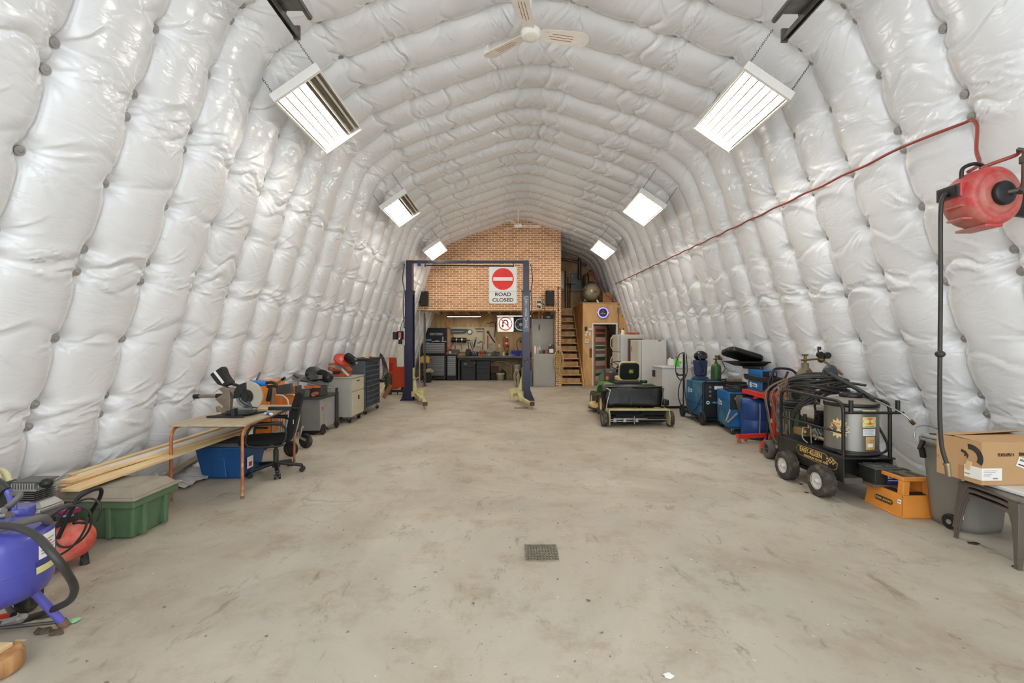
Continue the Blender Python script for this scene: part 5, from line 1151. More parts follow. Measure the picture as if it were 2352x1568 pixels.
def extinguisher(lb, x, y, z, s_):
    t = thing('fire_extinguisher', lb, 'fire extinguisher', (x, y, z)); q = lambda L: [(a * s_, b * s_) for a, b in L]
    G().lathe(q([(.055, 0), (.06, .02), (.06, .26), (.04, .31), (.02, .33)]), n=20).part('cylinder_body', red_p, t)
    G().lathe(q([(.0605, .10), (.0612, .10), (.0612, .17), (.0605, .17)]), n=20).part('label_band', paper, t)
    G().box(-.02 * s_, .02 * s_, -.06 * s_, .02 * s_, .33 * s_, .37 * s_).part('valve_head', steel, t); G().tube([Vector(p) * s_ for p in ((0, -.02, .36), (-.09, -.02, .33), (-.10, -.02, .1), (-.08, -.02, -.08), (0, -.02, -.15), (.08, -.02, -.08), (.06, -.02, .05))], .009 * s_, 6, sub=5).part('discharge_hose', blk, t); return t
extinguisher('fire extinguisher with a black hose hung on the plywood wall', -.22, 18.72, 1.32, 1.15)
t = thing('fire_extinguisher', 'small red and white extinguisher standing on the bench by the lift post', 'fire extinguisher', (.44, 18.3, BT)); G().lathe([(.04, 0), (.045, .02), (.045, .22), (.03, .27), (.015, .3)], n=18).part('cylinder_body', red_p, t); G().lathe([(.0455, .12), (.046, .12), (.046, .2), (.0455, .2)], n=18).part('label_band', paper, t); G().box(-.03, .01, -.01, .01, .3, .36).part('valve_head', blk, t)
t = thing('drill_press_base', 'dark angled hand tool on the bench behind the lift post', 'tool', (.66, 18.35, BT)); 
g = beam(G(), (-.14, 0, .10), (.02, .0, .24), .06, .07); g.part('tool_body', dk, t, .01); G().box(-.08, .12, -.08, .08, 0, .14).part('tool_base', blk, t, .02)
bpy.data.objects['drill_press_base'].name = 'angle_grinder'
Wd(bpy.data.objects['workbench']).box(.60, .95, 18.0, 18.72, .90, .97).part('bench_return', bt, bpy.data.objects['workbench'], .006)
tg(G().box(-.17, .17, -.1, .1, 0, .20), 'metal_box', mat('olive_box', (86, 82, 70), .5), 'olive metal box in the clutter over the side chest', 'box', -2.30, 18.36, 1.031)
tg(G().ball((0, 0, .07), .07), 'rag', mat('rag_white', (206, 206, 196), .8), 'crumpled white rag on the side chest', 'rag', -2.50, 18.25, 1.031, 0)
tg(G().box(-.05, .05, -.04, .04, 0, .08), 'small_box', mat('box_red_brown', (150, 84, 56), .6), 'small rust-coloured box on the side chest under the white rag', 'box', -2.56, 18.10, 1.031)
tg(beam(G(), (-.12, 0, .02), (.12, .05, .03), .03, .02), 'wrench', steel, 'silver wrench lying on the side chest', 'wrench', -2.36, 18.12, 1.031)
tg(G().cyl((-.0, 0, 0), (0, 0, .05), .03), 'socket', steel, 'short silver socket near the bench end of the side chest', 'socket', -2.24, 18.15, 1.031)

# on the plywood wall
yw = YB - .004
pb = mat('panel_pale', (198, 184, 156), .6, 0, .06)
t = thing('tool_board', 'pale tool board with pegs fixed to the plywood wall', 'tool board', (-1.6, yw, 1.8))
Wd(t).box(-2.46, -.68, yw - .014, yw, 1.10, 2.14).part('board', pb, t, .002)
for i in range(8): Wd(t).cyl((-2.3 + .2 * i, yw - .05, 2.21), (-2.3 + .2 * i, yw, 2.20), .012, n=8).part('peg', dk, t)
Wd(t).box(-2.36, -.7, yw - .06, yw - .014, 1.13, 1.15).part('ledge', pb, t)
def wallt(nm, lb, cat, x, z, grp=None): return thing(nm, lb, cat, (x, yw - .02, z), 0, grp)
t = wallt('case_light', 'dark grey long lamp housing hung on the tool board', 'lamp housing', -2.2, 2.0)
Wd(t).prism([(-2.50, 1.90), (-1.93, 1.90), (-1.86, 1.99), (-1.80, 2.04), (-1.86, 2.07), (-2.50, 2.07)], yw - .14, yw - .02).part('housing', mat('housing_dark', (50, 54, 56), .4), t, .01)
Wd(t).box(-2.46, -2.0, yw - .143, yw - .14, 1.945, 1.96).part('trim_strip', steel, t)
t = wallt('wall_clock', 'small round clock beside the dark lamp housing', 'clock', -1.74, 1.95)
Wd(t).cyl((-1.74, yw - .07, 1.945), (-1.74, yw - .02, 1.945), .105, n=32).part('case', blk, t); Wd(t).cyl((-1.74, yw - .075, 1.945), (-1.74, yw - .07, 1.945), .078, n=32).part('dial', paper, t)
Wd(t).box(-1.743, -1.737, yw - .078, yw - .075, 1.945, 2.0).box(-1.74, -1.70, yw - .078, yw - .075, 1.942, 1.948).part('hands', ink, t)
t = wallt('hanging_canister', 'black canister with two silver bands hung under the lamp housing', 'canister', -2.2, 1.6)
Wd(t).cyl((-2.48, yw - .12, 1.62), (-1.88, yw - .12, 1.60), .10, n=24).part('body', blk, t)
for x in (-2.27, -2.05): Wd(t).cyl((x - .025, yw - .12, 1.611), (x + .025, yw - .12, 1.609), .104, n=24).part('band', steel, t)
Wd(t).cyl((-1.88, yw - .12, 1.60), (-1.70, yw - .12, 1.58), .02, n=10).part('nozzle', blk, t)
t = wallt('extension_cord', 'orange extension cord looping down the plywood beside the tool chest', 'cord', -2.6, 1.9)
Wd(t).tube([(-2.75, yw - .03, 2.35), (-2.68, yw - .03, 2.15), (-2.55, yw - .05, 2.08), (-2.42, yw - .04, 1.8), (-2.42, yw - .04, 1.5), (-2.55, yw - .05, 1.32), (-2.68, yw - .05, 1.32)], .016, 7, sub=6).part('cord', mat('cord_orange_deep', (186, 96, 30), .5), t)
t = wallt('cord_reel', 'red cord reel mounted low beside the tool chest', 'reel', -2.5, 1.17)
Wd(t).cyl((-2.53, yw - .12, 1.16), (-2.53, yw - .04, 1.16), .10, n=24).part('drum', mat('reel_deep_red', (176, 24, 24), .4), t); Wd(t).cyl((-2.53, yw - .13, 1.16), (-2.53, yw - .12, 1.16), .03, n=14).part('hub', blk, t)
def hangbar(nm, lb, cat, segs, m_, r=.016):
    x = segs[0][0]; z = segs[0][1]; t = wallt(nm, lb, cat, x, z, 'hand tools hung on the tool board')
    Wd(t).tube([(a, yw - .03 - .004 * i, b_) for i, (a, b_) in enumerate(segs)], r, 7).part('shaft', m_, t); return t
t = hangbar('bar_clamp', 'yellow-green bar clamp hung upright on the tool board', 'clamp', [(-1.18, 2.10), (-1.17, 1.45)], mat('clamp_yellow', (176, 172, 110), .5), .03); Wd(t).box(-1.52, -1.16, yw - .06, yw - .03, 2.05, 2.09).box(-1.46, -1.2, yw - .06, yw - .03, 1.95, 1.97).part('jaw', dk, t, .003)
t = hangbar('framing_square', 'dark framing square hung beyond the end of the tool board', 'square', [(-1.05, 2.28), (-.72, 2.35), (-.68, 2.3), (-.72, 1.72)], dk, .014)
t = hangbar('pruning_saw', 'dark red handled saw slanting on the tool board', 'saw', [(-.98, 1.92), (-.86, 1.72), (-.71, 1.50)], mat('saw_red', (110, 34, 30), .5), .028); Wd(t).box(-1.04, -.94, yw - .06, yw - .03, 1.88, 1.98).part('saw_head', blk, t, .01)
t = hangbar('level_gauge', 'red striped tube hung upright between clamp and saw', 'level', [(-1.0, 1.80), (-1.01, 1.25)], mat('stripe_red', (190, 84, 80), .5), .022)
t = hangbar('tie_rod', 'pair of thin grey rods hung from the square', 'rod', [(-.66, 2.28), (-.60, 2.0), (-.53, 1.72)], steel, .008)
t = hangbar('grease_gun', 'silver and black grease gun slanting at the middle of the board', 'grease gun', [(-1.50, 1.62), (-1.58, 1.30)], dk, .028); Wd(t).cyl((-1.50, yw - .06, 1.62), (-1.47, yw - .06, 1.72), .03).part('head', steel, t)
t = hangbar('pry_bar', 'black curved pry bar hung over the grinder', 'pry bar', [(-1.36, 1.48), (-1.28, 1.56), (-1.20, 1.5), (-1.22, 1.12)], blk, .014)
t = hangbar('chain_puller', 'steel gear puller hung over the red spool', 'puller', [(-1.45, 1.25), (-1.38, 1.55), (-1.30, 1.25)], steel, .012); Wd(t).cyl((-1.38, yw - .06, 1.40), (-1.38, yw - .03, 1.40), .035).part('ring', steel, t)
t = hangbar('fan_belt', 'long black belt loop hung above the charger', 'belt', [(-1.82, 1.55), (-1.78, 1.2), (-1.70, 1.12), (-1.60, 1.2), (-1.66, 1.3), (-1.72, 1.5)], blk, .014)
t = hangbar('hand_drill', 'grey air drill hung beside the wall socket', 'drill', [(-.98, 1.42), (-.80, 1.46)], mat('drill_grey', (170, 168, 158), .4, .4), .03); Wd(t).tube([(-.96, yw - .05, 1.40), (-.80, yw - .06, 1.08)], .018, 8).part('handle', steel, t)
t = hangbar('pipe_wrench', 'large steel pipe wrench hung at the grinder', 'wrench', [(-1.66, 1.60), (-1.60, 1.35), (-1.64, 1.12)], mat('pale_metal', (168, 166, 150)), .022)
for x, z, lb in ((-.67, 1.31, 'white wall socket beside the air drill'), (-.67 + .0, 1.36, ''),): 
    if lb: tag(G().box(-.035, .035, -.012, 0, -.07, .07).part('wall_socket', white_p, None, .003), 'white wall socket on the plywood below the tool tips', 'socket', loc=(-.52, yw, 1.38))
t = wallt('no_u_turn_sign_placeholder', '', 'sign', 0, 0); bpy.data.objects.remove(t)
ys = 17.52
t = thing('no_u_turn_sign', 'square white no U-turn sign hung beneath the shop light', 'sign', (-.25, ys, 2.30)); SX, SZ = -.25, 2.235
Wd(t).prism(rrect(.62, .63, .04, 4, SX, SZ), ys - .004, ys).part('sign_face', mat('sign_white2', (230, 230, 226), .4, 0, .03), t)
Wd(t).prism(sector(SX, SZ, .225, .265, 0, 359.9, 60), ys - .007, ys - .004).part('red_ring', mat('ring_red', (186, 30, 46), .4), t)
u_ = G(); u_.M = Matrix.Translation(-t.location)
u_.prism([(SX - .125, SZ + .07), (SX - .085, SZ + .07), (SX - .085, SZ - .06), (SX - .045, SZ - .06), (SX - .105, SZ - .15), (SX - .165, SZ - .06), (SX - .125, SZ - .06)], ys - .0065, ys - .004)
u_.prism(sector(SX + .0, SZ + .04, .085 - .02, .085 + .03, 0, 180, 20), ys - .0065, ys - .004).box(SX + .065, SX + .115, ys - .0065, ys - .004, SZ - .09, SZ + .04).box(SX - .115, SX - .065, ys - .0065, ys - .004, SZ - .0, SZ + .04)
u_.part('turn_arrow', ink, t)
beam(Wd(t), (SX - .175, ys - .009, SZ + .175), (SX + .175, ys - .009, SZ - .175), .004, .035).part('red_slash', mat('ring_red', (186, 30, 46)), t)
for x in (SX - .2, SX + .2): Wd(t).cyl((x, ys - .001, SZ + .30), (x, ys - .001, ZL + .03), .004, n=6).part('hanging_wire', steel, t)
t = thing('exhaust_fan', 'dark green exhaust fan panel on the wall behind the lift post', 'exhaust fan', (.36, yw, 2.2))
Wd(t).box(.06, .66, yw - .06, yw, 1.95, 2.55).part('shroud', mat('fan_dkgreen', (56, 66, 62), .5), t, .006)
Wd(t).prism(sector(.36, 2.25, .22, .25, 0, 359.9, 40), yw - .075, yw - .06).part('ring', steel, t); Wd(t).cyl((.36, yw - .10, 2.25), (.36, yw - .06, 2.25), .07, n=20).part('hub', paper, t)
for k in range(6):
    a = R(60 * k + 15); Wd(t).prism(sector(.36, 2.25, .07, .21, math.degrees(a), math.degrees(a) + 32, 6), yw - .07, yw - .064).part('blade', mat('blade_dull', (96, 100, 98), .5, .2), t)
t = thing('coiled_cable', 'black cable loop hanging on the plywood behind the lift post', 'cable', (.35, yw, 1.5)); Wd(t).tube([(.35 + .15 * math.sin(2 * PI * i / 18), yw - .03, 1.42 + .28 * math.cos(2 * PI * i / 18)) for i in range(18)], .011, 7, closed=True, sub=2).part('loop', hose_m, t); Wd(t).box(.31, .39, yw - .07, yw, 1.5, 1.62).part('hook', blk, t)
tag(G().box(-.04, .04, -.012, 0, -.06, .06).part('light_switch', white_p, None, .003), 'pale switch plate near the tall grey cabinet', 'switch', loc=(.72, yw, 1.72))
# shop lights
st_on = mat('shop_tube', (255, 250, 240), .4, 0, 0, emit=SHOP)
for x0, x1, y, lb, on in ((-2.50, -1.20, 17.5, 'lit fluorescent shop light under the loft near the tool chest', True), (-.58, .72, 17.05, 'lit fluorescent shop light above the no U-turn sign', True)):
    t = thing('shop_light', lb, 'shop light', ((x0 + x1) / 2, y, 2.55), 0, 'shop lights under the loft')
    Wd(t).prism([(y - .12, 2.50), (y - .05, 2.56), (y + .05, 2.56), (y + .12, 2.50), (y + .12, 2.505), (y + .05, 2.575), (y - .05, 2.575), (y - .12, 2.505)], x0, x1, 'x').part('reflector', mat('shade_chrome', (190, 190, 190), .25, .8), t)
    for d in (-.04, .04): Wd(t).cyl((x0 + .02, y + d, 2.515), (x1 - .02, y + d, 2.515), .017, n=10).part('lamp_tube', st_on, t)
    for x in (x0 + .1, x1 - .1): chain(Wd(t), (x, y, 2.575), (x, y, ZL + .03)).part('hanging_chain', chain_m, t)
# stands at the quilt side of the tool chest
t = thing('steel_post', 'grey steel pipe standing between lift and tool chest', 'pipe', (-3.02, 15.75, 0)); Wd(t).cyl((-3.02, 15.75, 0), (-3.02, 15.75, 2.38), .035, n=14).part('pipe', mat('post_grey', (92, 92, 86), .45, .4), t); Wd(t).cyl((-3.02, 15.75, 2.38), (-3.02, 15.75, 2.52), .018).part('rod_end', dk, t); Wd(t).box(-3.10, -2.94, 15.67, 15.83, 0, .012).part('foot_plate', mat('post_grey', (92, 92, 86)), t)
t = thing('steel_post', 'thin pale pipe standing closest to the lift post', 'pipe', (-3.12, 15.35, 0)); Wd(t).cyl((-3.12, 15.35, 0), (-3.12, 15.35, 2.58), .02, n=12).part('pipe', alu, t); Wd(t).box(-3.18, -3.06, 15.29, 15.41, 0, .012).part('foot_plate', alu, t)
t = thing('tool_stand', 'yellow and black power tool on a stand before the tool chest', 'power tool', (-3.35, 17.4, 0))
Wd(t).box(-3.52, -3.16, 17.3, 17.55, .72, .98).part('tool_head', mat('tool_yellow', (200, 160, 70), .5), t, .05, seg=3); Wd(t).cyl((-3.3, 17.42, .0), (-3.3, 17.42, .75), .05).part('pillar', blk, t); Wd(t).box(-3.42, -3.18, 17.3, 17.55, 0, .03).part('base', blk, t)
t = thing('rag_pile', 'pale stained rags heaped on a black stool before the tool chest', 'rags', (-3.12, 17.2, 0))
Wd(t).box(-3.24, -3.06, 17.1, 17.3, 0, .36).part('stool', blk, t, .01); rg = mat('rag_stained', (168, 152, 124), .9, 0, .2, 12, spots=(90, 76, 56), spot_amt=.4, spot_scale=12)
for i in range(7): Wd(t).ball((-3.2 + .05 * i % .2, 17.15 + .03 * (i % 4), .42 + .03 * (i % 3)), .07, 1.3, 1, .8, 10, 6).part('rag', rg, t)
t = thing('broom_rack', 'tangle of tools and orange straps in the gap beside the low grey cabinet', 'tool rack', (.62, 15.9, 0))
Wd(t).box(.56, .70, 15.7, 16.1, 0, .55).part('grey_canister', mat('canister_blue_grey', (96, 104, 108), .5), t, .02)
for i in range(4): beam(Wd(t), (.50 + .05 * i, 15.85, .55), (.56 + .04 * i, 16.0, 1.5 - .1 * i), .018, .018).part('shaft', dk if i % 2 else mat('strap_orange', (206, 130, 50), .5), t)
Wd(t).ball((.70, 15.75, .98), .03).part('knob', white_p, t); Wd(t).box(.6, .72, 15.72, 15.76, .86, .89).part('orange_grip', mat('cord_orange', (196, 104, 70)), t, .01)
t = thing('wire_reel', 'wire cage reel on the floor behind the foot of the lift post', 'reel', (.16, 15.6, 0))
for a in range(0, 180, 36): Wd(t).tube([(.16 + .09 * math.cos(R(a)) * math.sin(2 * PI * i / 16), 15.6 + .09 * math.sin(R(a)) * math.sin(2 * PI * i / 16), .32 + .30 * math.cos(2 * PI * i / 16)) for i in range(16)], .010, 6, closed=True).part('hoop', mat('hoop_cream', (170, 164, 134), .5), t)
Wd(t).cyl((.16, 15.6, .0), (.16, 15.6, .62), .03).part('core', dk, t)

# ================================================================ BOOTH DRESSING AND LOFT
yf = BY - .002
t = thing('neon_clock', 'round wall clock with purple neon ring above the booth doorway', 'clock', (3.19, yf, 2.56))
Wd(t).lathe([(.02, 0), (.21, 0), (.215, .03), (.20, .06), (.185, .065)], (3.19, yf, 2.56), (0, -1, 0), 40).part('case', mat('clock_chrome', (196, 196, 206), .25, .6), t)
Wd(t).tube([(3.19 + .17 * math.cos(2 * PI * i / 32), yf - .068, 2.56 + .17 * math.sin(2 * PI * i / 32)) for i in range(32)], .014, 8, closed=True).part('neon_ring', mat('neon_violet', (120, 100, 255), .4, 0, 0, emit=3.0), t)
fc_ = Wd(t).cyl((3.19, yf - .07, 2.56), (3.19, yf - .062, 2.56), .145, n=36).part('dial', mat('dial_dark', (34, 36, 52), .4), t)
Wd(t).box(3.185, 3.197, yf - .074, yf - .070, 2.56, 2.66).box(3.13, 3.19, yf - .074, yf - .070, 2.553, 2.563).part('hands', alu, t)
Wd(t).prism([(3.09, 2.51), (3.29, 2.51), (3.26, 2.54), (3.12, 2.54)], yf - .073, yf - .070).part('dial_print', mat('dial_grey', (150, 146, 140), .5), t)
for a in (135, 180, 0, -60): Wd(t).ball((3.19 + .195 * math.cos(R(a)), yf - .06, 2.56 + .195 * math.sin(R(a))), .017).part('studs', white_p, t)
wtm = mat('device_white', (216, 210, 196), .4)
tag(G().box(-.04, .04, -.03, 0, -.07, .07).part('intercom', blk, None, .004), 'dark intercom box topmost in the cluster by the doorway', 'intercom', loc=(2.60, yf, 2.0))
tag(G().box(-.065, .065, -.02, 0, -.035, .035).part('name_plate', wtm, None, .02), 'pale oval plate beside the dark intercom', 'plate', loc=(2.75, yf, 1.98))
t = thing('round_thermostat', 'round chrome dial under the intercom by the doorway', 'thermostat', (2.63, yf, 1.88)); G().cyl((0, -.04, 0), (0, 0, 0), .045, n=24).part('ring', steel, t); G().cyl((0, -.045, 0), (0, -.04, 0), .03, n=20).part('dial', paper, t)
tag(G().box(-.04, .04, -.012, 0, -.05, .05).part('light_switch', wtm, None, .003), 'cream switch plate under the round chrome dial', 'switch', loc=(2.60, yf, 1.79))
tag(G().box(-.035, .035, -.012, 0, -.06, .06).part('light_switch', wtm, None, .003), 'cream switch plate nearest the doorway trim', 'switch', loc=(2.735, yf, 1.82))
t = thing('thermostat', 'square cream thermostat lowest in the cluster by the doorway', 'thermostat', (2.63, yf, 1.56)); G().box(-.065, .065, -.03, 0, -.07, .07).part('case', wtm, t, .006); G().box(-.035, .035, -.033, -.03, -.02, .035).part('display', greyprint, t)
t = thing('wall_thermometer', 'narrow pale blue thermometer strip by the doorway', 'thermometer', (2.765, yf, 1.45)); G().box(-.035, .035, -.02, 0, -.12, .12).part('case', mat('thermo_blue', (150, 170, 172), .4), t, .006)
tag(G().box(-.045, .045, -.012, 0, -.16, .16).part('paper_holder', mat('frame_brown', (120, 76, 40), .6), None, .002), 'thin brown frame hanging below the pale thermometer strip', 'frame', loc=(2.765, yf, 1.14))
t = thing('horseshoe', 'dark horseshoe nailed to the booth wall above the fridge', 'horseshoe', (3.86, yf, 1.94)); G().tube([(-.055, -.012, .08), (-.065, -.012, .02), (-.045, -.012, -.05), (0, -.012, -.075), (.045, -.012, -.05), (.065, -.012, .02), (.055, -.012, .08)], .012, 8, sub=5).part('shoe', mat('rust_dark', (70, 44, 30), .6, .4), t)
t = thing('grey_conduit', 'grey conduit with box running down the booth wall beside the doorway', 'conduit', (3.76, yf, 2.3)); Wd(t).box(3.70, 3.77, yf - .04, yf, 2.55, 2.74).cyl((3.735, yf - .02, 1.5), (3.735, yf - .02, 2.55), .014).part('pipe', mat('conduit_grey', (118, 116, 118), .5, .2), t)
tag(G().lathe([(.16, 0), (.20, .5), (.21, .52), (.01, .54)], n=24).part('waste_bin', mat('bin_grey', (120, 116, 112), .5)), 'grey bin standing inside the booth doorway', 'bin', loc=(3.50, 16.45, 0))
# shop compressor on the booth roof
RZ = BZ + .041
t = thing('shop_compressor', 'large dusty silver tank compressor with rusty pump on the booth roof', 'air compressor', (2.9, 16.55, RZ))
Wd(t).lathe([(.02, 0), (.18, .03), (.27, .09), (.315, .2), (.32, .3), (.32, 1.25), (.27, 1.42), (.02, 1.5)], (2.83, 16.1, RZ + .40), (.08, 1, 0), 40).part('air_tank', mat('tank_dusty', (150, 142, 118), .35, .5, .2, 3, spots=(70, 62, 46), spot_amt=.38, spot_scale=4), t)
for x in (2.62, 3.04): beam(Wd(t), (x, 16.3, RZ + .12), (x + (.06 if x > 2.8 else -.06), 16.28, RZ), .05, .05).part('leg', white_p, t); beam(Wd(t), (x, 17.1, RZ + .12), (x + (.06 if x > 2.8 else -.06), 17.1, RZ), .05, .05).part('leg', white_p, t)
rust = mat('pump_rust', (116, 62, 42), .6, .2, .2); Wd(t).box(2.66, 3.0, 16.5, 16.9, RZ + .72, RZ + .76).part('platform', dk, t)
Wd(t).box(2.78, 2.98, 16.45, 16.7, RZ + .79, RZ + 1.01).part('crankcase', rust, t, .02); g = Wd(t)
for i in range(5): g.box(2.75, 2.97, 16.45, 16.68, RZ + 1.03 + .025 * i, RZ + 1.04 + .025 * i)
g.box(2.78, 2.94, 16.48, 16.65, RZ + 1.01, RZ + 1.15).part('cylinder_fins', rust, t); Wd(t).cyl((2.86, 16.56, RZ + 1.14), (2.86, 16.56, RZ + 1.22), .07).part('air_filter', dk, t)
Wd(t).lathe([(.02, 0), (.27, 0), (.28, .02), (.28, .05), (.27, .07), (.02, .07)], (2.63, 16.62, RZ + .82), (1, .1, 0), 32).part('flywheel_guard', mat('guard_olive', (74, 68, 52), .5), t)
Wd(t).tube([(3.02, 16.3, RZ + .62), (3.12, 16.2, RZ + .60), (3.28, 16.15, RZ + .35), (3.55, 16.1, RZ + .1), (3.75, 16.1, RZ - .02)], .014, 7, sub=5).part('red_hose', mat('hose_rust', (156, 74, 46), .5), t)
Wd(t).cyl((3.0, 16.25, RZ + .60), (3.0, 16.25, RZ + .70), .02).part('red_valve', red_p, t)
tag(G().box(-.16, .16, -.18, .18, 0, .36).part('cardboard_box', mat('carton_dark', (156, 112, 66), .8), None, .004), 'brown carton on the booth roof beside the compressor', 'box', loc=(3.40, 16.35, RZ))
tag(G().box(-.1, .1, -.06, .06, 0, .08).part('tool_bag', mat('bag_dark', (30, 40, 34), .7), None, .02), 'small dark bag on the booth roof at the stairs side', 'bag', loc=(2.62 - .03, 16.12, RZ))
t = thing('water_heater', 'white water heater mounted above the stairs landing', 'water heater', (1.95, 18.3, 3.9)); Wd(t).box(1.80, 2.12, 18.35, 18.7, 3.62, 4.40).part('cover', mat('heater_white', (190, 190, 184), .3), t, .05, seg=3); Wd(t).cyl((1.95, 18.5, 4.4), (1.95, 18.5, 4.6), .05).cyl((1.95, 18.5, 3.1), (1.95, 18.5, 3.62), .05).part('vent', dk, t)
t = thing('breaker_panel', 'grey breaker panel on the plywood behind the compressor', 'breaker panel', (2.55, yw, 3.9)); Wd(t).box(2.42, 2.86, yw - .12, yw, 3.6, 4.35).part('box', mat('panel_grey', (116, 118, 122), .45, .2), t, .006); decal(t, 2.48, yw - .12, 4.25, .05, .05, paper)
t = thing('vent_duct', 'flexible silver duct crossing the plywood above the stairs', 'duct', (2.3, yw - .3, 4.9)); P = [(1.7, 18.4, 4.98), (2.0, 18.4, 4.88), (2.4, 18.4, 4.82), (2.75, 18.35, 4.72), (3.0, 18.3, 4.6)]
Wd(t).tube(P, .045, 12, sub=5).part('duct', mat('duct_dark', (92, 92, 92), .35, .7), t); Wd(t).cyl((2.72, 18.3, 4.05), (2.72, 18.3, 4.98), .07, n=18).part('stack_pipe', mat('duct_dark', (92, 92, 92)), t)
t = thing('copper_manifold', 'dark pipes rising along the plywood beside the water heater', 'pipes', (2.25, yw - .1, 3.6))
for i, x in enumerate((2.2, 2.3, 2.38)): Wd(t).cyl((x, 18.7, 2.92), (x, 18.7, 4.45 - .25 * i), .022, n=8).part('pipe', mat('pipe_dark', (84, 58, 40), .5, .3), t)
Wd(t).cyl((2.15, 18.68, 3.9), (2.6, 18.68, 3.9), .02, n=8).part('cross_pipe', mat('pipe_dark', (84, 58, 40)), t)
tag(G().box(-.1, .1, -.1, .1, 0, .36).part('paint_tin', mat('stained_tin', (188, 180, 150), .5, 0, .1, 6, spots=(60, 56, 44), spot_amt=.4, spot_scale=9), None, .01), 'stained cream tin on the stairs landing', 'tin', loc=(1.88, 18.5, 2.901))
# ================================================================ APPLIANCES ACROSS THE FLOOR
app = mat('appliance_white', (206, 204, 198), .35, 0, .03, coat=.1); appd = mat('appliance_cream', (196, 190, 176), .4, 0, .03)
t = thing('fridge', 'white two-door fridge with curved handles next to the booth', 'fridge', (3.45, 13.4, 0))
Wd(t).box(3.11, 3.80, 13.06, 13.75, .03, 1.75).part('cabinet', app, t, .01)
for z0, z1 in ((.05, 1.24), (1.255, 1.75)):
    d_ = Wd(t).box(3.03, 3.10, 13.06, 13.75, z0, z1).part('door', appd, t, .012)
    zz = (1.10, .70) if z0 < 1 else (1.32, 1.70)
    Wd(t).tube([(3.03, 13.70, zz[0]), (2.985, 13.70, zz[0] + (.06 if z0 > 1 else -.06)), (2.975, 13.70, (zz[0] + zz[1]) / 2), (2.985, 13.70, zz[1] + (-.06 if z0 > 1 else .06)), (3.03, 13.70, zz[1])], .014, 8, sub=4).part('door_handle', app, d_)
Wd(t).box(3.12, 3.79, 13.08, 13.73, 0, .03).part('plinth', blk, t)
tag(G().lathe([(.05, 0), (.05, .09), (.045, .11), (.04, .13), (.01, .13)], n=18).part('jar', white_p), 'white lidded jar standing on the fridge', 'jar', loc=(3.24, 13.3, 1.752))
g = G()
for i in range(9): g.ball((-.14 + .035 * i, .05 * (i % 3) - .05, .03 + .012 * (i % 2)), .045, 1.2, 1, .8, 10, 6)
tag(g.part('rag', mat('rag_red', (180, 96, 84), .9, 0, .25, 12)), 'crumpled red rags on top of the fridge', 'rag', loc=(3.56, 13.3, 1.752))
tag(G().box(-.04, .04, -.04, .04, 0, .06).part('small_box', mat('box_red_brown', (150, 84, 56)), None, .004), 'small brown box on the fridge between jar and rags', 'box', loc=(3.36, 13.2, 1.752))
tag(G().box(-.01, .40, -.02, .02, 0, 1.63).part('door_panel_board', mat('frame_dkbrown', (104, 66, 46), .6), None, .003), 'brown wooden panel standing on edge between fridge and freezer', 'panel', loc=(3.31, 12.92, 0))
bpy.data.objects['door_panel_board'].name = 'wooden_panel'
t = thing('upright_freezer', 'plain white upright freezer in front of the fridge', 'freezer', (3.7, 12.3, 0))
Wd(t).box(3.39, 4.04, 11.90, 12.68, .03, 1.595).part('cabinet', app, t, .008)
d_ = Wd(t).box(3.30, 3.385, 11.90, 12.68, .05, 1.595).part('door', appd, t, .012)
Wd(t).box(3.29, 3.30, 12.50, 12.54, 1.28, 1.42).part('lock_plate', mat('lock_bronze', (110, 84, 56), .5, .4), d_)
Wd(t).box(3.82, 3.90, 11.895, 11.905, 1.55, 1.597).part('hinge_cap', mat('hinge_grey', (130, 130, 128), .5), t)
Wd(t).box(3.40, 4.03, 11.92, 12.66, 0, .03).part('plinth', blk, t)
t = thing('dryer', 'white clothes dryer with embossed side panel', 'dryer', (3.8, 10.85, 0))
Wd(t).box(3.47, 4.12, 10.50, 11.22, .06, .93).part('cabinet', app, t, .008)
Wd(t).box(3.45, 4.14, 10.48, 11.24, .93, .96).part('top_panel', app, t, .01)
Wd(t).prism(rrect(.40, .56, .09, 6, 3.86, .48), 10.492, 10.50).part('embossed_frame', app, t, .004)
Wd(t).prism(rrect(.33, .49, .07, 6, 3.86, .48), 10.487, 10.493).part('embossed_panel', app, t, .004)
Wd(t).prism([(3.92, .96), (4.13, .96), (4.13, 1.15), (4.02, 1.15)], 10.50, 11.22).part('console', app, t, .01)
for y in (10.7, 10.95): Wd(t).cyl((3.95, y, 1.05), (3.975, y, 1.06), .028, n=16).part('dial', greyprint, t)
Wd(t).box(3.42, 3.47, 11.02, 11.10, .70, .86).part('door_catch', blk, t, .006)
Wd(t).box(3.50, 4.09, 10.54, 11.18, 0, .06).part('plinth', blk, t)
t = thing('detergent_bottle', 'bright green detergent bottle with a red cap on the dryer', 'bottle', (3.87, 10.68, .961))
G().box(-.045, .045, -.035, .035, 0, .19).part('bottle_body', mat('bottle_green', (60, 206, 50), .35), t, .02, seg=3); G().cyl((0, 0, .19), (0, 0, .235), .03, n=16).part('cap', mat('cap_red', (196, 66, 40), .4), t)
t = thing('detergent_jug', 'white jug with grey print beside the green bottle on the dryer', 'jug', (3.82, 10.95, .961))
G().box(-.05, .05, -.09, .09, 0, .17).part('jug_body', white_p, t, .02, seg=3); G().cyl((0, .05, .17), (0, .05, .2), .025).part('cap', white_p, t)

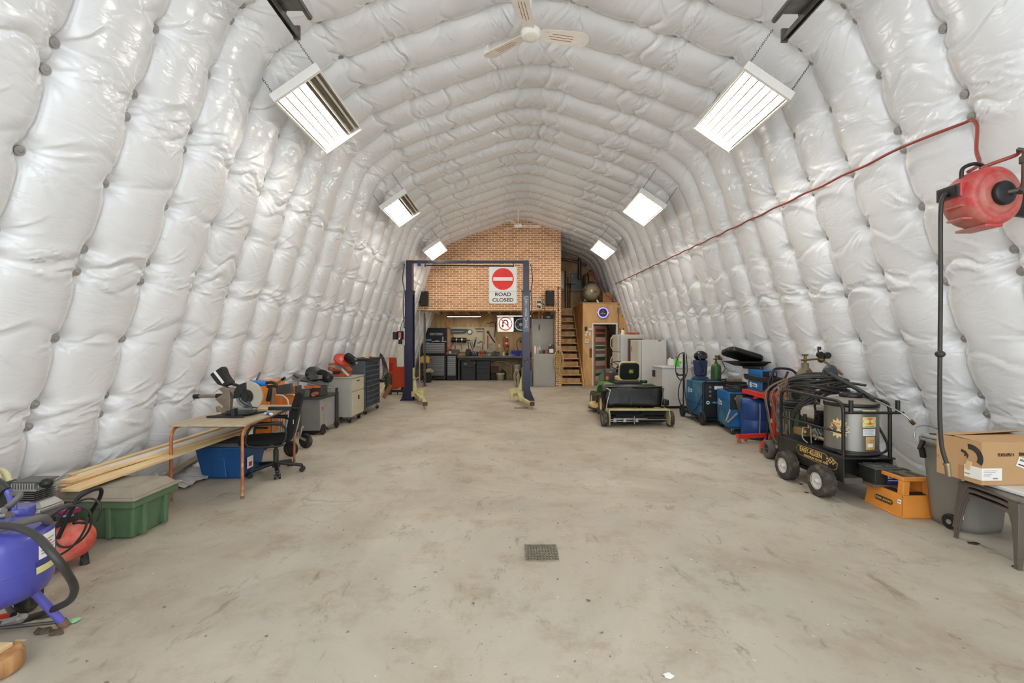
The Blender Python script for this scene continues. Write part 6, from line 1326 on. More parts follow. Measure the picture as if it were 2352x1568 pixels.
# ================================================================ TRACTOR AND SWEEPER
jg = mat('tractor_green', (52, 132, 36), .3, 0, .05, coat=.4); jy = mat('tractor_yellow', (214, 186, 120), .4, 0, .06); blkp = mat('black_satin', (20, 20, 20), .35)
tyre = mat('tyre', (62, 57, 50), .85, 0, .25, 20, spots=(96, 86, 72), spot_amt=.45, spot_scale=12)
def treads(g, c, r, w, n=26, ax='x'):
    c = Vector(c)
    for k in range(n):
        a = 2 * PI * k / n; u = Vector((0, math.cos(a), math.sin(a))); tg_ = Vector((0, -math.sin(a), math.cos(a)))
        for s_ in (-1, 1):
            p = c + u * (r * .995) + Vector((s_ * w * .08, 0, 0)) + tg_ * (r * .05 * s_); q = c + u * (r * .985) + Vector((s_ * w * .44, 0, 0)) - tg_ * (r * .06)
            beam(g, p, q, .016, .008)
    return g
def twheel(t, c, r, w, rim, name='wheel', hubm=None, n=24):
    w_ = treads(Wd(t).wheel(c, r, w, (1, 0, 0), 32, rim), c, r, w, n).part(name, tyre, t)
    x, y, z = c
    Wd(t).lathe([(r * rim * 1.03, -w * .42), (r * rim * .95, -w * .36), (r * rim * .8, -w * .18), (r * .22, -w * .12), (r * .16, -w * .36), (.004, -w * .38)], c, (1, 0, 0), 28).part('wheel_rim', hubm or jy, w_)
    return w_
t = thing('lawn_tractor', 'green and yellow lawn tractor seen from behind, black seat with tractor logo', 'lawn tractor', (2.38, 10.1, 0))
TC = 2.36
for x in (TC - .42, TC + .42): twheel(t, (x, 9.47, .25), .25, .22, .50)
for x in (TC - .40, TC + .40): twheel(t, (x, 10.80, .19), .19, .18, .50)
Wd(t).prism([(9.15, .30), (11.1, .30), (11.1, .40), (10.2, .46), (9.2, .46)], TC - .2, TC + .2, 'x').part('chassis', blkp, t, .01)
# fender deck: arched over both rear wheels
P = [(9.14, .50), (9.16, .60), (9.26, .66), (9.70, .67), (9.95, .60), (10.05, .42), (10.02, .42), (9.9, .56), (9.68, .63), (9.28, .62), (9.2, .56), (9.18, .50)]
Wd(t).prism(P, TC - .50, TC + .50, 'x').part('fender_deck', jg, t, .012)
for s_ in (-1, 1): Wd(t).box(TC + s_ * .40 - .10, TC + s_ * .40 + .10, 9.25, 9.75, .655, .70).part('fender_top', jg, t, .035, seg=4)
Wd(t).lathe([(.07, 0), (.075, .02), (.07, .05), (.02, .055)], (TC + .36, 9.4, .70), (0, 0, 1), 24).part('fuel_cap', blkp, t)
Wd(t).box(TC - .30, TC + .30, 9.145, 9.16, .50, .585).part('rear_panel', jg, t, .006)
Wd(t).box(TC - .22, TC + .36, 9.35, 9.75, .67, .72).part('seat_plate', blkp, t, .01)
Wd(t).prism(rrect(.46, .42, .10, 5, TC + .09, 9.75), .72, .81, 'z').part('seat_cushion', mat('seat_tan', (206, 184, 138), .55), t, .03, seg=3)
sb_ = G().at(0, 0, 0, rx=0); sb_.M = Matrix.Translation(-t.location) @ Matrix.Translation((TC + .10, 9.56, .76)) @ Matrix.Rotation(R(8), 4, 'X')
bk = sb_.prism(rrect(.40, .36, .08, 6, 0, .17), -.03, .035).part('seat_back_shell', mat('seat_shell', (16, 18, 16), .35), t, .015, seg=3)
g = G(); g.M = Matrix.Translation(-t.location) @ Matrix.Translation((TC + .10, 9.56, .76)) @ Matrix.Rotation(R(8), 4, 'X')
g.prism(rrect(.42, .38, .09, 6, 0, .175), .035, .09).part('seat_back_cushion', mat('seat_tan', (206, 184, 138)), t, .02, seg=3)
def onback():
    g = G(); g.M = Matrix.Translation(-t.location) @ Matrix.Translation((TC + .10, 9.56, .76)) @ Matrix.Rotation(R(8), 4, 'X'); return g
onback().prism(rrect(.09, .08, .02, 4, .03, .17), -.033, -.030).part('badge', mat('badge_green', (40, 130, 44), .4), bk)
onback().prism(rrect(.094, .084, .022, 4, .03, .17), -.0315, -.0300).part('badge_rim', mat('badge_yellow', (220, 206, 60), .4), bk)
onback().prism([(0, .150), (.012, .150), (.018, .165), (.040, .160), (.052, .150), (.062, .150), (.060, .168), (.045, .180), (.028, .182), (.018, .196), (.008, .205), (.012, .190), (.004, .172)], -.035, -.033).part('badge_deer', mat('badge_yellow', (220, 206, 60)), bk)
Wd(t).cyl((TC - .10, 9.60, .69), (TC + .28, 9.60, .69), .02).part('seat_pivot', steel, t)
# hood, dash, steering
Wd(t).prism([(10.30, .46), (11.15, .42), (11.20, .60), (11.05, .74), (10.35, .90), (10.28, .84)], TC - .26, TC + .26, 'x').part('hood', jg, t, .06, seg=4)
Wd(t).prism([(10.12, .40), (10.34, .40), (10.34, .90), (10.24, .95), (10.14, .86)], TC - .28, TC + .28, 'x').part('dash', mat('dash_grey', (48, 50, 50), .5), t, .03, seg=3)
for x in (TC - .245, TC + .245): Wd(t).box(x - .03, x + .03, 10.10, 10.13, .69, .77).part('reflector', mat('amber', (226, 96, 24), .3, emit=0), t, .012)
Wd(t).box(TC - .19, TC - .13, 10.12, 10.15, .84, .885).part('reflector', mat('amber', (226, 96, 24)), t, .012)
Wd(t).box(TC - .285, TC - .265, 10.4, 10.75, .50, .58).part('hood_decal', mat('badge_yellow', (220, 206, 60)), t)
Wd(t).cyl((TC - .02, 10.18, .86), (TC - .02, 10.02, 1.02), .02).part('steering_column', blkp, t)
Wd(t).tube([Vector((TC - .02 + .17 * math.cos(a), 10.02 + .17 * math.sin(a) * .75, 1.03 + .17 * math.sin(a) * .45)) for a in [2 * PI * i / 24 for i in range(24)]], .014, 8, closed=True).part('steering_wheel', mat('wheel_grey', (66, 62, 58), .5), t)
for a in (0, 120, 240): Wd(t).cyl((TC - .02, 10.02, 1.03), (TC - .02 + .16 * math.cos(R(a)), 10.02 + .12 * math.sin(R(a)), 1.03 + .07 * math.sin(R(a))), .010).part('wheel_spoke', mat('wheel_grey', (66, 62, 58)), t)
for s_ in (-1, 1): Wd(t).box(TC + s_ * .36 - .12, TC + s_ * .36 + .12, 9.98, 10.34, .34, .38).part('footrest', blkp, t, .012)
Wd(t).tube([(TC - .38, 9.95, .60), (TC - .42, 9.92, .80), (TC - .43, 9.91, .84)], .008, 6).part('lift_lever', steel, t)
# mower deck
Wd(t).prism(rrect(1.18, .62, .26, 8, TC - .04, 10.12), .09, .20, 'z').part('mower_deck', jy, t, .035, seg=4)
Wd(t).prism(rrect(1.24, .66, .28, 8, TC - .04, 10.12), .075, .09, 'z').part('deck_skirt', mat('deck_dark', (70, 62, 46), .6), t)
Wd(t).box(TC - .50, TC - .34, 10.05, 10.22, .20, .27).part('belt_cover', blkp, t, .02)
for x in (TC - .50, TC + .45): Wd(t).wheel((x, 9.80, .07), .07, .05, (1, 0, 0), 20, .3).part('gauge_wheel', tyre, t)

t = thing('lawn_sweeper', 'pull-behind lawn sweeper with a black fabric hopper and brush', 'lawn sweeper', (2.28, 8.5, 0))
ol = mat('sweeper_olive', (122, 112, 66), .45, .1, .08); olc = mat('sweeper_edge', (184, 174, 130), .45, .1, .08)
HX0, HX1 = 1.76, 2.84
for x in (1.69, 2.90):
    w_ = treads(Wd(t).wheel((x, 8.35, .135), .135, .10, (1, 0, 0), 28, .55), (x, 8.35, .135), .135, .10, 20).part('wheel', tyre, t)
    Wd(t).cyl((x - .035, 8.35, .135), (x + .035, 8.35, .135), .075, n=22).part('wheel_hub', mat('hub_tan', (140, 124, 104), .6), w_)
ar = [(8.22, .315), (8.32, .33), (8.50, .31), (8.62, .22), (8.66, .08)]
sh = ar + [(y - .006 if y > 8.3 else y, z - .008) for y, z in ar[::-1]]
Wd(t).prism(sh, HX0, HX1, 'x').part('brush_housing', ol, t)
Wd(t).box(HX0, HX1, 8.205, 8.235, .300, .335).part('housing_lip', olc, t, .004)
for x in (HX0 - .006, HX1 - .006): Wd(t).prism([(8.18, .05), (8.66, .05), (8.66, .12), (8.5, .32), (8.22, .33), (8.16, .2)], x, x + .012, 'x').part('side_plate', olc, t)
g = Wd(t); ring_ = 14
br_m = mat('brush_black', (26, 26, 25), .8, 0, .3)
for k in range(4):
    a0 = k * PI / 2 + .4; P = []
    for j in range(2):
        r_ = .13; P.append((8.42 + r_ * math.cos(a0), .165 + r_ * math.sin(a0)))
    beam(g, (HX0 + .04, 8.42 + .09 * math.cos(a0), .165 + .09 * math.sin(a0)), (HX1 - .5, 8.42 + .09 * math.cos(a0), .165 + .09 * math.sin(a0)), .02, .09)
    beam(g, (HX0 + .62, 8.42 + .08 * math.cos(a0), .165 + .08 * math.sin(a0)), (HX1 - .03, 8.42 + .08 * math.cos(a0), .165 + .08 * math.sin(a0)), .02, .08)
g.cyl((HX0 + .15, 8.42, .175), (HX1 - .42, 8.42, .175), .075, n=18).part('brush_reel', br_m, t)
Wd(t).cyl((HX0 - .06, 8.30, .125), (HX1 + .06, 8.30, .125), .010, n=10).part('axle_rod', steel, t)
Wd(t).cyl((HX0 + .02, 8.24, .105), (HX0 + .52, 8.24, .105), .008, n=8).cyl((HX0 + .1, 8.26, .15), (HX0 + .70, 8.26, .15), .007, n=8).part('reel_rod', steel, t)
for x in (HX0 + .10, HX0 + .28, HX0 + .50): Wd(t).box(x - .025, x + .025, 8.225, 8.25, .09, .16).part('rod_clamp', alu, t, .002)
Wd(t).box(HX0 + .44, HX0 + .452, 8.2, 8.22, .06, .2).part('latch_pin', steel, t)
hf = mat('hopper_fabric', (15, 15, 14), .42, 0, .3, 5, bump=.5, bscale=9)
# hopper: bag of fabric with sagging sides, open on top
N_ = 24; vs = []; fs = []
def hop(u_, z):   # outline of the bag, u_ in 0..1 around
    per = [(1.80, 8.68), (2.86, 8.68), (2.97, 8.95), (2.96, 9.12), (1.80, 9.12), (1.77, 8.9)]
    k = u_ * 6; i = int(k) % 6; f_ = k - int(k); a, b_ = per[i], per[(i + 1) % 6]
    return a[0] + (b_[0] - a[0]) * f_, a[1] + (b_[1] - a[1]) * f_
M_ = 60
for lv, (z, sx, dy) in enumerate(((.31, .93, -.05), (.38, 1.0, -.02), (.5, 1.02, 0), (.60, 1.01, .01), (.685, 1.0, .02))):
    for i in range(M_):
        x, y = hop(i / M_, z); wv = .012 * math.sin(i * 1.1 + lv * 1.7) + .010 * math.sin(i * .45 + lv)
        vs.append((2.33 + (x - 2.33) * sx + wv, y + dy + wv, z + (.012 * math.sin(i * .5) if 0 < lv < 4 else 0) - (.05 * (lv == 4) * (x > 2.88))))
for lv in range(4):
    for i in range(M_): fs.append((lv * M_ + i, lv * M_ + (i + 1) % M_, (lv + 1) * M_ + (i + 1) % M_, (lv + 1) * M_ + i))
fs.append(tuple(range(M_ - 1, -1, -1)))
hp = Wd(t).add(vs, fs, True).part('hopper', hf, t); sm_ = hp.modifiers.new('thick', 'SOLIDIFY'); sm_.thickness = .004
Wd(t).tube([(1.80, 8.70, .69), (2.88, 8.70, .69)], .010, 8).part('hopper_rod', mat('rod_grey', (96, 92, 84), .4, .5), t)
Wd(t).box(2.885, 2.90, 8.73, 9.0, .38, .66).part('side_window', mat('hopper_grey', (120, 120, 114), .5), t)
Wd(t).tube([(1.87, 8.62, .64), (1.84, 8.60, .55), (1.80, 8.58, .42), (1.78, 8.56, .32)], .011, 8).part('height_handle', steel, t)
Wd(t).tube([(1.74, 8.66, .69), (1.80, 8.63, .66), (1.87, 8.61, .62)], .012, 7).part('cord_clip', mat('clip_peach', (200, 160, 120), .5), t)
Wd(t).tube([(2.89, 8.66, .67), (2.84, 8.64, .33)], .010, 8).tube([(2.26, 8.655, .50), (2.26, 8.645, .34)], .009, 6).part('hopper_stay', mat('rod_grey', (96, 92, 84)), t)
Wd(t).box(2.86, 2.98, 8.6, 8.8, .33, .45).part('corner_guard', blkp, t, .03)
for i in range(2): pass
Wd(t).box(1.72, 1.80, 8.62, 8.76, .60, .72).part('corner_guard', mat('guard_grey', (66, 66, 62), .5), t, .03)

# ================================================================ WELDERS
mb = mat('welder_blue', (28, 96, 138), .42, 0, .1, 4, spots=(84, 124, 140), spot_amt=.45, spot_scale=3); mbb = mat('welder_blue_bright', (22, 104, 168), .4, 0, .08); wb = mat('welder_black', (26, 27, 28), .5)
sw = mat('sticker_white', (230, 232, 232), .4)
def logo(t, x, y, z, s_, par):   # circle with arrow word, on a face looking along -x
    Wd(t).cyl((x, y, z), (x - .002, y, z), .06 * s_, n=28, smooth=False).part('logo_disc', sw, par)
    Wd(t).prism([(y - .02 * s_, z - .03 * s_), (y - .02 * s_, z + .03 * s_), (y - .19 * s_, z + .035 * s_), (y - .19 * s_, z - .04 * s_)], x - .002, x, 'x').part('logo_bar', sw, par)
    o = text('Miller', .06 * s_, Vector((x - .003, y - .10 * s_, z - .002)) - t.location, (90, 0, -90), mbb, par, name='logo_lettering')
    Wd(t).prism(sector(y, z, .028 * s_, .045 * s_, 0, 359.9, 24), x - .003, x - .002, 'x').part('logo_ring', mbb, par)
def cable(t, P, r=.010, m_=None, name='cable', sub=6): return Wd(t).tube(P, r, 7, sub=sub).part(name, m_ or hose_m, t)
t = thing('welder', 'blue wheeled welding machine nearest the dryer, with helmet and sleeve on top', 'welder', (3.8, 8.9, 0), 0, None)
b_ = Wd(t).box(3.57, 4.03, 8.52, 9.32, .13, .78).part('case', mb, t, .01)
Wd(t).box(3.562, 3.572, 8.55, 9.30, .36, .375).part('door_seam', mat('seam_blue', (20, 70, 100), .5), b_)
Wd(t).box(3.555, 4.045, 8.47, 8.525, .13, .80).part('front_frame', wb, t, .015)
Wd(t).box(3.60, 4.00, 8.455, 8.472, .46, .75).part('control_panel', mat('panel_dark', (44, 46, 48), .4), t, .004)
for z in (.70, .62, .54): Wd(t).cyl((3.68, 8.44, z), (3.68, 8.457, z), .022, n=16).part('knob', mat('knob_grey', (120, 120, 118), .4), t)
Wd(t).box(3.76, 3.92, 8.45, 8.457, .66, .72).part('switch_plate', sw, t)
Wd(t).box(3.60, 4.0, 8.452, 8.46, .38, .45).part('logo_strip', mat('strip_dark_teal', (24, 60, 72), .4), t)
Wd(t).prism(sector(3.64, .415, .018, .032, 0, 359.9, 20), 8.448, 8.452).part('logo_ring', sw, t); text('MILLER', .04, Vector((3.79, 8.449, .415)) - t.location, (90, 0, 0), sw, t, name='logo_lettering')
Wd(t).tube([(3.62, 8.50, .80), (3.62, 8.46, .84), (3.98, 8.46, .84), (3.98, 8.50, .80)], .014, 8).part('front_handle', blk, t)
logo(t, 3.568, 9.18, .58, .9, b_)
Wd(t).box(3.54, 4.06, 8.35, 9.5, .10, .13).part('cart_base', blkm, t, .005)
for y in (8.44, 9.42):
    for x in (3.53, 4.07):
        w_ = Wd(t).wheel((x, y, .125), .125, .05, (1, 0, 0), 28, .55).part('wheel', rub, t)
        Wd(t).lathe([(.07, -.02), (.066, -.012), (.03, -.014), (.02, -.026), (.002, -.026)], (x, y, .125), (1, 0, 0), 20).part('wheel_hub', mat('hub_dark', (60, 60, 60)), w_)
for p in ([(3.56, 9.45, .12), (3.56, 9.45, 1.30)],): Wd(t).tube(p, .014, 8).part('cable_mast', blkm, t)
Wd(t).box(3.44, 3.60, 9.42, 9.47, .84, .87).box(3.42, 3.44, 9.42, 9.47, .84, .90).part('hose_bracket', blk, t, .003)
cable(t, [(3.56, 9.42, 1.32), (3.46, 9.40, 1.28), (3.38, 9.38, 1.08), (3.38, 9.36, .88), (3.46, 9.35, .76), (3.55, 9.35, .80), (3.60, 9.35, .95), (3.58, 9.35, 1.30)], .010)
cable(t, [(3.56, 9.40, 1.32), (3.55, 9.35, 1.1), (3.53, 9.3, .6), (3.51, 9.1, .25), (3.50, 8.8, .10), (3.49, 8.55, .04)], .013)
cable(t, [(3.52, 9.4, .80), (3.45, 9.4, .6), (3.44, 9.4, .4), (3.50, 9.4, .22)], .011)
cable(t, [(3.56, 8.47, .60), (3.54, 8.55, .45), (3.53, 8.8, .22), (3.54, 9.0, .20), (3.54, 9.25, .32)], .008)
t2 = thing('welding_helmet', 'black welding helmet over a navy sleeve on the machine nearest the dryer', 'helmet', (3.78, 9.12, .80))
G().frus((-.17, .17, -.12, .12), (-.10, .10, -.08, .08), -.018, .06).frus((-.10, .10, -.08, .08), (-.13, .11, -.10, .10), .06, .38).part('sleeve', mat('sleeve_navy', (44, 52, 84), .8, 0, .25, 10), t2, .03, seg=3)
G().ball((0, 0, .46), .125, 1.05, 1, .85).part('helmet_shell', mat('helmet_black', (20, 20, 21), .25), t2); G().box(-.09, .07, -.135, -.10, .41, .48).part('visor', mat('visor', (60, 64, 66), .15), t2, .005)
cable(t2, [(3.70, 9.0, 1.24), (3.76, 8.98, 1.10), (3.80, 8.97, .95), (3.76, 8.96, .90)], .012)
t = thing('gas_cylinder', 'green gas cylinder with brass regulator behind the blue welding machines', 'gas cylinder', (4.17, 9.3, 0))
Wd(t).lathe([(.09, 0), (.10, .02), (.10, 1.0), (.092, 1.05), (.06, 1.09), (.03, 1.10), (.03, 1.13)], (4.17, 9.3, 0), (0, 0, 1), 26).part('cylinder_body', mat('cyl_green', (52, 92, 46), .4), t)
Wd(t).cyl((4.17, 9.3, 1.13), (4.17, 9.3, 1.22), .02).cyl((4.11, 9.28, 1.19), (4.27, 9.28, 1.19), .014).ball((4.25, 9.27, 1.20), .035).ball((4.17, 9.3, 1.25), .025).cyl((4.20, 9.25, 1.22), (4.20, 9.22, 1.26), .03).part('regulator', mat('old_brass', (120, 96, 60), .4, .7), t)
cable(t, [(4.26, 9.24, 1.16), (4.30, 9.18, 1.0), (4.22, 9.18, .90), (4.1, 9.0, .84)], .008)
# second machine, turned slightly
t = thing('welder', 'bright blue welding machine with cable bundle and clamp at its front', 'welder', (3.62, 7.60, 0), -11)
def L2(): return G()
b_ = G().box(0, .40, 0, .76, .12, .69).part('case', mb, t, .008)
G().box(-.003, .403, -.005, .10, .56, .70).box(-.004, 0, 0, .76, .565, .69).part('case_band', mbb, b_, .003)
G().box(.0, .40, -.012, 0, .13, .40).part('front_panel', mat('front_blue', (26, 92, 150), .4), t, .003); G().box(.02, .38, -.014, -.002, .42, .68).part('control_panel', wb, t, .004)
for i in range(3): G().cyl((.10 + .1 * i, -.03, .60), (.10 + .1 * i, -.012, .60), .022, n=14).part('knob', mat('knob_grey', (120, 120, 118)), t)
o = G().cyl((-.004, .62, .47), (-.006, .62, .47), .055, n=28, smooth=False).part('logo_disc', sw, b_); G().prism([(.60, .44), (.60, .50), (.44, .50), (.44, .43)], -.006, -.004, 'x').part('logo_bar', sw, b_); G().prism(sector(.62, .47, .026, .042, 0, 359.9, 24), -.008, -.006, 'x').part('logo_ring', mbb, b_)
text('Miller', .058, Vector((-.007, .52, .468)), (90, 0, -90), mbb, b_, name='logo_lettering')
G().box(.0, .42, -.04, .78, .10, .12).part('cart_base', mat('seam_blue', (20, 70, 100)), t, .004)
for x, y in ((.06, .0), (.36, .0), (.06, .70), (.36, .70)):
    c_ = G().box(x - .02, x + .02, y - .02, y + .02, .06, .10).part('caster', steel, t, .002); G().wheel((x, y, .042), .042, .03, (1, .2, 0), 18, .3).cyl((x - .016, y, .042), (x + .016, y, .042), .016).part('caster_wheel', rub, c_)
for k in range(7):
    G().tube([(.12 + .012 * k, -.03, .66), (.10 + .02 * k, -.06 - .006 * k, .58 - .01 * k), (.14 + .02 * k, -.07 - .006 * k, .42), (.22 + .02 * k, -.06, .32 - .01 * k), (.32 + .01 * k, -.05, .40), (.36, -.04, .55)], .009, 6, sub=5).part('cable', mat('cable_grey', (92, 90, 84), .5), t)
for k, rr in enumerate((.11, .13)):
    G().tube([(.40 + rr * math.cos(a) * 1.0, -.09 - .015 * k, .36 + rr * 1.5 * math.sin(a)) for a in [2 * PI * i / 20 for i in range(20)]], .011, 7, closed=True).part('cable_coil', mat('coil_tan', (132, 118, 88), .5), t)
g = G(); beam(g, (.02, -.03, .42), (-.05, -.04, .22), .02, .03); beam(g, (.13, -.03, .36), (-.03, -.04, .20), .02, .03); beam(g, (.20, -.05, .62), (.38, -.08, .50), .022, .022); g.part('ground_clamp', alu, t, .004)
G().tube([(.36, -.08, .48), (.34, -.10, .35), (.30, -.11, .22), (.28, -.11, .15)], .014, 7, sub=4).part('torch', steel, t)
G().box(.06, .36, .05, .60, .70, .74).part('top_tray', mat('tray_black', (34, 34, 33)), t, .01)
g = G()
for k in range(5): g.tube([(.20 + (.12 + .01 * k) * math.cos(a), .30 + (.2 - .01 * k) * math.sin(a), .75 + .012 * k) for a in [2 * PI * i / 18 for i in range(18)]], .009, 6, closed=True)
g.part('hose_ring', hose_m, t)
tag(G().box(-.12, .12, -.1, .1, 0, .06).part('cardboard_flap_box', mat('carton_grey', (128, 116, 96), .8), None, .01), 'grey-brown carton behind the bright blue machine', 'box', loc=(4.21, 8.66, .792)); bpy.data.objects['cardboard_flap_box'].name = 'carton'
tag(G().box(-.18, .18, -.16, .16, 0, .79).part('tool_crate', mat('crate_dark', (26, 24, 22)), None, .01), 'black crate stack carrying the carton behind the bright blue machine', 'crate', loc=(4.21, 8.66, 0))

t = thing('plastic_drum', 'blue plastic drum under the red stand', 'drum', (3.925, 7.33, 0))
Wd(t).lathe([(.195, 0), (.217, .02), (.22, .30), (.217, .305), (.22, .31), (.22, .56), (.21, .60), (.18, .635), (.08, .65), (.01, .65)], (3.925, 7.33, 0), (0, 0, 1), 40).part('drum_body', mat('drum_blue', (26, 62, 124), .4, 0, .08), t)
Wd(t).cyl((3.87, 7.22, .645), (3.87, 7.22, .67), .04).part('bung_cap', red_p, t)
cable(t, [(3.87, 7.10, .58), (3.87, 7.095, .4), (3.87, 7.11, .08)], .008, alu, 'drain_rod')

t = thing('red_stand', 'red steel stand on casters carrying the small blue welder', 'stand', (4.0, 7.1, 0))
rp = mat('stand_red', (214, 52, 30), .38, 0, .06, coat=.2)
Wd(t).prism([(3.72, 6.66), (4.30, 6.66), (4.40, 7.50), (3.80, 7.52)], .745, .77, 'z').part('tray', rp, t, .004)
Wd(t).prism([(3.72, 6.66), (3.735, 6.66), (3.815, 7.52), (3.80, 7.52)], .705, .745, 'z').part('tray_lip', rp, t)
Wd(t).cyl((4.06, 7.06, .1), (4.06, 7.06, .745), .033, n=16).part('post', rp, t)
beam(Wd(t), (4.25, 7.12, .10), (3.44, 6.94, .10), .06, .06).part('base_leg', rp, t, .004)
beam(Wd(t), (4.0, 7.05, .10), (3.46, 6.30, .09), .06, .05).part('base_leg', rp, t, .004)
oc_ = mat('caster_orange', (176, 92, 44), .5)
for x, y in ((3.47, 6.95), (3.62, 7.06), (3.47, 6.32), (4.22, 7.12)): caster(t, x, y, 0, .032, (1, .5, 0), .022, oc_)
decal(t, 4.026, 7.06, .60, .07, .10, sw, '-x', 'sticker'); decal(t, 4.026, 7.06, .32, .05, .06, sw, '-x', 'sticker')
t = thing('plasma_cutter', 'small bright blue welder wrapped in black cable on the red stand', 'welder', (4.02, 7.3, .771))
b_ = Wd(t).box(3.88, 4.14, 7.08, 7.48, .771, 1.10).part('case', mbb, t, .008); Wd(t).box(3.90, 4.12, 7.072, 7.082, .79, 1.08).part('front_panel', wb, t, .003)
Wd(t).box(3.86, 4.16, 7.16, 7.63, .93, .965).part('case_seam', wb, b_, .003) if False else None
for k in range(5): Wd(t).tube([(3.85 - .004 * k, 7.05 - .01 * k, .93 + .016 * k), (4.17, 7.04 - .008 * k, .91 + .016 * k), (4.18, 7.52, .93 + .015 * k), (3.85 - .004 * k, 7.52, .95 + .015 * k)], .009, 6, closed=True, sub=6).part('cable_wrap', hose_m, t)
Wd(t).cyl((3.876, 7.38, .855), (3.878, 7.38, .855), .045, n=26, smooth=False).part('logo_disc', sw, b_); Wd(t).prism([(7.36, .83), (7.36, .885), (7.20, .88), (7.20, .825)], 3.876, 3.878, 'x').part('logo_bar', sw, b_)
text('Miller', .052, Vector((3.874, 7.28, .854)) - t.location, (90, 0, -90), mbb, b_, name='logo_lettering')
Wd(t).tube([(3.95, 7.2, 1.10), (3.95, 7.23, 1.13), (3.95, 7.36, 1.13), (3.95, 7.39, 1.10)], .012, 8).part('handle', blk, t)
Wd(t).box(4.0, 4.1, 7.065, 7.073, 1.02, 1.07).part('meter', steel, t)
t = thing('plastic_case', 'black plastic case with its lid propped open, on the small blue welder', 'case', (3.96, 7.75, 1.10))
cs = mat('case_black', (26, 26, 27), .38)
Wd(t).frus((3.84, 4.20, 7.56, 7.88), (3.70, 4.26, 7.50, 7.95), 1.135, 1.20).part('lower_tub', cs, t, .015); Wd(t).box(3.69, 4.27, 7.49, 7.96, 1.195, 1.215).part('tub_rim', cs, t, .004)
g = G(); g.M = Matrix.Translation(-t.location) @ Matrix.Translation((3.94, 7.80, 1.31)) @ Matrix.Rotation(R(17), 4, 'Y') @ Matrix.Rotation(R(-14), 4, 'X')
l_ = g.prism(rrect(.60, .40, .10, 5), -.04, .05, 'z').part('lid', cs, t, .03, seg=3)
g = G(); g.M = Matrix.Translation(-t.location) @ Matrix.Translation((3.94, 7.80, 1.31)) @ Matrix.Rotation(R(17), 4, 'Y') @ Matrix.Rotation(R(-14), 4, 'X')
g.box(-.2, .0, -.1, .1, .045, .06).box(.05, .12, -.2, -.17, -.02, .03).part('lid_rib', cs, l_, .01)
Wd(t).box(3.86, 4.1, 7.42, 7.62, 1.101, 1.14).part('foot', cs, t)

# ================================================================ GAS WELDING CART
t = thing('gas_welding_cart', 'black hand truck holding gas cylinders, green and orange twin hoses looped over it', 'gas cart', (3.75, 6.1, 0))
bronze = mat('cyl_bronze', (118, 104, 84), .5, .1, .2, 5, spots=(84, 70, 52), spot_amt=.45, spot_scale=5)
c_ = Wd(t).lathe([(.11, .08), (.115, .10), (.115, 1.05), (.10, 1.12), (.065, 1.18), (.045, 1.20), (.045, 1.26)], (3.93, 6.1, 0), (0, 0, 1), 28).part('gas_cylinder_body', bronze, t); c_['label'] = 'tall bronze cylinder'
c_ = Wd(t).lathe([(.11, .08), (.12, .10), (.12, .72), (.10, .78), (.05, .82), (.04, .86)], (3.72, 5.92, 0), (0, 0, 1), 28).part('gas_cylinder_body', mat('cyl_dkgreen', (48, 62, 36), .4), t); c_['label'] = 'short dark green cylinder'
obr = mat('old_brass', (120, 96, 60))
g = Wd(t).cyl((3.93, 6.1, 1.26), (3.93, 6.1, 1.36), .018).cyl((3.88, 6.1, 1.30), (4.13, 6.06, 1.32), .013).ball((4.12, 6.06, 1.31), .045)
g.cyl((3.89, 6.1, 1.37), (3.97, 6.1, 1.37), .01); g.part('regulator', obr, t)
for (x, z) in ((4.07, 1.375), (4.165, 1.365)): Wd(t).cyl((x, 6.03, z), (x, 5.99, z), .042, n=22).part('gauge', blk, t); Wd(t).cyl((x, 6.02, z - .02), (4.12, 6.05, 1.32), .008, n=8).part('gauge_stem', obr, t)
Wd(t).cyl((4.06, 6.02, 1.33), (4.05, 6.02, 1.44), .008).cyl((4.05, 6.0, 1.44), (4.055, 6.0, 1.48), .022).part('gauge_knob', blk, t); Wd(t).tube([(4.15, 6.04, 1.28), (4.24, 5.98, 1.2), (4.28, 5.9, 1.12)], .014, 7).part('outlet_hose', obr, t)
for y in (5.95,):
    pass
for dx in (0, .20):
    Wd(t).tube([(3.47 + dx * .9, 6.2, .10), (3.50 + dx, 6.2, 1.0), (3.56 + dx * 1.0, 6.2, 1.14)], .014, 8).part('frame_rail', blkm, t)
Wd(t).tube([(3.54, 6.2, .95), (3.56, 6.2, 1.14), (3.61, 6.2, 1.18), (3.78, 6.18, 1.17), (3.86, 6.14, 1.08), (3.92, 6.1, .90)], .016, 8, sub=6).part('top_handle', blkm, t)
Wd(t).box(3.45, 4.0, 5.86, 6.26, .05, .08).part('base_plate', blkm, t, .004)
for x in (3.42, 4.02):
    w_ = Wd(t).wheel((x, 6.05, .12), .12, .09, (1, -.15, 0), 30, .5).part('wheel', mat('tyre_grey', (92, 88, 82), .8, 0, .2, 10), t); Wd(t).lathe([(.065, -.035), (.055, -.02), (.02, -.02), (.014, -.05), (.002, -.05)], (x, 6.05, .12), (1, -.15, 0), 22).part('wheel_hub', mat('hub_dark', (60, 60, 60)), w_)
tw_g = mat('hose_green', (74, 96, 76), .5, 0, .15); tw_o = mat('hose_orange', (176, 112, 82), .5, 0, .15)
random.seed(11)
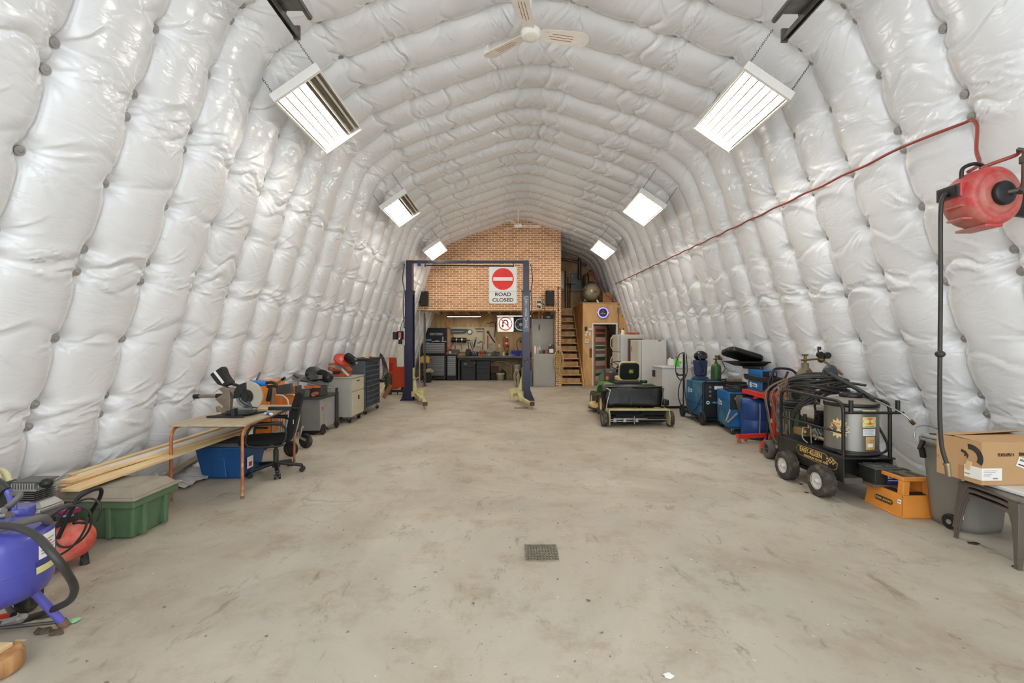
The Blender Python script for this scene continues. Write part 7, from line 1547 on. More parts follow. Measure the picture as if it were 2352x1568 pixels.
for k in range(6):
    cx2 = 3.44 + .07 * k; w2 = .10 + .035 * random.random(); zt = 1.06 - .02 * (k % 3); zb_ = .22 + .10 * ((k * 2) % 5) * .6; y = 6.0 - .035 * k % .1
    for j, m_ in ((0, tw_g), (1, tw_o)):
        o_ = .014 * j; y2 = 5.98 - .012 * k
        P = [(3.60 + .01 * k + o_, y2, zt), (cx2 - w2 + o_, y2 - .02, zt - .15), (cx2 - w2 * .9 + o_, y2 - .03, (zt + zb_) / 2), (cx2 - w2 * .3 + o_, y2 - .03, zb_ + .08), (cx2 + w2 * .3 + o_, y2 - .03, zb_ + o_), (cx2 + w2 + o_, y2 - .02, zb_ + .12), (cx2 + w2 * 1.1 + o_, y2 - .01, (zt + zb_) / 2), (cx2 + w2 * .7 + o_, y2, zt - .10)]
        Wd(t).tube(P, .0085, 6, closed=True, sub=5).part('twin_hose', m_, t)
for j, m_ in ((0, tw_g), (1, tw_o)): Wd(t).tube([(3.58 + .014 * j, 5.9, 1.0), (3.62 + .014 * j, 5.88, .8), (3.70 + .014 * j, 5.86, .55), (3.80 + .014 * j, 5.84, .38)], .0095, 6, sub=5).part('twin_hose', m_, t)
Wd(t).tube([(3.60, 5.92, 1.0), (3.60, 5.90, .35)], .008, 6).part('torch_rod', steel, t); Wd(t).cyl((3.66, 5.9, .86), (3.66, 5.86, .86), .05, n=20).part('cart_gauge', blk, t)
Wd(t).ball((3.70, 5.9, 1.0), .05, 1.4, 1, .8).part('gloves', blk, t)
t = thing('welding_mask', 'dark grey welding mask lying over the black hose heap', 'mask', (3.88, 5.72, 1.06))
G().ball((0, 0, 0), .105, .85, .6, 1.05, 20, 14).part('mask_shell', mat('mask_grey', (58, 60, 62), .4), t); G().box(-.04, .06, -.09, -.05, -.09, -.05).part('mask_fitting', alu, t, .004)
bpy.data.objects['welding_mask'].location = (3.74, 5.35, 1.17)

# ================================================================ HOT WATER PRESSURE WASHER
t = thing('pressure_washer', 'hot-water pressure washer with stainless boiler on a black four-wheel chassis', 'pressure washer', (3.44, 4.9, 0))
ch = mat('chassis_black', (42, 41, 38), .5, .1, .15, 4, spots=(92, 84, 72), spot_amt=.38, spot_scale=4); fr = mat('frame_black', (30, 30, 29), .4, .1, .15)
Wd(t).box(3.19, 3.205, 4.38, 5.46, .19, .42).box(3.655, 3.67, 4.38, 5.46, .19, .42).box(3.19, 3.67, 4.62, 5.46, .19, .205).box(3.205, 3.655, 4.60, 4.615, .205, .42).box(3.19, 3.67, 5.445, 5.46, .19, .42).part('chassis', ch, t, .003)
Wd(t).box(3.18, 3.68, 4.36, 5.47, .42, .432).part('deck', ch, t, .003)
Wd(t).prism([(3.22, .14), (3.62, .14), (3.62, .19), (3.19, .19)], 4.70, 5.3).part('belly_pan', ch, t, .01)
Wd(t).box(3.195, 3.36, 4.36, 4.60, .185, .24).part('step_plate', mat('chassis_dust', (88, 84, 76), .6), t, .004)
b_ = Wd(t).box(3.40, 3.66, 4.26, 4.46, .21, .355).part('battery', mat('battery_dark', (44, 46, 42), .5), t, .004)
Wd(t).box(3.395, 3.665, 4.255, 4.465, .350, .362).box(3.41, 3.50, 4.29, 4.43, .362, .378).box(3.53, 3.63, 4.29, 4.43, .362, .378).part('battery_caps', mat('battery_lid', (96, 98, 92), .5), b_, .004)
decal(t, 3.575, 4.259, .265, .13, .10, mat('battery_blue', (34, 56, 140), .4), '-y', 'battery_label', b_)
text('Ever', .055, Vector((3.565, 4.2565, .285)) - t.location, (90, 0, 0), mat('letter_cream', (226, 224, 190), .5), b_, bold=.0015); Wd(t).box(3.52, 3.62, 4.2565, 4.257, .245, .252).part('battery_print', paper, b_)
Wd(t).box(3.37, 3.67, 4.25, 4.47, .185, .21).part('battery_tray', mat('tray_rust', (104, 84, 66), .7), t, .003)
for x in (3.10, 3.74):
    for y in (4.56, 5.13):
        w_ = Wd(t).wheel((x, y, .155), .155, .125, (1, 0, 0), 36, .52).part('wheel', tyre, t)
        g = Wd(t)
        for k in range(40):
            a = 2 * PI * k / 40
            for q in (-.04, -.015, .01, .035):
                p = Vector((x + q + (.008 if k % 2 else 0), y + .1555 * math.cos(a), .155 + .1555 * math.sin(a))); g.add([tuple(p + Vector((dx, -math.sin(a) * dt, math.cos(a) * dt)) + Vector((0, math.cos(a), math.sin(a))) * dn) for dn in (0, .0018) for dx, dt in ((-.009, -.007), (.009, -.007), (.009, .007), (-.009, .007))], [(4, 5, 6, 7), (0, 1, 5, 4), (1, 2, 6, 5), (2, 3, 7, 6), (3, 0, 4, 7)])
        g.part('tread_blocks', tyre, w_)
        s_ = 1 if x < 3.4 else -1
        Wd(t).lathe([(.085, -.055), (.080, -.045), (.062, -.030), (.03, -.022), (.024, -.05), (.020, -.062), (.002, -.064)], (x, y, .155), (s_, 0, 0), 28).part('wheel_rim', mat('rim_white', (206, 202, 194), .45, 0, .05), w_)
for y in (4.56, 5.13): Wd(t).cyl((3.08, y, .155), (3.76, y, .155), .012).part('axle', steel, t)
# boiler
BX, BYY = 3.455, 4.64
ss = mat('stainless', (150, 148, 142), .38, .85, .06, 3, stretch=(1, 1, .2)); dust = mat('boiler_top_dusty', (132, 124, 112), .6, .2, .1)
Wd(t).lathe([(.228, .475), (.228, .905)], (BX, BYY, 0), (0, 0, 1), 64).part('boiler_shell', ss, t)
Wd(t).lathe([(.22, .432), (.236, .434), (.236, .475), (.228, .478)], (BX, BYY, 0), (0, 0, 1), 56).part('boiler_base_band', fr, t)
Wd(t).lathe([(.23, .90), (.236, .902), (.236, .93), (.228, .938)], (BX, BYY, 0), (0, 0, 1), 56).part('boiler_top_band', fr, t)
Wd(t).lathe([(.228, .936), (.21, .955), (.11, .985), (.02, .987)], (BX, BYY, 0), (0, 0, 1), 48).part('boiler_cone', dust, t)
Wd(t).lathe([(.092, .98), (.098, .985), (.098, 1.035), (.088, 1.035), (.086, .99), (.01, .99)], (BX, BYY, 0), (0, 0, 1), 40).part('chimney_ring', fr, t)
c0 = (BX, BYY)
for a in (-60, -85, -35): Wd(t).ball((BX + .231 * math.cos(R(a)), BYY + .231 * math.sin(R(a)), .885), .005, 1, 1, 1, 8, 6).part('rivet', steel, t)
ly = mat('sticker_yellow', (216, 212, 140), .5); lo = mat('sticker_orange', (222, 92, 34), .5); lk = mat('kraft', (206, 168, 106), .6)
wrap(t, c0, .228, -103, -68, .855, .885, ly, 'label_sticker'); wrap(t, c0, .2292, -101, -70, .858, .866, mat('print_dark', (66, 66, 60), .6), 'label_print')
wrap(t, c0, .228, -103, -68, .715, .815, ly, 'label_sticker')
vs = [(BX + .2296 * math.cos(R(-85.5)), BYY + .2296 * math.sin(R(-85.5)), .775)]; n_ = 28
for i in range(n_):
    a = R(-85.5 + 16.5 * math.cos(2 * PI * i / n_)); vs.append((BX + .2296 * math.cos(a), BYY + .2296 * math.sin(a), .775 + .032 * math.sin(2 * PI * i / n_)))
Wd(t).add(vs, [(0, 1 + i, 1 + (i + 1) % n_) for i in range(n_)]).part('label_ellipse', lo, t)
def ontank(s, size, a, z, m_, dr=.0035, sx=1.0):
    o = text(s, size, Vector((BX + (.229 + dr) * math.cos(R(a)), BYY + (.229 + dr) * math.sin(R(a)), z)) - t.location, (90, 0, a + 90), m_, t, thick=.0004, sx=sx)
    for v_ in o.data.vertices:   # bend the line round the shell
        ang = v_.co.x * sx / .232; v_.co.z += -.232 * (1 - math.cos(ang)); v_.co.x = .232 * math.sin(ang) / sx
    return o
ontank('1-877-461-', .024, -85.5, .779, ly, .002, 1.0); ontank('for your FREE VIDEO', .010, -85.5, .727, mat('print_dark', (66, 66, 60)), .001)
wrap(t, c0, .228, -102, -70, .635, .700, sw, 'label_sticker')
for i in range(4): wrap(t, c0, .2292, -100, -76 + 3 * (i % 2), .645 + .013 * i, .649 + .013 * i, greyprint, 'label_print')
wrap(t, c0, .228, -96, -72, .50, .625, lk, 'label_sticker')
for i in range(5): wrap(t, c0, .2292, -86, -75, .515 + .018 * i, .520 + .018 * i, mat('print_brown', (150, 110, 60), .6), 'label_print')
wrap(t, c0, .2294, -92, -78, .525, .560, sw, 'label_patch')
# starburst
ca, cz = -152, .685; vs = [(BX + .2296 * math.cos(R(ca)), BYY + .2296 * math.sin(R(ca)), cz)]; n_ = 26
for i in range(n_):
    rr = 1 if i % 2 else .72; a = R(ca + 24 * rr * math.cos(2 * PI * i / n_)); vs.append((BX + .2296 * math.cos(a), BYY + .2296 * math.sin(a), cz + .105 * rr * math.sin(2 * PI * i / n_)))
Wd(t).add(vs, [(0, 1 + i, 1 + (i + 1) % n_) for i in range(n_)]).part('starburst_sticker', mat('burst_yellow', (230, 212, 150), .5), t)
ontank('NEW', .038, -160, .725, lo, .002, 1.1); ontank('HT SYSTEM', .024, -152, .692, mat('burst_orange', (214, 140, 70), .5), .002, 1.1)
# frame pipes
for x in (3.205, 3.655):
    Wd(t).tube([(x, 4.40, .42), (x, 4.40, .84), (x, 4.405, .90), (x, 4.43, .945), (x, 4.48, .965), (x, 4.9, .975), (x, 5.30, .985), (x, 5.38, .96), (x, 5.42, .90), (x, 5.42, .42)], .0165, 10).part('frame_pipe', fr, t)
Wd(t).tube([(3.20, 4.37, .865), (3.76, 4.37, .865)], .013, 8).part('crossbar', fr, t); Wd(t).tube([(3.205, 4.42, .66), (3.205, 5.42, .66)], .010, 8).tube([(3.205, 5.42, .80), (3.655, 5.42, .80)], .010, 8).part('side_bar', fr, t)
for x in (3.255, 3.705): Wd(t).cyl((x, 4.37, .865), (x, 4.37, .985), .019, n=14).part('lance_holder', fr, t)
# engine and pump
Wd(t).box(3.40, 3.64, 5.0, 5.36, .45, .62).part('engine_block', mat('engine_dark', (54, 54, 52), .5, .3), t, .02)
Wd(t).box(3.34, 3.62, 5.02, 5.30, .68, .82).part('fuel_tank', mat('tank_pale', (176, 170, 158), .45), t, .04, seg=4)
g = Wd(t)
for i in range(9): g.box(3.33, 3.52, 4.92, 5.02, .62 + .018 * i, .63 + .018 * i)
g.box(3.35, 3.50, 4.94, 5.02, .60, .79).part('muffler_fins', fr, t)
g = Wd(t)
for i in range(6): g.tube([(3.30 + .03 * i, 4.96, .60), (3.32 + .035 * i, 4.93, .54), (3.30 + .03 * i, 4.95, .48)], .014, 6)
g.ball((3.40, 5.0, .54), .09, 1.2, 1, .8).part('exhaust_shroud', mat('alloy_grey', (112, 112, 110), .4, .6, .2, 14), t)
g = Wd(t).box(3.23, 3.36, 5.02, 5.22, .50, .58).cyl((3.22, 5.05, .55), (3.38, 5.05, .55), .022).cyl((3.26, 5.0, .60), (3.26, 5.0, .64), .016).ball((3.24, 5.03, .55), .03).ball((3.33, 5.0, .52), .025).cyl((3.30, 4.98, .52), (3.36, 4.85, .49), .02); g.part('brass_pump', mat('pump_brass', (150, 126, 84), .4, .7, .2), t, .006)
Wd(t).cyl((3.27, 5.08, .60), (3.27, 5.08, .74), .018).part('unloader_grip', blk, t); Wd(t).cyl((3.42, 5.05, .645), (3.42, 5.03, .645), .025).part('pressure_gauge', steel, t)
Wd(t).cyl((3.36, 4.86, .49), (3.40, 4.78, .50), .018).part('hose_fitting', alu, t)
Wd(t).tube([(3.40, 4.80, .49), (3.30, 4.65, .46), (3.24, 4.48, .45), (3.30, 4.395, .455), (3.45, 4.385, .46), (3.60, 4.40, .48), (3.70, 4.48, .52), (3.72, 4.55, .60), (3.70, 4.62, .72)], .012, 8, sub=6).part('boiler_hose', hose_m, t)
Wd(t).tube([(3.36, 5.05, .60), (3.34, 5.0, .75), (3.30, 4.96, .85), (3.28, 4.90, .89), (3.28, 4.80, .885)], .012, 8, sub=6).part('pressure_hose', hose_m, t); Wd(t).cyl((3.28, 4.82, .885), (3.27, 4.70, .88), .016).part('pipe_fitting', alu, t)
Wd(t).tube([(3.26, 5.02, .60), (3.20, 5.0, .60), (3.18, 4.98, .50), (3.21, 4.94, .45)], .006, 6, sub=5).tube([(3.27, 4.98, .62), (3.27, 4.97, .44)], .006, 6).part('clear_tube', mat('tube_pale', (150, 146, 132), .4), t)
# name plate on the side
XP = 3.187
pl = Wd(t).prism([(5.10, .365), (5.07, .405), (5.02, .41), (4.62, .41), (4.58, .375), (4.54, .40), (4.45, .355), (4.46, .30), (4.50, .275), (5.05, .30)], XP - .003, XP, 'x').part('name_plate', mat('plate_gold', (178, 146, 92), .5, .2), t)
Wd(t).prism([(5.092, .363), (5.068, .398), (5.02, .403), (4.625, .403), (4.58, .366), (4.545, .391), (4.457, .351), (4.467, .305), (4.502, .283), (5.045, .307)], XP - .0045, XP - .003, 'x').part('plate_field', mat('plate_dark', (52, 42, 30), .5), pl)
gold = mat('plate_letter', (216, 178, 108), .5)
text('EASY-KLEEN', .072, Vector((XP - .0055, 4.85, .368)) - t.location, (90, 0, -90), gold, pl, bold=.0015, sx=.92); text('MAGNUM GOLD 4000', .030, Vector((XP - .0055, 4.77, .315)) - t.location, (90, 0, -90), gold, pl, sx=1.3, bold=.0006)
g = Wd(t)
for i in range(6):
    for j in range(3):
        if (i + j) % 2: g.box(XP - .0055, XP - .0045, 4.485 + .022 * i - .008, 4.485 + .022 * i + .012, .33 + .016 * j, .345 + .016 * j)
g.part('plate_chequers', gold, pl)
# lance, gun and hose heap
t = thing('spray_lance', 'black and silver spray lance lying across the boiler of the pressure washer', 'lance', (3.7, 4.6, 1.05))
Wd(t).tube([px(1896, 850, 5.15), px(1912, 862, 5.05), px(1960, 888, 4.75), px(2010, 918, 4.45)], .022, 10, sub=3).part('lance_grip', mat('grip_dark', (44, 44, 44), .6), t)
Wd(t).tube([px(2008, 917, 4.46), px(2068, 946, 4.25), px(2082, 956, 4.22), px(2096, 970, 4.2)], .008, 8).part('lance_pipe', steel, t)
Wd(t).cyl(px(2091, 965, 4.2), px(2099, 973, 4.2), .018, n=10).part('nozzle', mat('old_brass', (120, 96, 60)), t)
g = Wd(t); beam(g, px(1892, 856, 5.15), px(1918, 872, 5.1), .04, .07); g.part('trigger_gun', blk, t, .015); Wd(t).tube([px(1908, 845, 5.1), px(1900, 860, 5.1), px(1885, 872, 5.12), px(1900, 880, 5.1), px(1925, 872, 5.05)], .012, 8, sub=4).part('trigger_guard', blk, t)
t = thing('hose_heap', 'heap of thick black pressure hose coiled over the washer frame', 'hose', (3.45, 5.4, .99))
random.seed(3)
for k in range(9):
    a0 = random.random() * 6; rx_ = .27 + .03 * random.random(); ry_ = .20 + .05 * random.random(); cx2 = 3.50 + .05 * random.random(); cy2 = 5.22 + .06 * random.random(); z = 1.005 + .017 * k
    Wd(t).tube([(cx2 + rx_ * math.cos(a), cy2 + ry_ * math.sin(a), z + .03 * math.sin(a * 2 + a0)) for a in [2 * PI * i / 20 for i in range(20)]], .0135, 8, closed=True, sub=2).part('hose_loop', hose_m, t)
for k in range(3): Wd(t).tube([px(1990 - 20 * k, 885 + 6 * k, 4.85), px(1930, 880 + 8 * k, 5.0), px(1870, 905 + 7 * k, 5.15), px(1830, 935 + 5 * k, 5.3), px(1818, 960 + 10 * k, 5.4)], .0135, 8, sub=5).part('hose_run', hose_m, t)
for k in range(4): Wd(t).tube([(3.52 + .17 * math.cos(a), 5.58 + .10 * math.sin(a), .72 + .03 * k) for a in [2 * PI * i / 18 for i in range(18)]], .014, 8, closed=True, sub=2).part('lower_loop', hose_m, t)

# ================================================================ STOOL, BIN, SEATS, BOX
t = thing('step_stool', 'orange plastic two-level step stool with worn grey treads', 'step stool', (3.6, 4.15, 0))
so = mat('stool_orange', (222, 142, 58), .5, 0, .08, 5, spots=(196, 120, 50), spot_amt=.35, spot_scale=5)
x0, x1, y0, y1 = 3.42, 3.76, 3.99, 4.42
def lerp4(k): i = .045 * k; return (x0 + i, x1 - i, y0 + i * .9, y1 - i * .6)
g = Wd(t); h0, h1, h2 = .19, .31, .345
A0, A1, A2, A3 = lerp4(0), lerp4(.6), lerp4(.95), lerp4(1.0)
def wall_(g, a, b_, z0, z1, th=.012):   # four leaning walls
    for sgn in range(4):
        if sgn == 0: g.frus((a[0], a[0] + th, a[2], a[3]), (b_[0], b_[0] + th, b_[2], b_[3]), z0, z1)
        if sgn == 1: g.frus((a[1] - th, a[1], a[2], a[3]), (b_[1] - th, b_[1], b_[2], b_[3]), z0, z1)
        if sgn == 2: g.frus((a[0], a[1], a[2], a[2] + th), (b_[0], b_[1], b_[2], b_[2] + th), z0, z1)
        if sgn == 3: g.frus((a[0], a[1], a[3] - th, a[3]), (b_[0], b_[1], b_[3] - th, b_[3]), z0, z1)
wall_(g, A0, A1, .0, h0)
g.box(A1[0], A1[1], A1[2], A1[3], h0 - .012, h0).box(x0 - .008, x1 + .008, y0 - .008, y1 + .008, 0, .012)
for (cx2, cy2) in ((A1[0] + .03, A1[2] + .03), (A1[1] - .03, A1[2] + .03), (A1[0] + .03, A1[3] - .03), (A1[1] - .03, A1[3] - .03)):
    dx = .01 if cx2 < 3.6 else -.01; g.frus((cx2 - .03, cx2 + .03, cy2 - .03, cy2 + .03), (cx2 - .03 + dx, cx2 + .03 + dx, cy2 - .03, cy2 + .03), h0, h1)
g.box(A2[0] - .004, A2[1] + .004, A2[2] - .004, A2[3] + .004, h1, h2).part('stool_body', so, t, .008)
Wd(t).box(A2[1] - .02, A2[1] - .008, A2[2] + .03, A2[3] - .03, h0, h1).part('inner_back', so, t)
tr = mat('tread_worn', (128, 112, 92), .8, 0, .2, 7, spots=(80, 72, 62), spot_amt=.5, spot_scale=5)
Wd(t).box(A2[0] + .012, A2[1] - .012, A2[2] + .012, A2[3] - .012, h2, h2 + .002).part('top_tread', tr, t)
td = mat('tread_dark', (52, 46, 40), .85)
for i in range(4):
    Wd(t).box(A2[0] + .03 + .065 * i, A2[0] + .065 + .065 * i, A2[2] + .05 + .16 * (i % 2), A2[2] + .17 + .14 * (i % 2), h2 + .002, h2 + .003).part('tread_patch', td, t)
Wd(t).box(A1[0] + .02, A1[0] + .10, A1[2] + .08, A1[3] - .09, h0, h0 + .002).part('lower_tread', td, t); Wd(t).box(A1[0] + .08, A1[1] - .03, A1[2] + .015, A1[2] + .10, h0, h0 + .002).part('lower_tread', td, t)
g = G(); tilt = math.atan2(.027, .19)
lp_ = G(); lp_.M = Matrix.Translation(-t.location) @ Matrix.Translation((x0 + .0115, 4.20, .095)) @ Matrix.Rotation(tilt, 4, 'Y')
nb = lp_.prism(rrect(.20, .045, .021, 6), -.004, -.001, 'x').part('name_badge', mat('badge_dark', (50, 46, 38), .5), t)
text('JUMP-AWAY', .034, Vector((x0 + .0065, 4.20, .094)) - t.location, (90 , 0, -90), mat('badge_letter', (206, 160, 84), .5), nb, bold=.0008)
lp_ = G(); lp_.M = Matrix.Translation(-t.location) @ Matrix.Translation((x0 + .0175, 4.035, .13)) @ Matrix.Rotation(tilt, 4, 'Y')
ls_ = lp_.box(-.0035, -.001, -.018, .018, -.018, .018).part('label_sticker', paper, t)
lp_ = G(); lp_.M = Matrix.Translation(-t.location) @ Matrix.Translation((x0 + .0175, 4.035, .13)) @ Matrix.Rotation(tilt, 4, 'Y'); lp_.box(-.0045, -.0035, -.013, .013, -.004, .006).part('label_print', greyprint, ls_)

t = thing('wheeled_bin', 'grey wheeled refuse bin behind the stacked plastic seats', 'bin', (3.83, 3.84, 0), 8)
gb = mat('bin_grey_plastic', (124, 120, 112), .5, 0, .05, 3)
lv = [(.0, .36, .34), (.06, .38, .36), (.62, .46, .42), (.66, .47, .43), (.66, .50, .46), (.715, .50, .46), (.715, .47, .43), (.62, .44, .40), (.10, .34, .32)]
vs = []; fs = []; n_ = 24
for z, w_, d_ in lv: vs += [(a, b2, z) for a, b2 in rrect(w_, d_, .10, 5)]
n_ = len(rrect(1, 1, .1, 5))
for j in range(len(lv) - 1):
    for i in range(n_): fs.append((j * n_ + i, j * n_ + (i + 1) % n_, (j + 1) * n_ + (i + 1) % n_, (j + 1) * n_ + i))
fs += [tuple(range(n_ - 1, -1, -1)), tuple(range((len(lv) - 1) * n_, len(lv) * n_))]
G().add(vs, fs, True).part('bin_body', gb, t)
G().prism(rrect(.48, .44, .1, 5), .716, .745, 'z').part('lid', mat('bin_lid', (150, 150, 146), .4), t, .01); G().box(-.18, .0, -.05, .15, .745, .755).part('lid_panel', mat('lid_dark', (60, 60, 58), .4), t, .004)
G().tube([(-.26, .20, .70), (-.24, .22, .78), (-.10, .25, .80), (.05, .24, .76)], .007, 6, sub=4).part('lid_wire', steel, t)
g = G(); beam(g, (-.27, .12, .70), (-.31, .12, .62), .03, .03); beam(g, (-.29, .12, .64), (-.27, .12, .55), .04, .03); g.part('latch', blk, t, .006)
for yy in (-.05,):
    w_ = G().wheel((-.215, yy, .062), .062, .03, (1, 0, 0), 26, .3).part('wheel', blk, t); G().cyl((-.235, yy, .062), (-.225, yy, .062), .02, n=14).part('wheel_hub', alu, w_)

rs_ = mat('resin_brown', (92, 83, 74), .28, 0, .08, coat=.2)
def make_seat(label):
    t = thing('stacking_stool', label, 'stool', (0, 0, 0), 0, 'dark resin stools stacked under the carton')
    W_, D_ = .46, .48     # x, y
    g = G()
    g.prism(rrect(W_, D_, .06, 5), .435, .462, 'z').part('seat', rs_, t, .012, seg=3)
    def arc(n=10): return [(k / n) for k in range(n + 1)]
    for s_ in (-1, 1):      # aprons: arched rims front, back, sides
        pts = [(-D_ / 2 + D_ * k, .435 - .10 * abs(2 * k - 1) ** 5) for k in arc(16)]
        g = G().prism([(a, b2) for a, b2 in pts] + [(D_ / 2, .45), (-D_ / 2, .45)], s_ * W_ / 2 - .016 * (s_ > 0) , s_ * W_ / 2 + .016 * (s_ < 0), 'x'); g.part('apron', rs_, t, .004)
        pts = [(-W_ / 2 + W_ * k, .435 - .10 * abs(2 * k - 1) ** 5) for k in arc(16)]
        g = G().prism([(a, b2) for a, b2 in pts] + [(W_ / 2, .45), (-W_ / 2, .45)], s_ * D_ / 2 - .016 * (s_ > 0), s_ * D_ / 2 + .016 * (s_ < 0), 'y'); g.part('apron', rs_, t, .004)
        for s2 in (-1, 1):
            xa, ya = s_ * W_ / 2, s2 * D_ / 2; o_ = .028   # splay
            def q(z, w): k = (.44 - z) / .44; X = xa + s_ * o_ * k; Y_ = ya + s2 * o_ * k; return X, Y_, w
            vs = []; 
            for z, w in ((.0, .032), (.20, .042), (.34, .055), (.44, .085)):
                X, Y_, w = q(z, w); th = .010
                L_ = [(0, 0), (-w, 0), (-w, -th), (-th, -th), (-th, -w), (0, -w)]
                vs += [(X + s_ * a, Y_ + s2 * b2, z) for a, b2 in L_]
            fs = [(j * 6 + i, j * 6 + (i + 1) % 6, (j + 1) * 6 + (i + 1) % 6, (j + 1) * 6 + i) for j in range(3) for i in range(6)] + [(0, 1, 2, 3, 4, 5), (23, 22, 21, 20, 19, 18)]
            G().add(vs, fs).part('leg', rs_, t, .003)
    return t
s0 = make_seat('dark brown resin stool, lowest of the stack under the carton'); s0.location = (3.72, 3.31, -.083); s0.rotation_euler = (0, 0, R(-8))
for o in list(s0.children): pass
s0.location = (3.72, 3.31, 0); s0.scale = (1, 1, .82)
s1 = dup(s0, (3.72, 3.31, .042), -8, 'dark brown resin stool in the middle of the stack under the carton'); s1.scale = (1.01, 1.01, .82)
s2_ = dup(s0, (3.72, 3.31, .084), -8, 'dark brown resin stool, topmost of the stack under the carton'); s2_.scale = (1.02, 1.02, .82)
tag(G().prism(rrect(.42, .44, .04, 4), 0, .030, 'z').part('white_tray', white_p, None, .008), 'white plastic tray between the top stool and the carton', 'tray', loc=(3.78, 3.33, .464))
t = thing('cardboard_carton', 'large brown cardboard carton with date print on the stacked stools', 'cardboard box', (3.44, 3.33, .496), 2)
kr = mat('cardboard', (186, 148, 104), .8, 0, .05, 3)
LX_, LY_, H_ = .60, .345, .315
G().box(0, LX_, 0, LY_, 0, H_).part('carton_body', kr, t, .003)
g = G().add([(0, 0, H_), (LX_, 0, H_), (LX_ - .0, .20, H_ + .018), (.0, .20, H_ + .012)], [(0, 1, 2, 3)]).part('top_flap', kr, t); m_ = g.modifiers.new('th', 'SOLIDIFY'); m_.thickness = .004
g = G().add([(0, LY_, H_), (LX_, LY_, H_), (LX_, .22, H_ + .045), (.0, .22, H_ + .012)], [(0, 3, 2, 1)]).part('top_flap', kr, t); m_ = g.modifiers.new('th', 'SOLIDIFY'); m_.thickness = .004
G().box(.0, .002, 0, 0, 0, 0)
cin = mat('carton_ink', (40, 38, 34), .7)
text('PD09/APR/14', .036, Vector((.180, -.002, .222)), (90, 0, 0), cin, t, name='date_print', sx=.62); text('BB06/SEP/14', .036, Vector((.335, -.002, .226)), (90, 0, 0), cin, t, name='date_print', sx=.62)
g = G().box(.0, .15, -.002, .0, .035, .125).box(-.002, 0, 0, .125, .035, .125).part('shipping_label', paper, t)
g = G()
for i, (a, b2) in enumerate(((.015, .11), (.01, .10), (.015, .075), (.01, .06))): g.box(a, b2, -.003, -.002, .105 - .012 * i, .109 - .012 * i)
for i in range(14): g.box(.080 + .0028 * i, .0815 + .0028 * i, -.003, -.002, .046, .056); g.box(-.003, -.002, .085 + .0028 * i, .0865 + .0028 * i, .056, .066)
g.part('label_print', greyprint, t)
lb_ = G(); lb_.M = Matrix.Translation((.315, -.002, .160)) @ Matrix.Rotation(R(20), 4, 'Y'); lb_.box(-.05, .05, -.0015, 0, -.035, .035); l_ = lb_.part('code_label', paper, t)
text('2831', .024, Vector((.315 - .010, -.0045, .160 + .020)), (90, 20, 0), cin, l_); lb_ = G(); lb_.M = Matrix.Translation((.315, -.0035, .160)) @ Matrix.Rotation(R(20), 4, 'Y')
for i in range(20): lb_.box(-.038 + .003 * i, -.0365 + .003 * i, -.001, 0, -.024, -.014)
lb_.part('bar_print', cin, l_)
# round mark on the aisle face: a dark arc with a small figure, half torn away
mk = G().prism(sector(.135, .215, .052, .088, -35, 95, 20), -.002, 0, 'x'); mk.M = Matrix()
g = G(); g.prism([(.22 - a, b2) for a, b2 in sector(.135, .190, .055, .095, -30, 100, 20)], -.002, 0, 'x').part('round_mark', mat('mark_dark', (52, 50, 42), .7), t)
g = G(); P_ = [(.145, .235), (.115, .225), (.095, .200), (.10, .175), (.108, .175), (.106, .198), (.118, .185), (.128, .190), (.122, .205), (.135, .21), (.150, .215)]
g.prism(P_, -.0025, 0, 'x').part('mark_figure', mat('mark_dark', (52, 50, 42)), t)
g = G(); beam(g, (-.004, .085, .155), (-.006, .10, .095), .012, .035); g.part('torn_flap', mat('cardboard_light', (206, 172, 128), .8), t, .004)
G().box(-.0015, 0, .125, .17, .005, .11).part('tape_strip', mat('tape_tan', (166, 128, 84), .35), t); text('17', .03, Vector((-.002, .335, .135)), (90, 0, -90), mat('pencil', (140, 116, 84), .8), t, name='pencil_mark')
tag(Wd(bpy.data.objects['cardboard_carton']).cyl((0, 0, 0), (0, 0, .001), .001).part('x', paper), 'x', 'x'); bpy.data.objects.remove(bpy.data.objects['x'])
t = thing('white_pole', 'white wooden slat standing between the bin and the stacked stools', 'slat', (3.56, 3.62, 0)); beam(Wd(t), px(2207, 1192, 3.60), px(2216, 1095, 3.66), .03, .012).part('slat', white_p, t, .002)

# ================================================================ HOSE REEL AND AIR LINE
RXc, RZc = 3.33, 2.56
t = thing('hose_reel', 'dusty red air hose reel mounted on the quilted wall', 'hose reel', (RXc, 3.25, RZc))
rr_ = mat('reel_red', (186, 62, 62), .45, 0, .1, 3, spots=(178, 112, 98), spot_amt=.48, spot_scale=2.5)
ax_ = (.10, -1, .0)
Wd(t).lathe([(.02, -.12), (.14, -.12), (.175, -.10), (.195, -.06), (.205, .0), (.205, .09), (.195, .12), (.17, .135), (.165, .128), (.13, .128), (.125, .14), (.115, .14), (.02, .142)], (RXc, 3.25, RZc), ax_, 48).part('reel_housing', rr_, t)
Wd(t).lathe([(.075, .14), (.082, .15), (.082, .17), (.07, .18), (.02, .182)], (RXc, 3.25, RZc), ax_, 32).part('hub_cap', blk, t)
Wd(t).box(RXc - .215, RXc - .15, 3.16, 3.34, RZc - .0, RZc + .10).part('hose_port', rr_, t, .01)
Wd(t).box(RXc - .222, RXc - .214, 3.165, 3.335, RZc + .005, RZc + .095).part('port_frame', mat('port_black', (44, 42, 40), .5), t, .006)
Wd(t).box(RXc - .225, RXc - .221, 3.185, 3.315, RZc + .022, RZc + .078).part('port_opening_shade', mat('port_shade', (14, 10, 10), .6), t)  # solid plate; near-black colour paints the shade inside the port
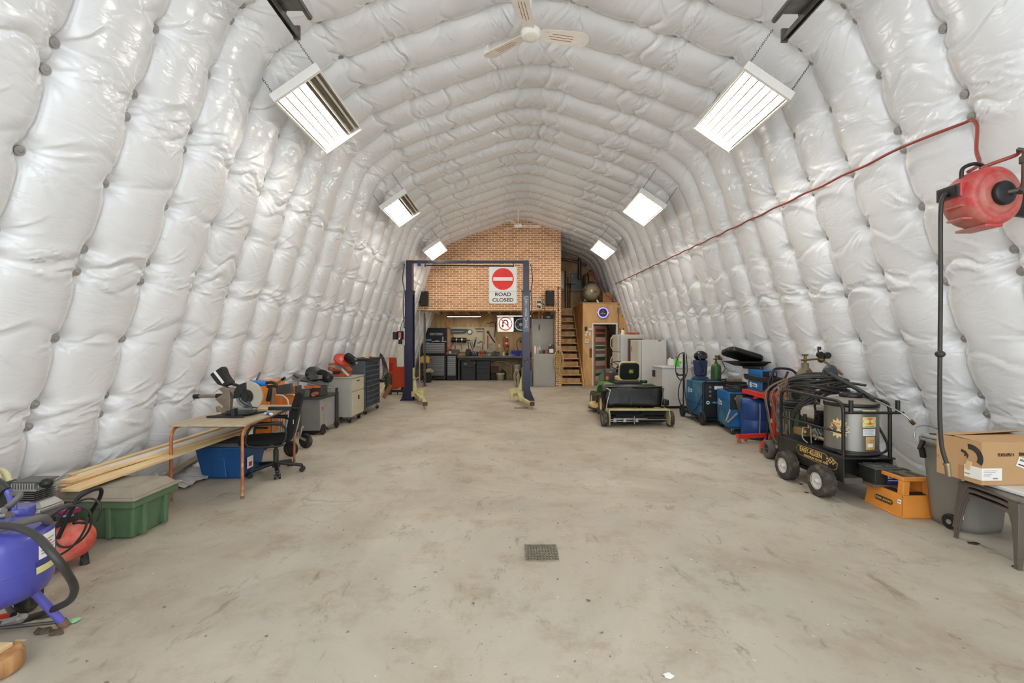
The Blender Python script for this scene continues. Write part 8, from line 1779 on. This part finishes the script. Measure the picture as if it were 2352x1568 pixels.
for z in (-.07, -.16): Wd(t).box(RXc - .20 - .01 * (z > -.1), RXc - .13, 3.16, 3.28, RZc + z, RZc + z + .015).part('housing_rib', rr_, t, .003)
Wd(t).box(RXc - .06, RXc + .06, 3.14, 3.36, RZc - .215, RZc - .195).part('base_rib', rr_, t, .004)
Wd(t).tube([(RXc - .13, 3.24, RZc + .15), (RXc - .12, 3.24, RZc + .22), (RXc - .04, 3.24, RZc + .255), (RXc + .03, 3.24, RZc + .235), (RXc + .05, 3.24, RZc + .19)], .013, 8, sub=5).part('carry_handle', blk, t)
Wd(t).tube([(RXc + .02, 3.08, RZc), (RXc + .07, 3.05, RZc + .01), (RXc + .10, 3.05, RZc + .05), (RXc + .115, 3.06, RZc + .22), (RXc + .115, 3.06, RZc + .27), (RXc + .09, 3.08, RZc + .29)], .014, 9, sub=4).part('inlet_pipe', mat('pipe_dark_brown', (84, 70, 62), .5, .3), t)
Wd(t).cyl((RXc + .116, 3.06, RZc + .19), (RXc + .116, 3.06, RZc + .235), .026, n=8).cyl((RXc + .07, 3.05, RZc - .01), (RXc + .105, 3.05, RZc + .03), .022, n=8).part('pipe_nut', mat('pipe_dark_brown', (84, 70, 62)), t)
Wd(t).prism([(RXc + .15, RZc - .06), (RXc + .62, RZc - .12), (RXc + .62, RZc + .14), (RXc + .15, RZc + .08)], 3.33, 3.36).part('wall_bracket', blkm, t)
Wd(t).tube([(RXc - .215, 3.25, RZc + .05), (RXc - .250, 3.25, RZc + .02), (RXc - .268, 3.25, RZc - .10), (RXc - .268, 3.25, RZc - .6), (RXc - .272, 3.25, RZc - 1.0), (RXc - .275, 3.25, RZc - 1.5), (RXc - .27, 3.24, RZc - 1.75), (RXc - .25, 3.22, RZc - 1.88)], .0135, 10, sub=5).part('drop_hose', hose_m, t)
Wd(t).ball((RXc - .272, 3.25, RZc - 1.10), .030, 1, 1, .85).part('hose_stopper', hose_m, t)
Wd(t).cyl((RXc - .25, 3.22, RZc - 1.88), (RXc - .243, 3.215, RZc - 1.96), .018, n=12).cyl((RXc - .252, 3.222, RZc - 1.87), (RXc - .25, 3.22, RZc - 1.885), .022, n=12).part('air_coupler', mat('coupler', (150, 136, 112), .35, .8), t)
t = thing('air_line', 'long rust-red air hose fixed along the quilted wall up to the reel', 'hose', (3.6, 9, 3.4))
arh = mat('airline_red', (150, 68, 54), .5, 0, .1)
zs = np.linspace(ST - 5.2, ST - 2.0, 400); pz = prof(zs)
P = []
yy = 15.45
while yy > 3.75:
    tt = (yy - 3.64) / 11.8; zt = 3.30 + .20 * tt + (.012 if int((yy - Y0) / BAY * 2) % 2 else 0)
    i = int(np.argmin(np.abs(pz[:, 1] - zt))); x = CX + pz[i, 0]; P.append((x - .222 + .02 * tt, yy, zt)); yy -= .32
P += [(3.66, 3.70, 3.32), (3.64, 3.60, 3.30), (3.62, 3.54, 3.22), (3.52, 3.45, 3.00), (3.44, 3.35, 2.86), (RXc - .02, 3.30, RZc + .22)]
Wd(t).tube(P, .013, 8, sub=3).part('hose', arh, t)
Wd(t).tube([(RXc + .0, 3.24, RZc + .22), (RXc + .06, 3.2, RZc + .245), (RXc + .13, 3.12, RZc + .27), (RXc + .10, 3.08, RZc + .29)], .013, 8, sub=4).part('inlet_hose', arh, t)
for k in (3, 9, 15, 21, 27, 33): Wd(t).cyl(Vector(P[k]) + Vector((.10, 0, .0)), Vector(P[k]) + Vector((-.005, 0, 0)), .010).part('hose_clip', wash, t)

# ================================================================ FLOOR DRAINS AND LITTER
def drain(cx2, cy2, w2, d2, nx, ny, label):
    t = thing('floor_drain', label, 'drain', (cx2, cy2, 0), 0)
    G().box(-w2 / 2, w2 / 2, -d2 / 2, d2 / 2, .0003, .0015).part('pit_shade_sheet', mat('pit_shade', (18, 16, 14), .8), t)  # flat dark sheet on the floor, painting the shade of a pit
    g = G(); bm_ = mat('grate_metal', (150, 142, 126), .5, .3, .2, 20)
    for i in range(nx + 1): x = -w2 / 2 + w2 * i / nx; g.box(x - w2 / nx * .24, x + w2 / nx * .24, -d2 / 2, d2 / 2, .0015, .0045)
    for j in range(ny + 1): y = -d2 / 2 + d2 * j / ny; g.box(-w2 / 2, w2 / 2, y - d2 / ny * .24, y + d2 / ny * .24, .0015, .0045)
    g.part('grate', bm_, t)
drain(.215, 3.34, .235, .25, 11, 10, 'square perforated floor drain grate in the open concrete')
drain(.22, 10.6, .33, .25, 9, 4, 'far floor drain grate near the foot of the lift')
def litter(nm, lb, cat, p, g, m_): o = g.part(nm, m_); return tag(o, lb, cat, None, (p[0], p[1], .001))
lf = mat('leaf_brown', (92, 78, 60), .8, 0, .3, 12)
def leaf(r, s, h=.006):
    random.seed(s); n = 12; vs = [(0, 0, h)] + [(r * (.6 + .5 * random.random()) * math.cos(2 * PI * i / n) * 1.4, r * (.6 + .5 * random.random()) * math.sin(2 * PI * i / n), .001 + h * random.random()) for i in range(n)]
    return G().add(vs, [(0, 1 + i, 1 + (i + 1) % n) for i in range(n)] + [tuple(range(n, 0, -1))])
litter('dry_leaf', 'curled dark leaf on the floor by the foot of the blue tank', 'leaf', fl(100, 1452), leaf(.035, 1, .02), lf)
litter('dry_leaf', 'larger dark leaf scrap on the floor beside the blue tank foot', 'leaf', fl(128, 1455), leaf(.03, 2, .015), lf)
litter('green_tape', 'strip of pale green tape by the blue tank foot', 'tape', fl(168, 1427), leaf(.028, 5, .012), mat('tape_green', (150, 206, 150), .5))
litter('wood_chip', 'small pale wood sliver on the floor below the blue tank', 'wood chip', fl(48, 1472), G().box(-.025, .025, -.005, .005, 0, .006), pine)
litter('dirt_clump', 'brown dirt clump on the floor behind the blue tank leg', 'dirt', fl(95, 1414), leaf(.05, 6, .012), mat('dirt_brown', (140, 108, 74), .9))
litter('stone_chip', 'dark chip on the bare floor below the drain grate', 'stone', fl(1352, 1380), leaf(.012, 7, .008), mat('chip_grey', (98, 98, 92), .8))
litter('stone_chip', 'tiny black chip on the bare floor toward the green tote side', 'stone', fl(1087, 1387), leaf(.007, 8, .008), mat('chip_dark', (56, 50, 44), .8))
litter('leaf_scrap', 'dark leaf scraps by the leg of the stacked stools', 'leaf', fl(2235, 1248), leaf(.035, 9, .008), mat('leaf_dark', (52, 42, 32), .9))
litter('leaf_scrap', 'brown leaf scrap in front of the stacked stools', 'leaf', fl(2330, 1302), leaf(.016, 10, .006), mat('leaf_dark', (52, 42, 32)))
litter('plaster_fleck', 'white plaster smear on the floor at the bottom of the picture', 'plaster', fl(1536, 1552), leaf(.022, 12, .001), paper)
litter('metal_shaving', 'rusty wire curl on the floor before the pressure washer wheels', 'wire', fl(1840, 1112), leaf(.02, 13, .006), mat('rust_dark', (70, 44, 30)))
litter('metal_shaving', 'short dark wire on the floor before the step stool', 'wire', fl(1852, 1131), leaf(.018, 14, .006), mat('rust_dark', (70, 44, 30)))
litter('bolt_head', 'black speck of bolt on the open floor past the drain grate', 'bolt', fl(1438, 1055), leaf(.012, 15, .008), mat('chip_dark', (56, 50, 44)))
# a few more things on the bench and the wall above it
for nm, lb, cat, x, y, g, m_ in (
    ('spray_can', 'slim grey can behind the red wire spool', 'can', -1.10, 18.42, G().lathe([(.03, 0), (.03, .19), (.015, .22), (.015, .24)], n=14), alu),
    ('glue_tin', 'rust-coloured tin behind the dark green tool case', 'tin', -1.62, 18.48, G().lathe([(.05, 0), (.05, .14), (.03, .15)], n=16), mat('box_red_brown', (150, 84, 56))),
    ('parts_tray', 'low black tray on the bench before the bench vise', 'tray', -.72, 18.08, G().box(-.14, .14, -.06, .06, 0, .04), blk),
    ('oil_can', 'dark oil can on the bench between vise and blue bin', 'can', -.20, 18.42, G().lathe([(.06, 0), (.06, .10), (.02, .14), (.008, .22)], n=16), dk),
    ('steel_rod', 'bright rod lying along the front edge of the bench', 'rod', -.30, 18.03, G().cyl((-.3, 0, .01), (.3, .02, .01), .008, n=8), steel),
    ('rolled_cloth', 'grey cloth roll on the bench edge under the extinguisher', 'cloth', .02, 18.06, G().cyl((-.12, 0, .03), (.12, .03, .03), .03, n=12), mat('cloth_grey', (130, 130, 136), .9))):
    tg(g, nm, m_, lb, cat, x, y, BT, 0)
hangbar('tin_snips', 'small dark snips hung at the quilt side of the board', 'snips', [(-2.36, 1.40), (-2.33, 1.30), (-2.38, 1.20)], dk, .014)
hangbar('claw_hammer', 'claw hammer with pale handle hung under the canister', 'hammer', [(-2.10, 1.44), (-2.08, 1.20)], mat('core_tan', (176, 140, 92)), .018)
hangbar('c_clamp', 'grey clamp hung beside the gear puller', 'clamp', [(-1.52, 1.52), (-1.44, 1.52), (-1.44, 1.36), (-1.50, 1.36)], steel, .014)
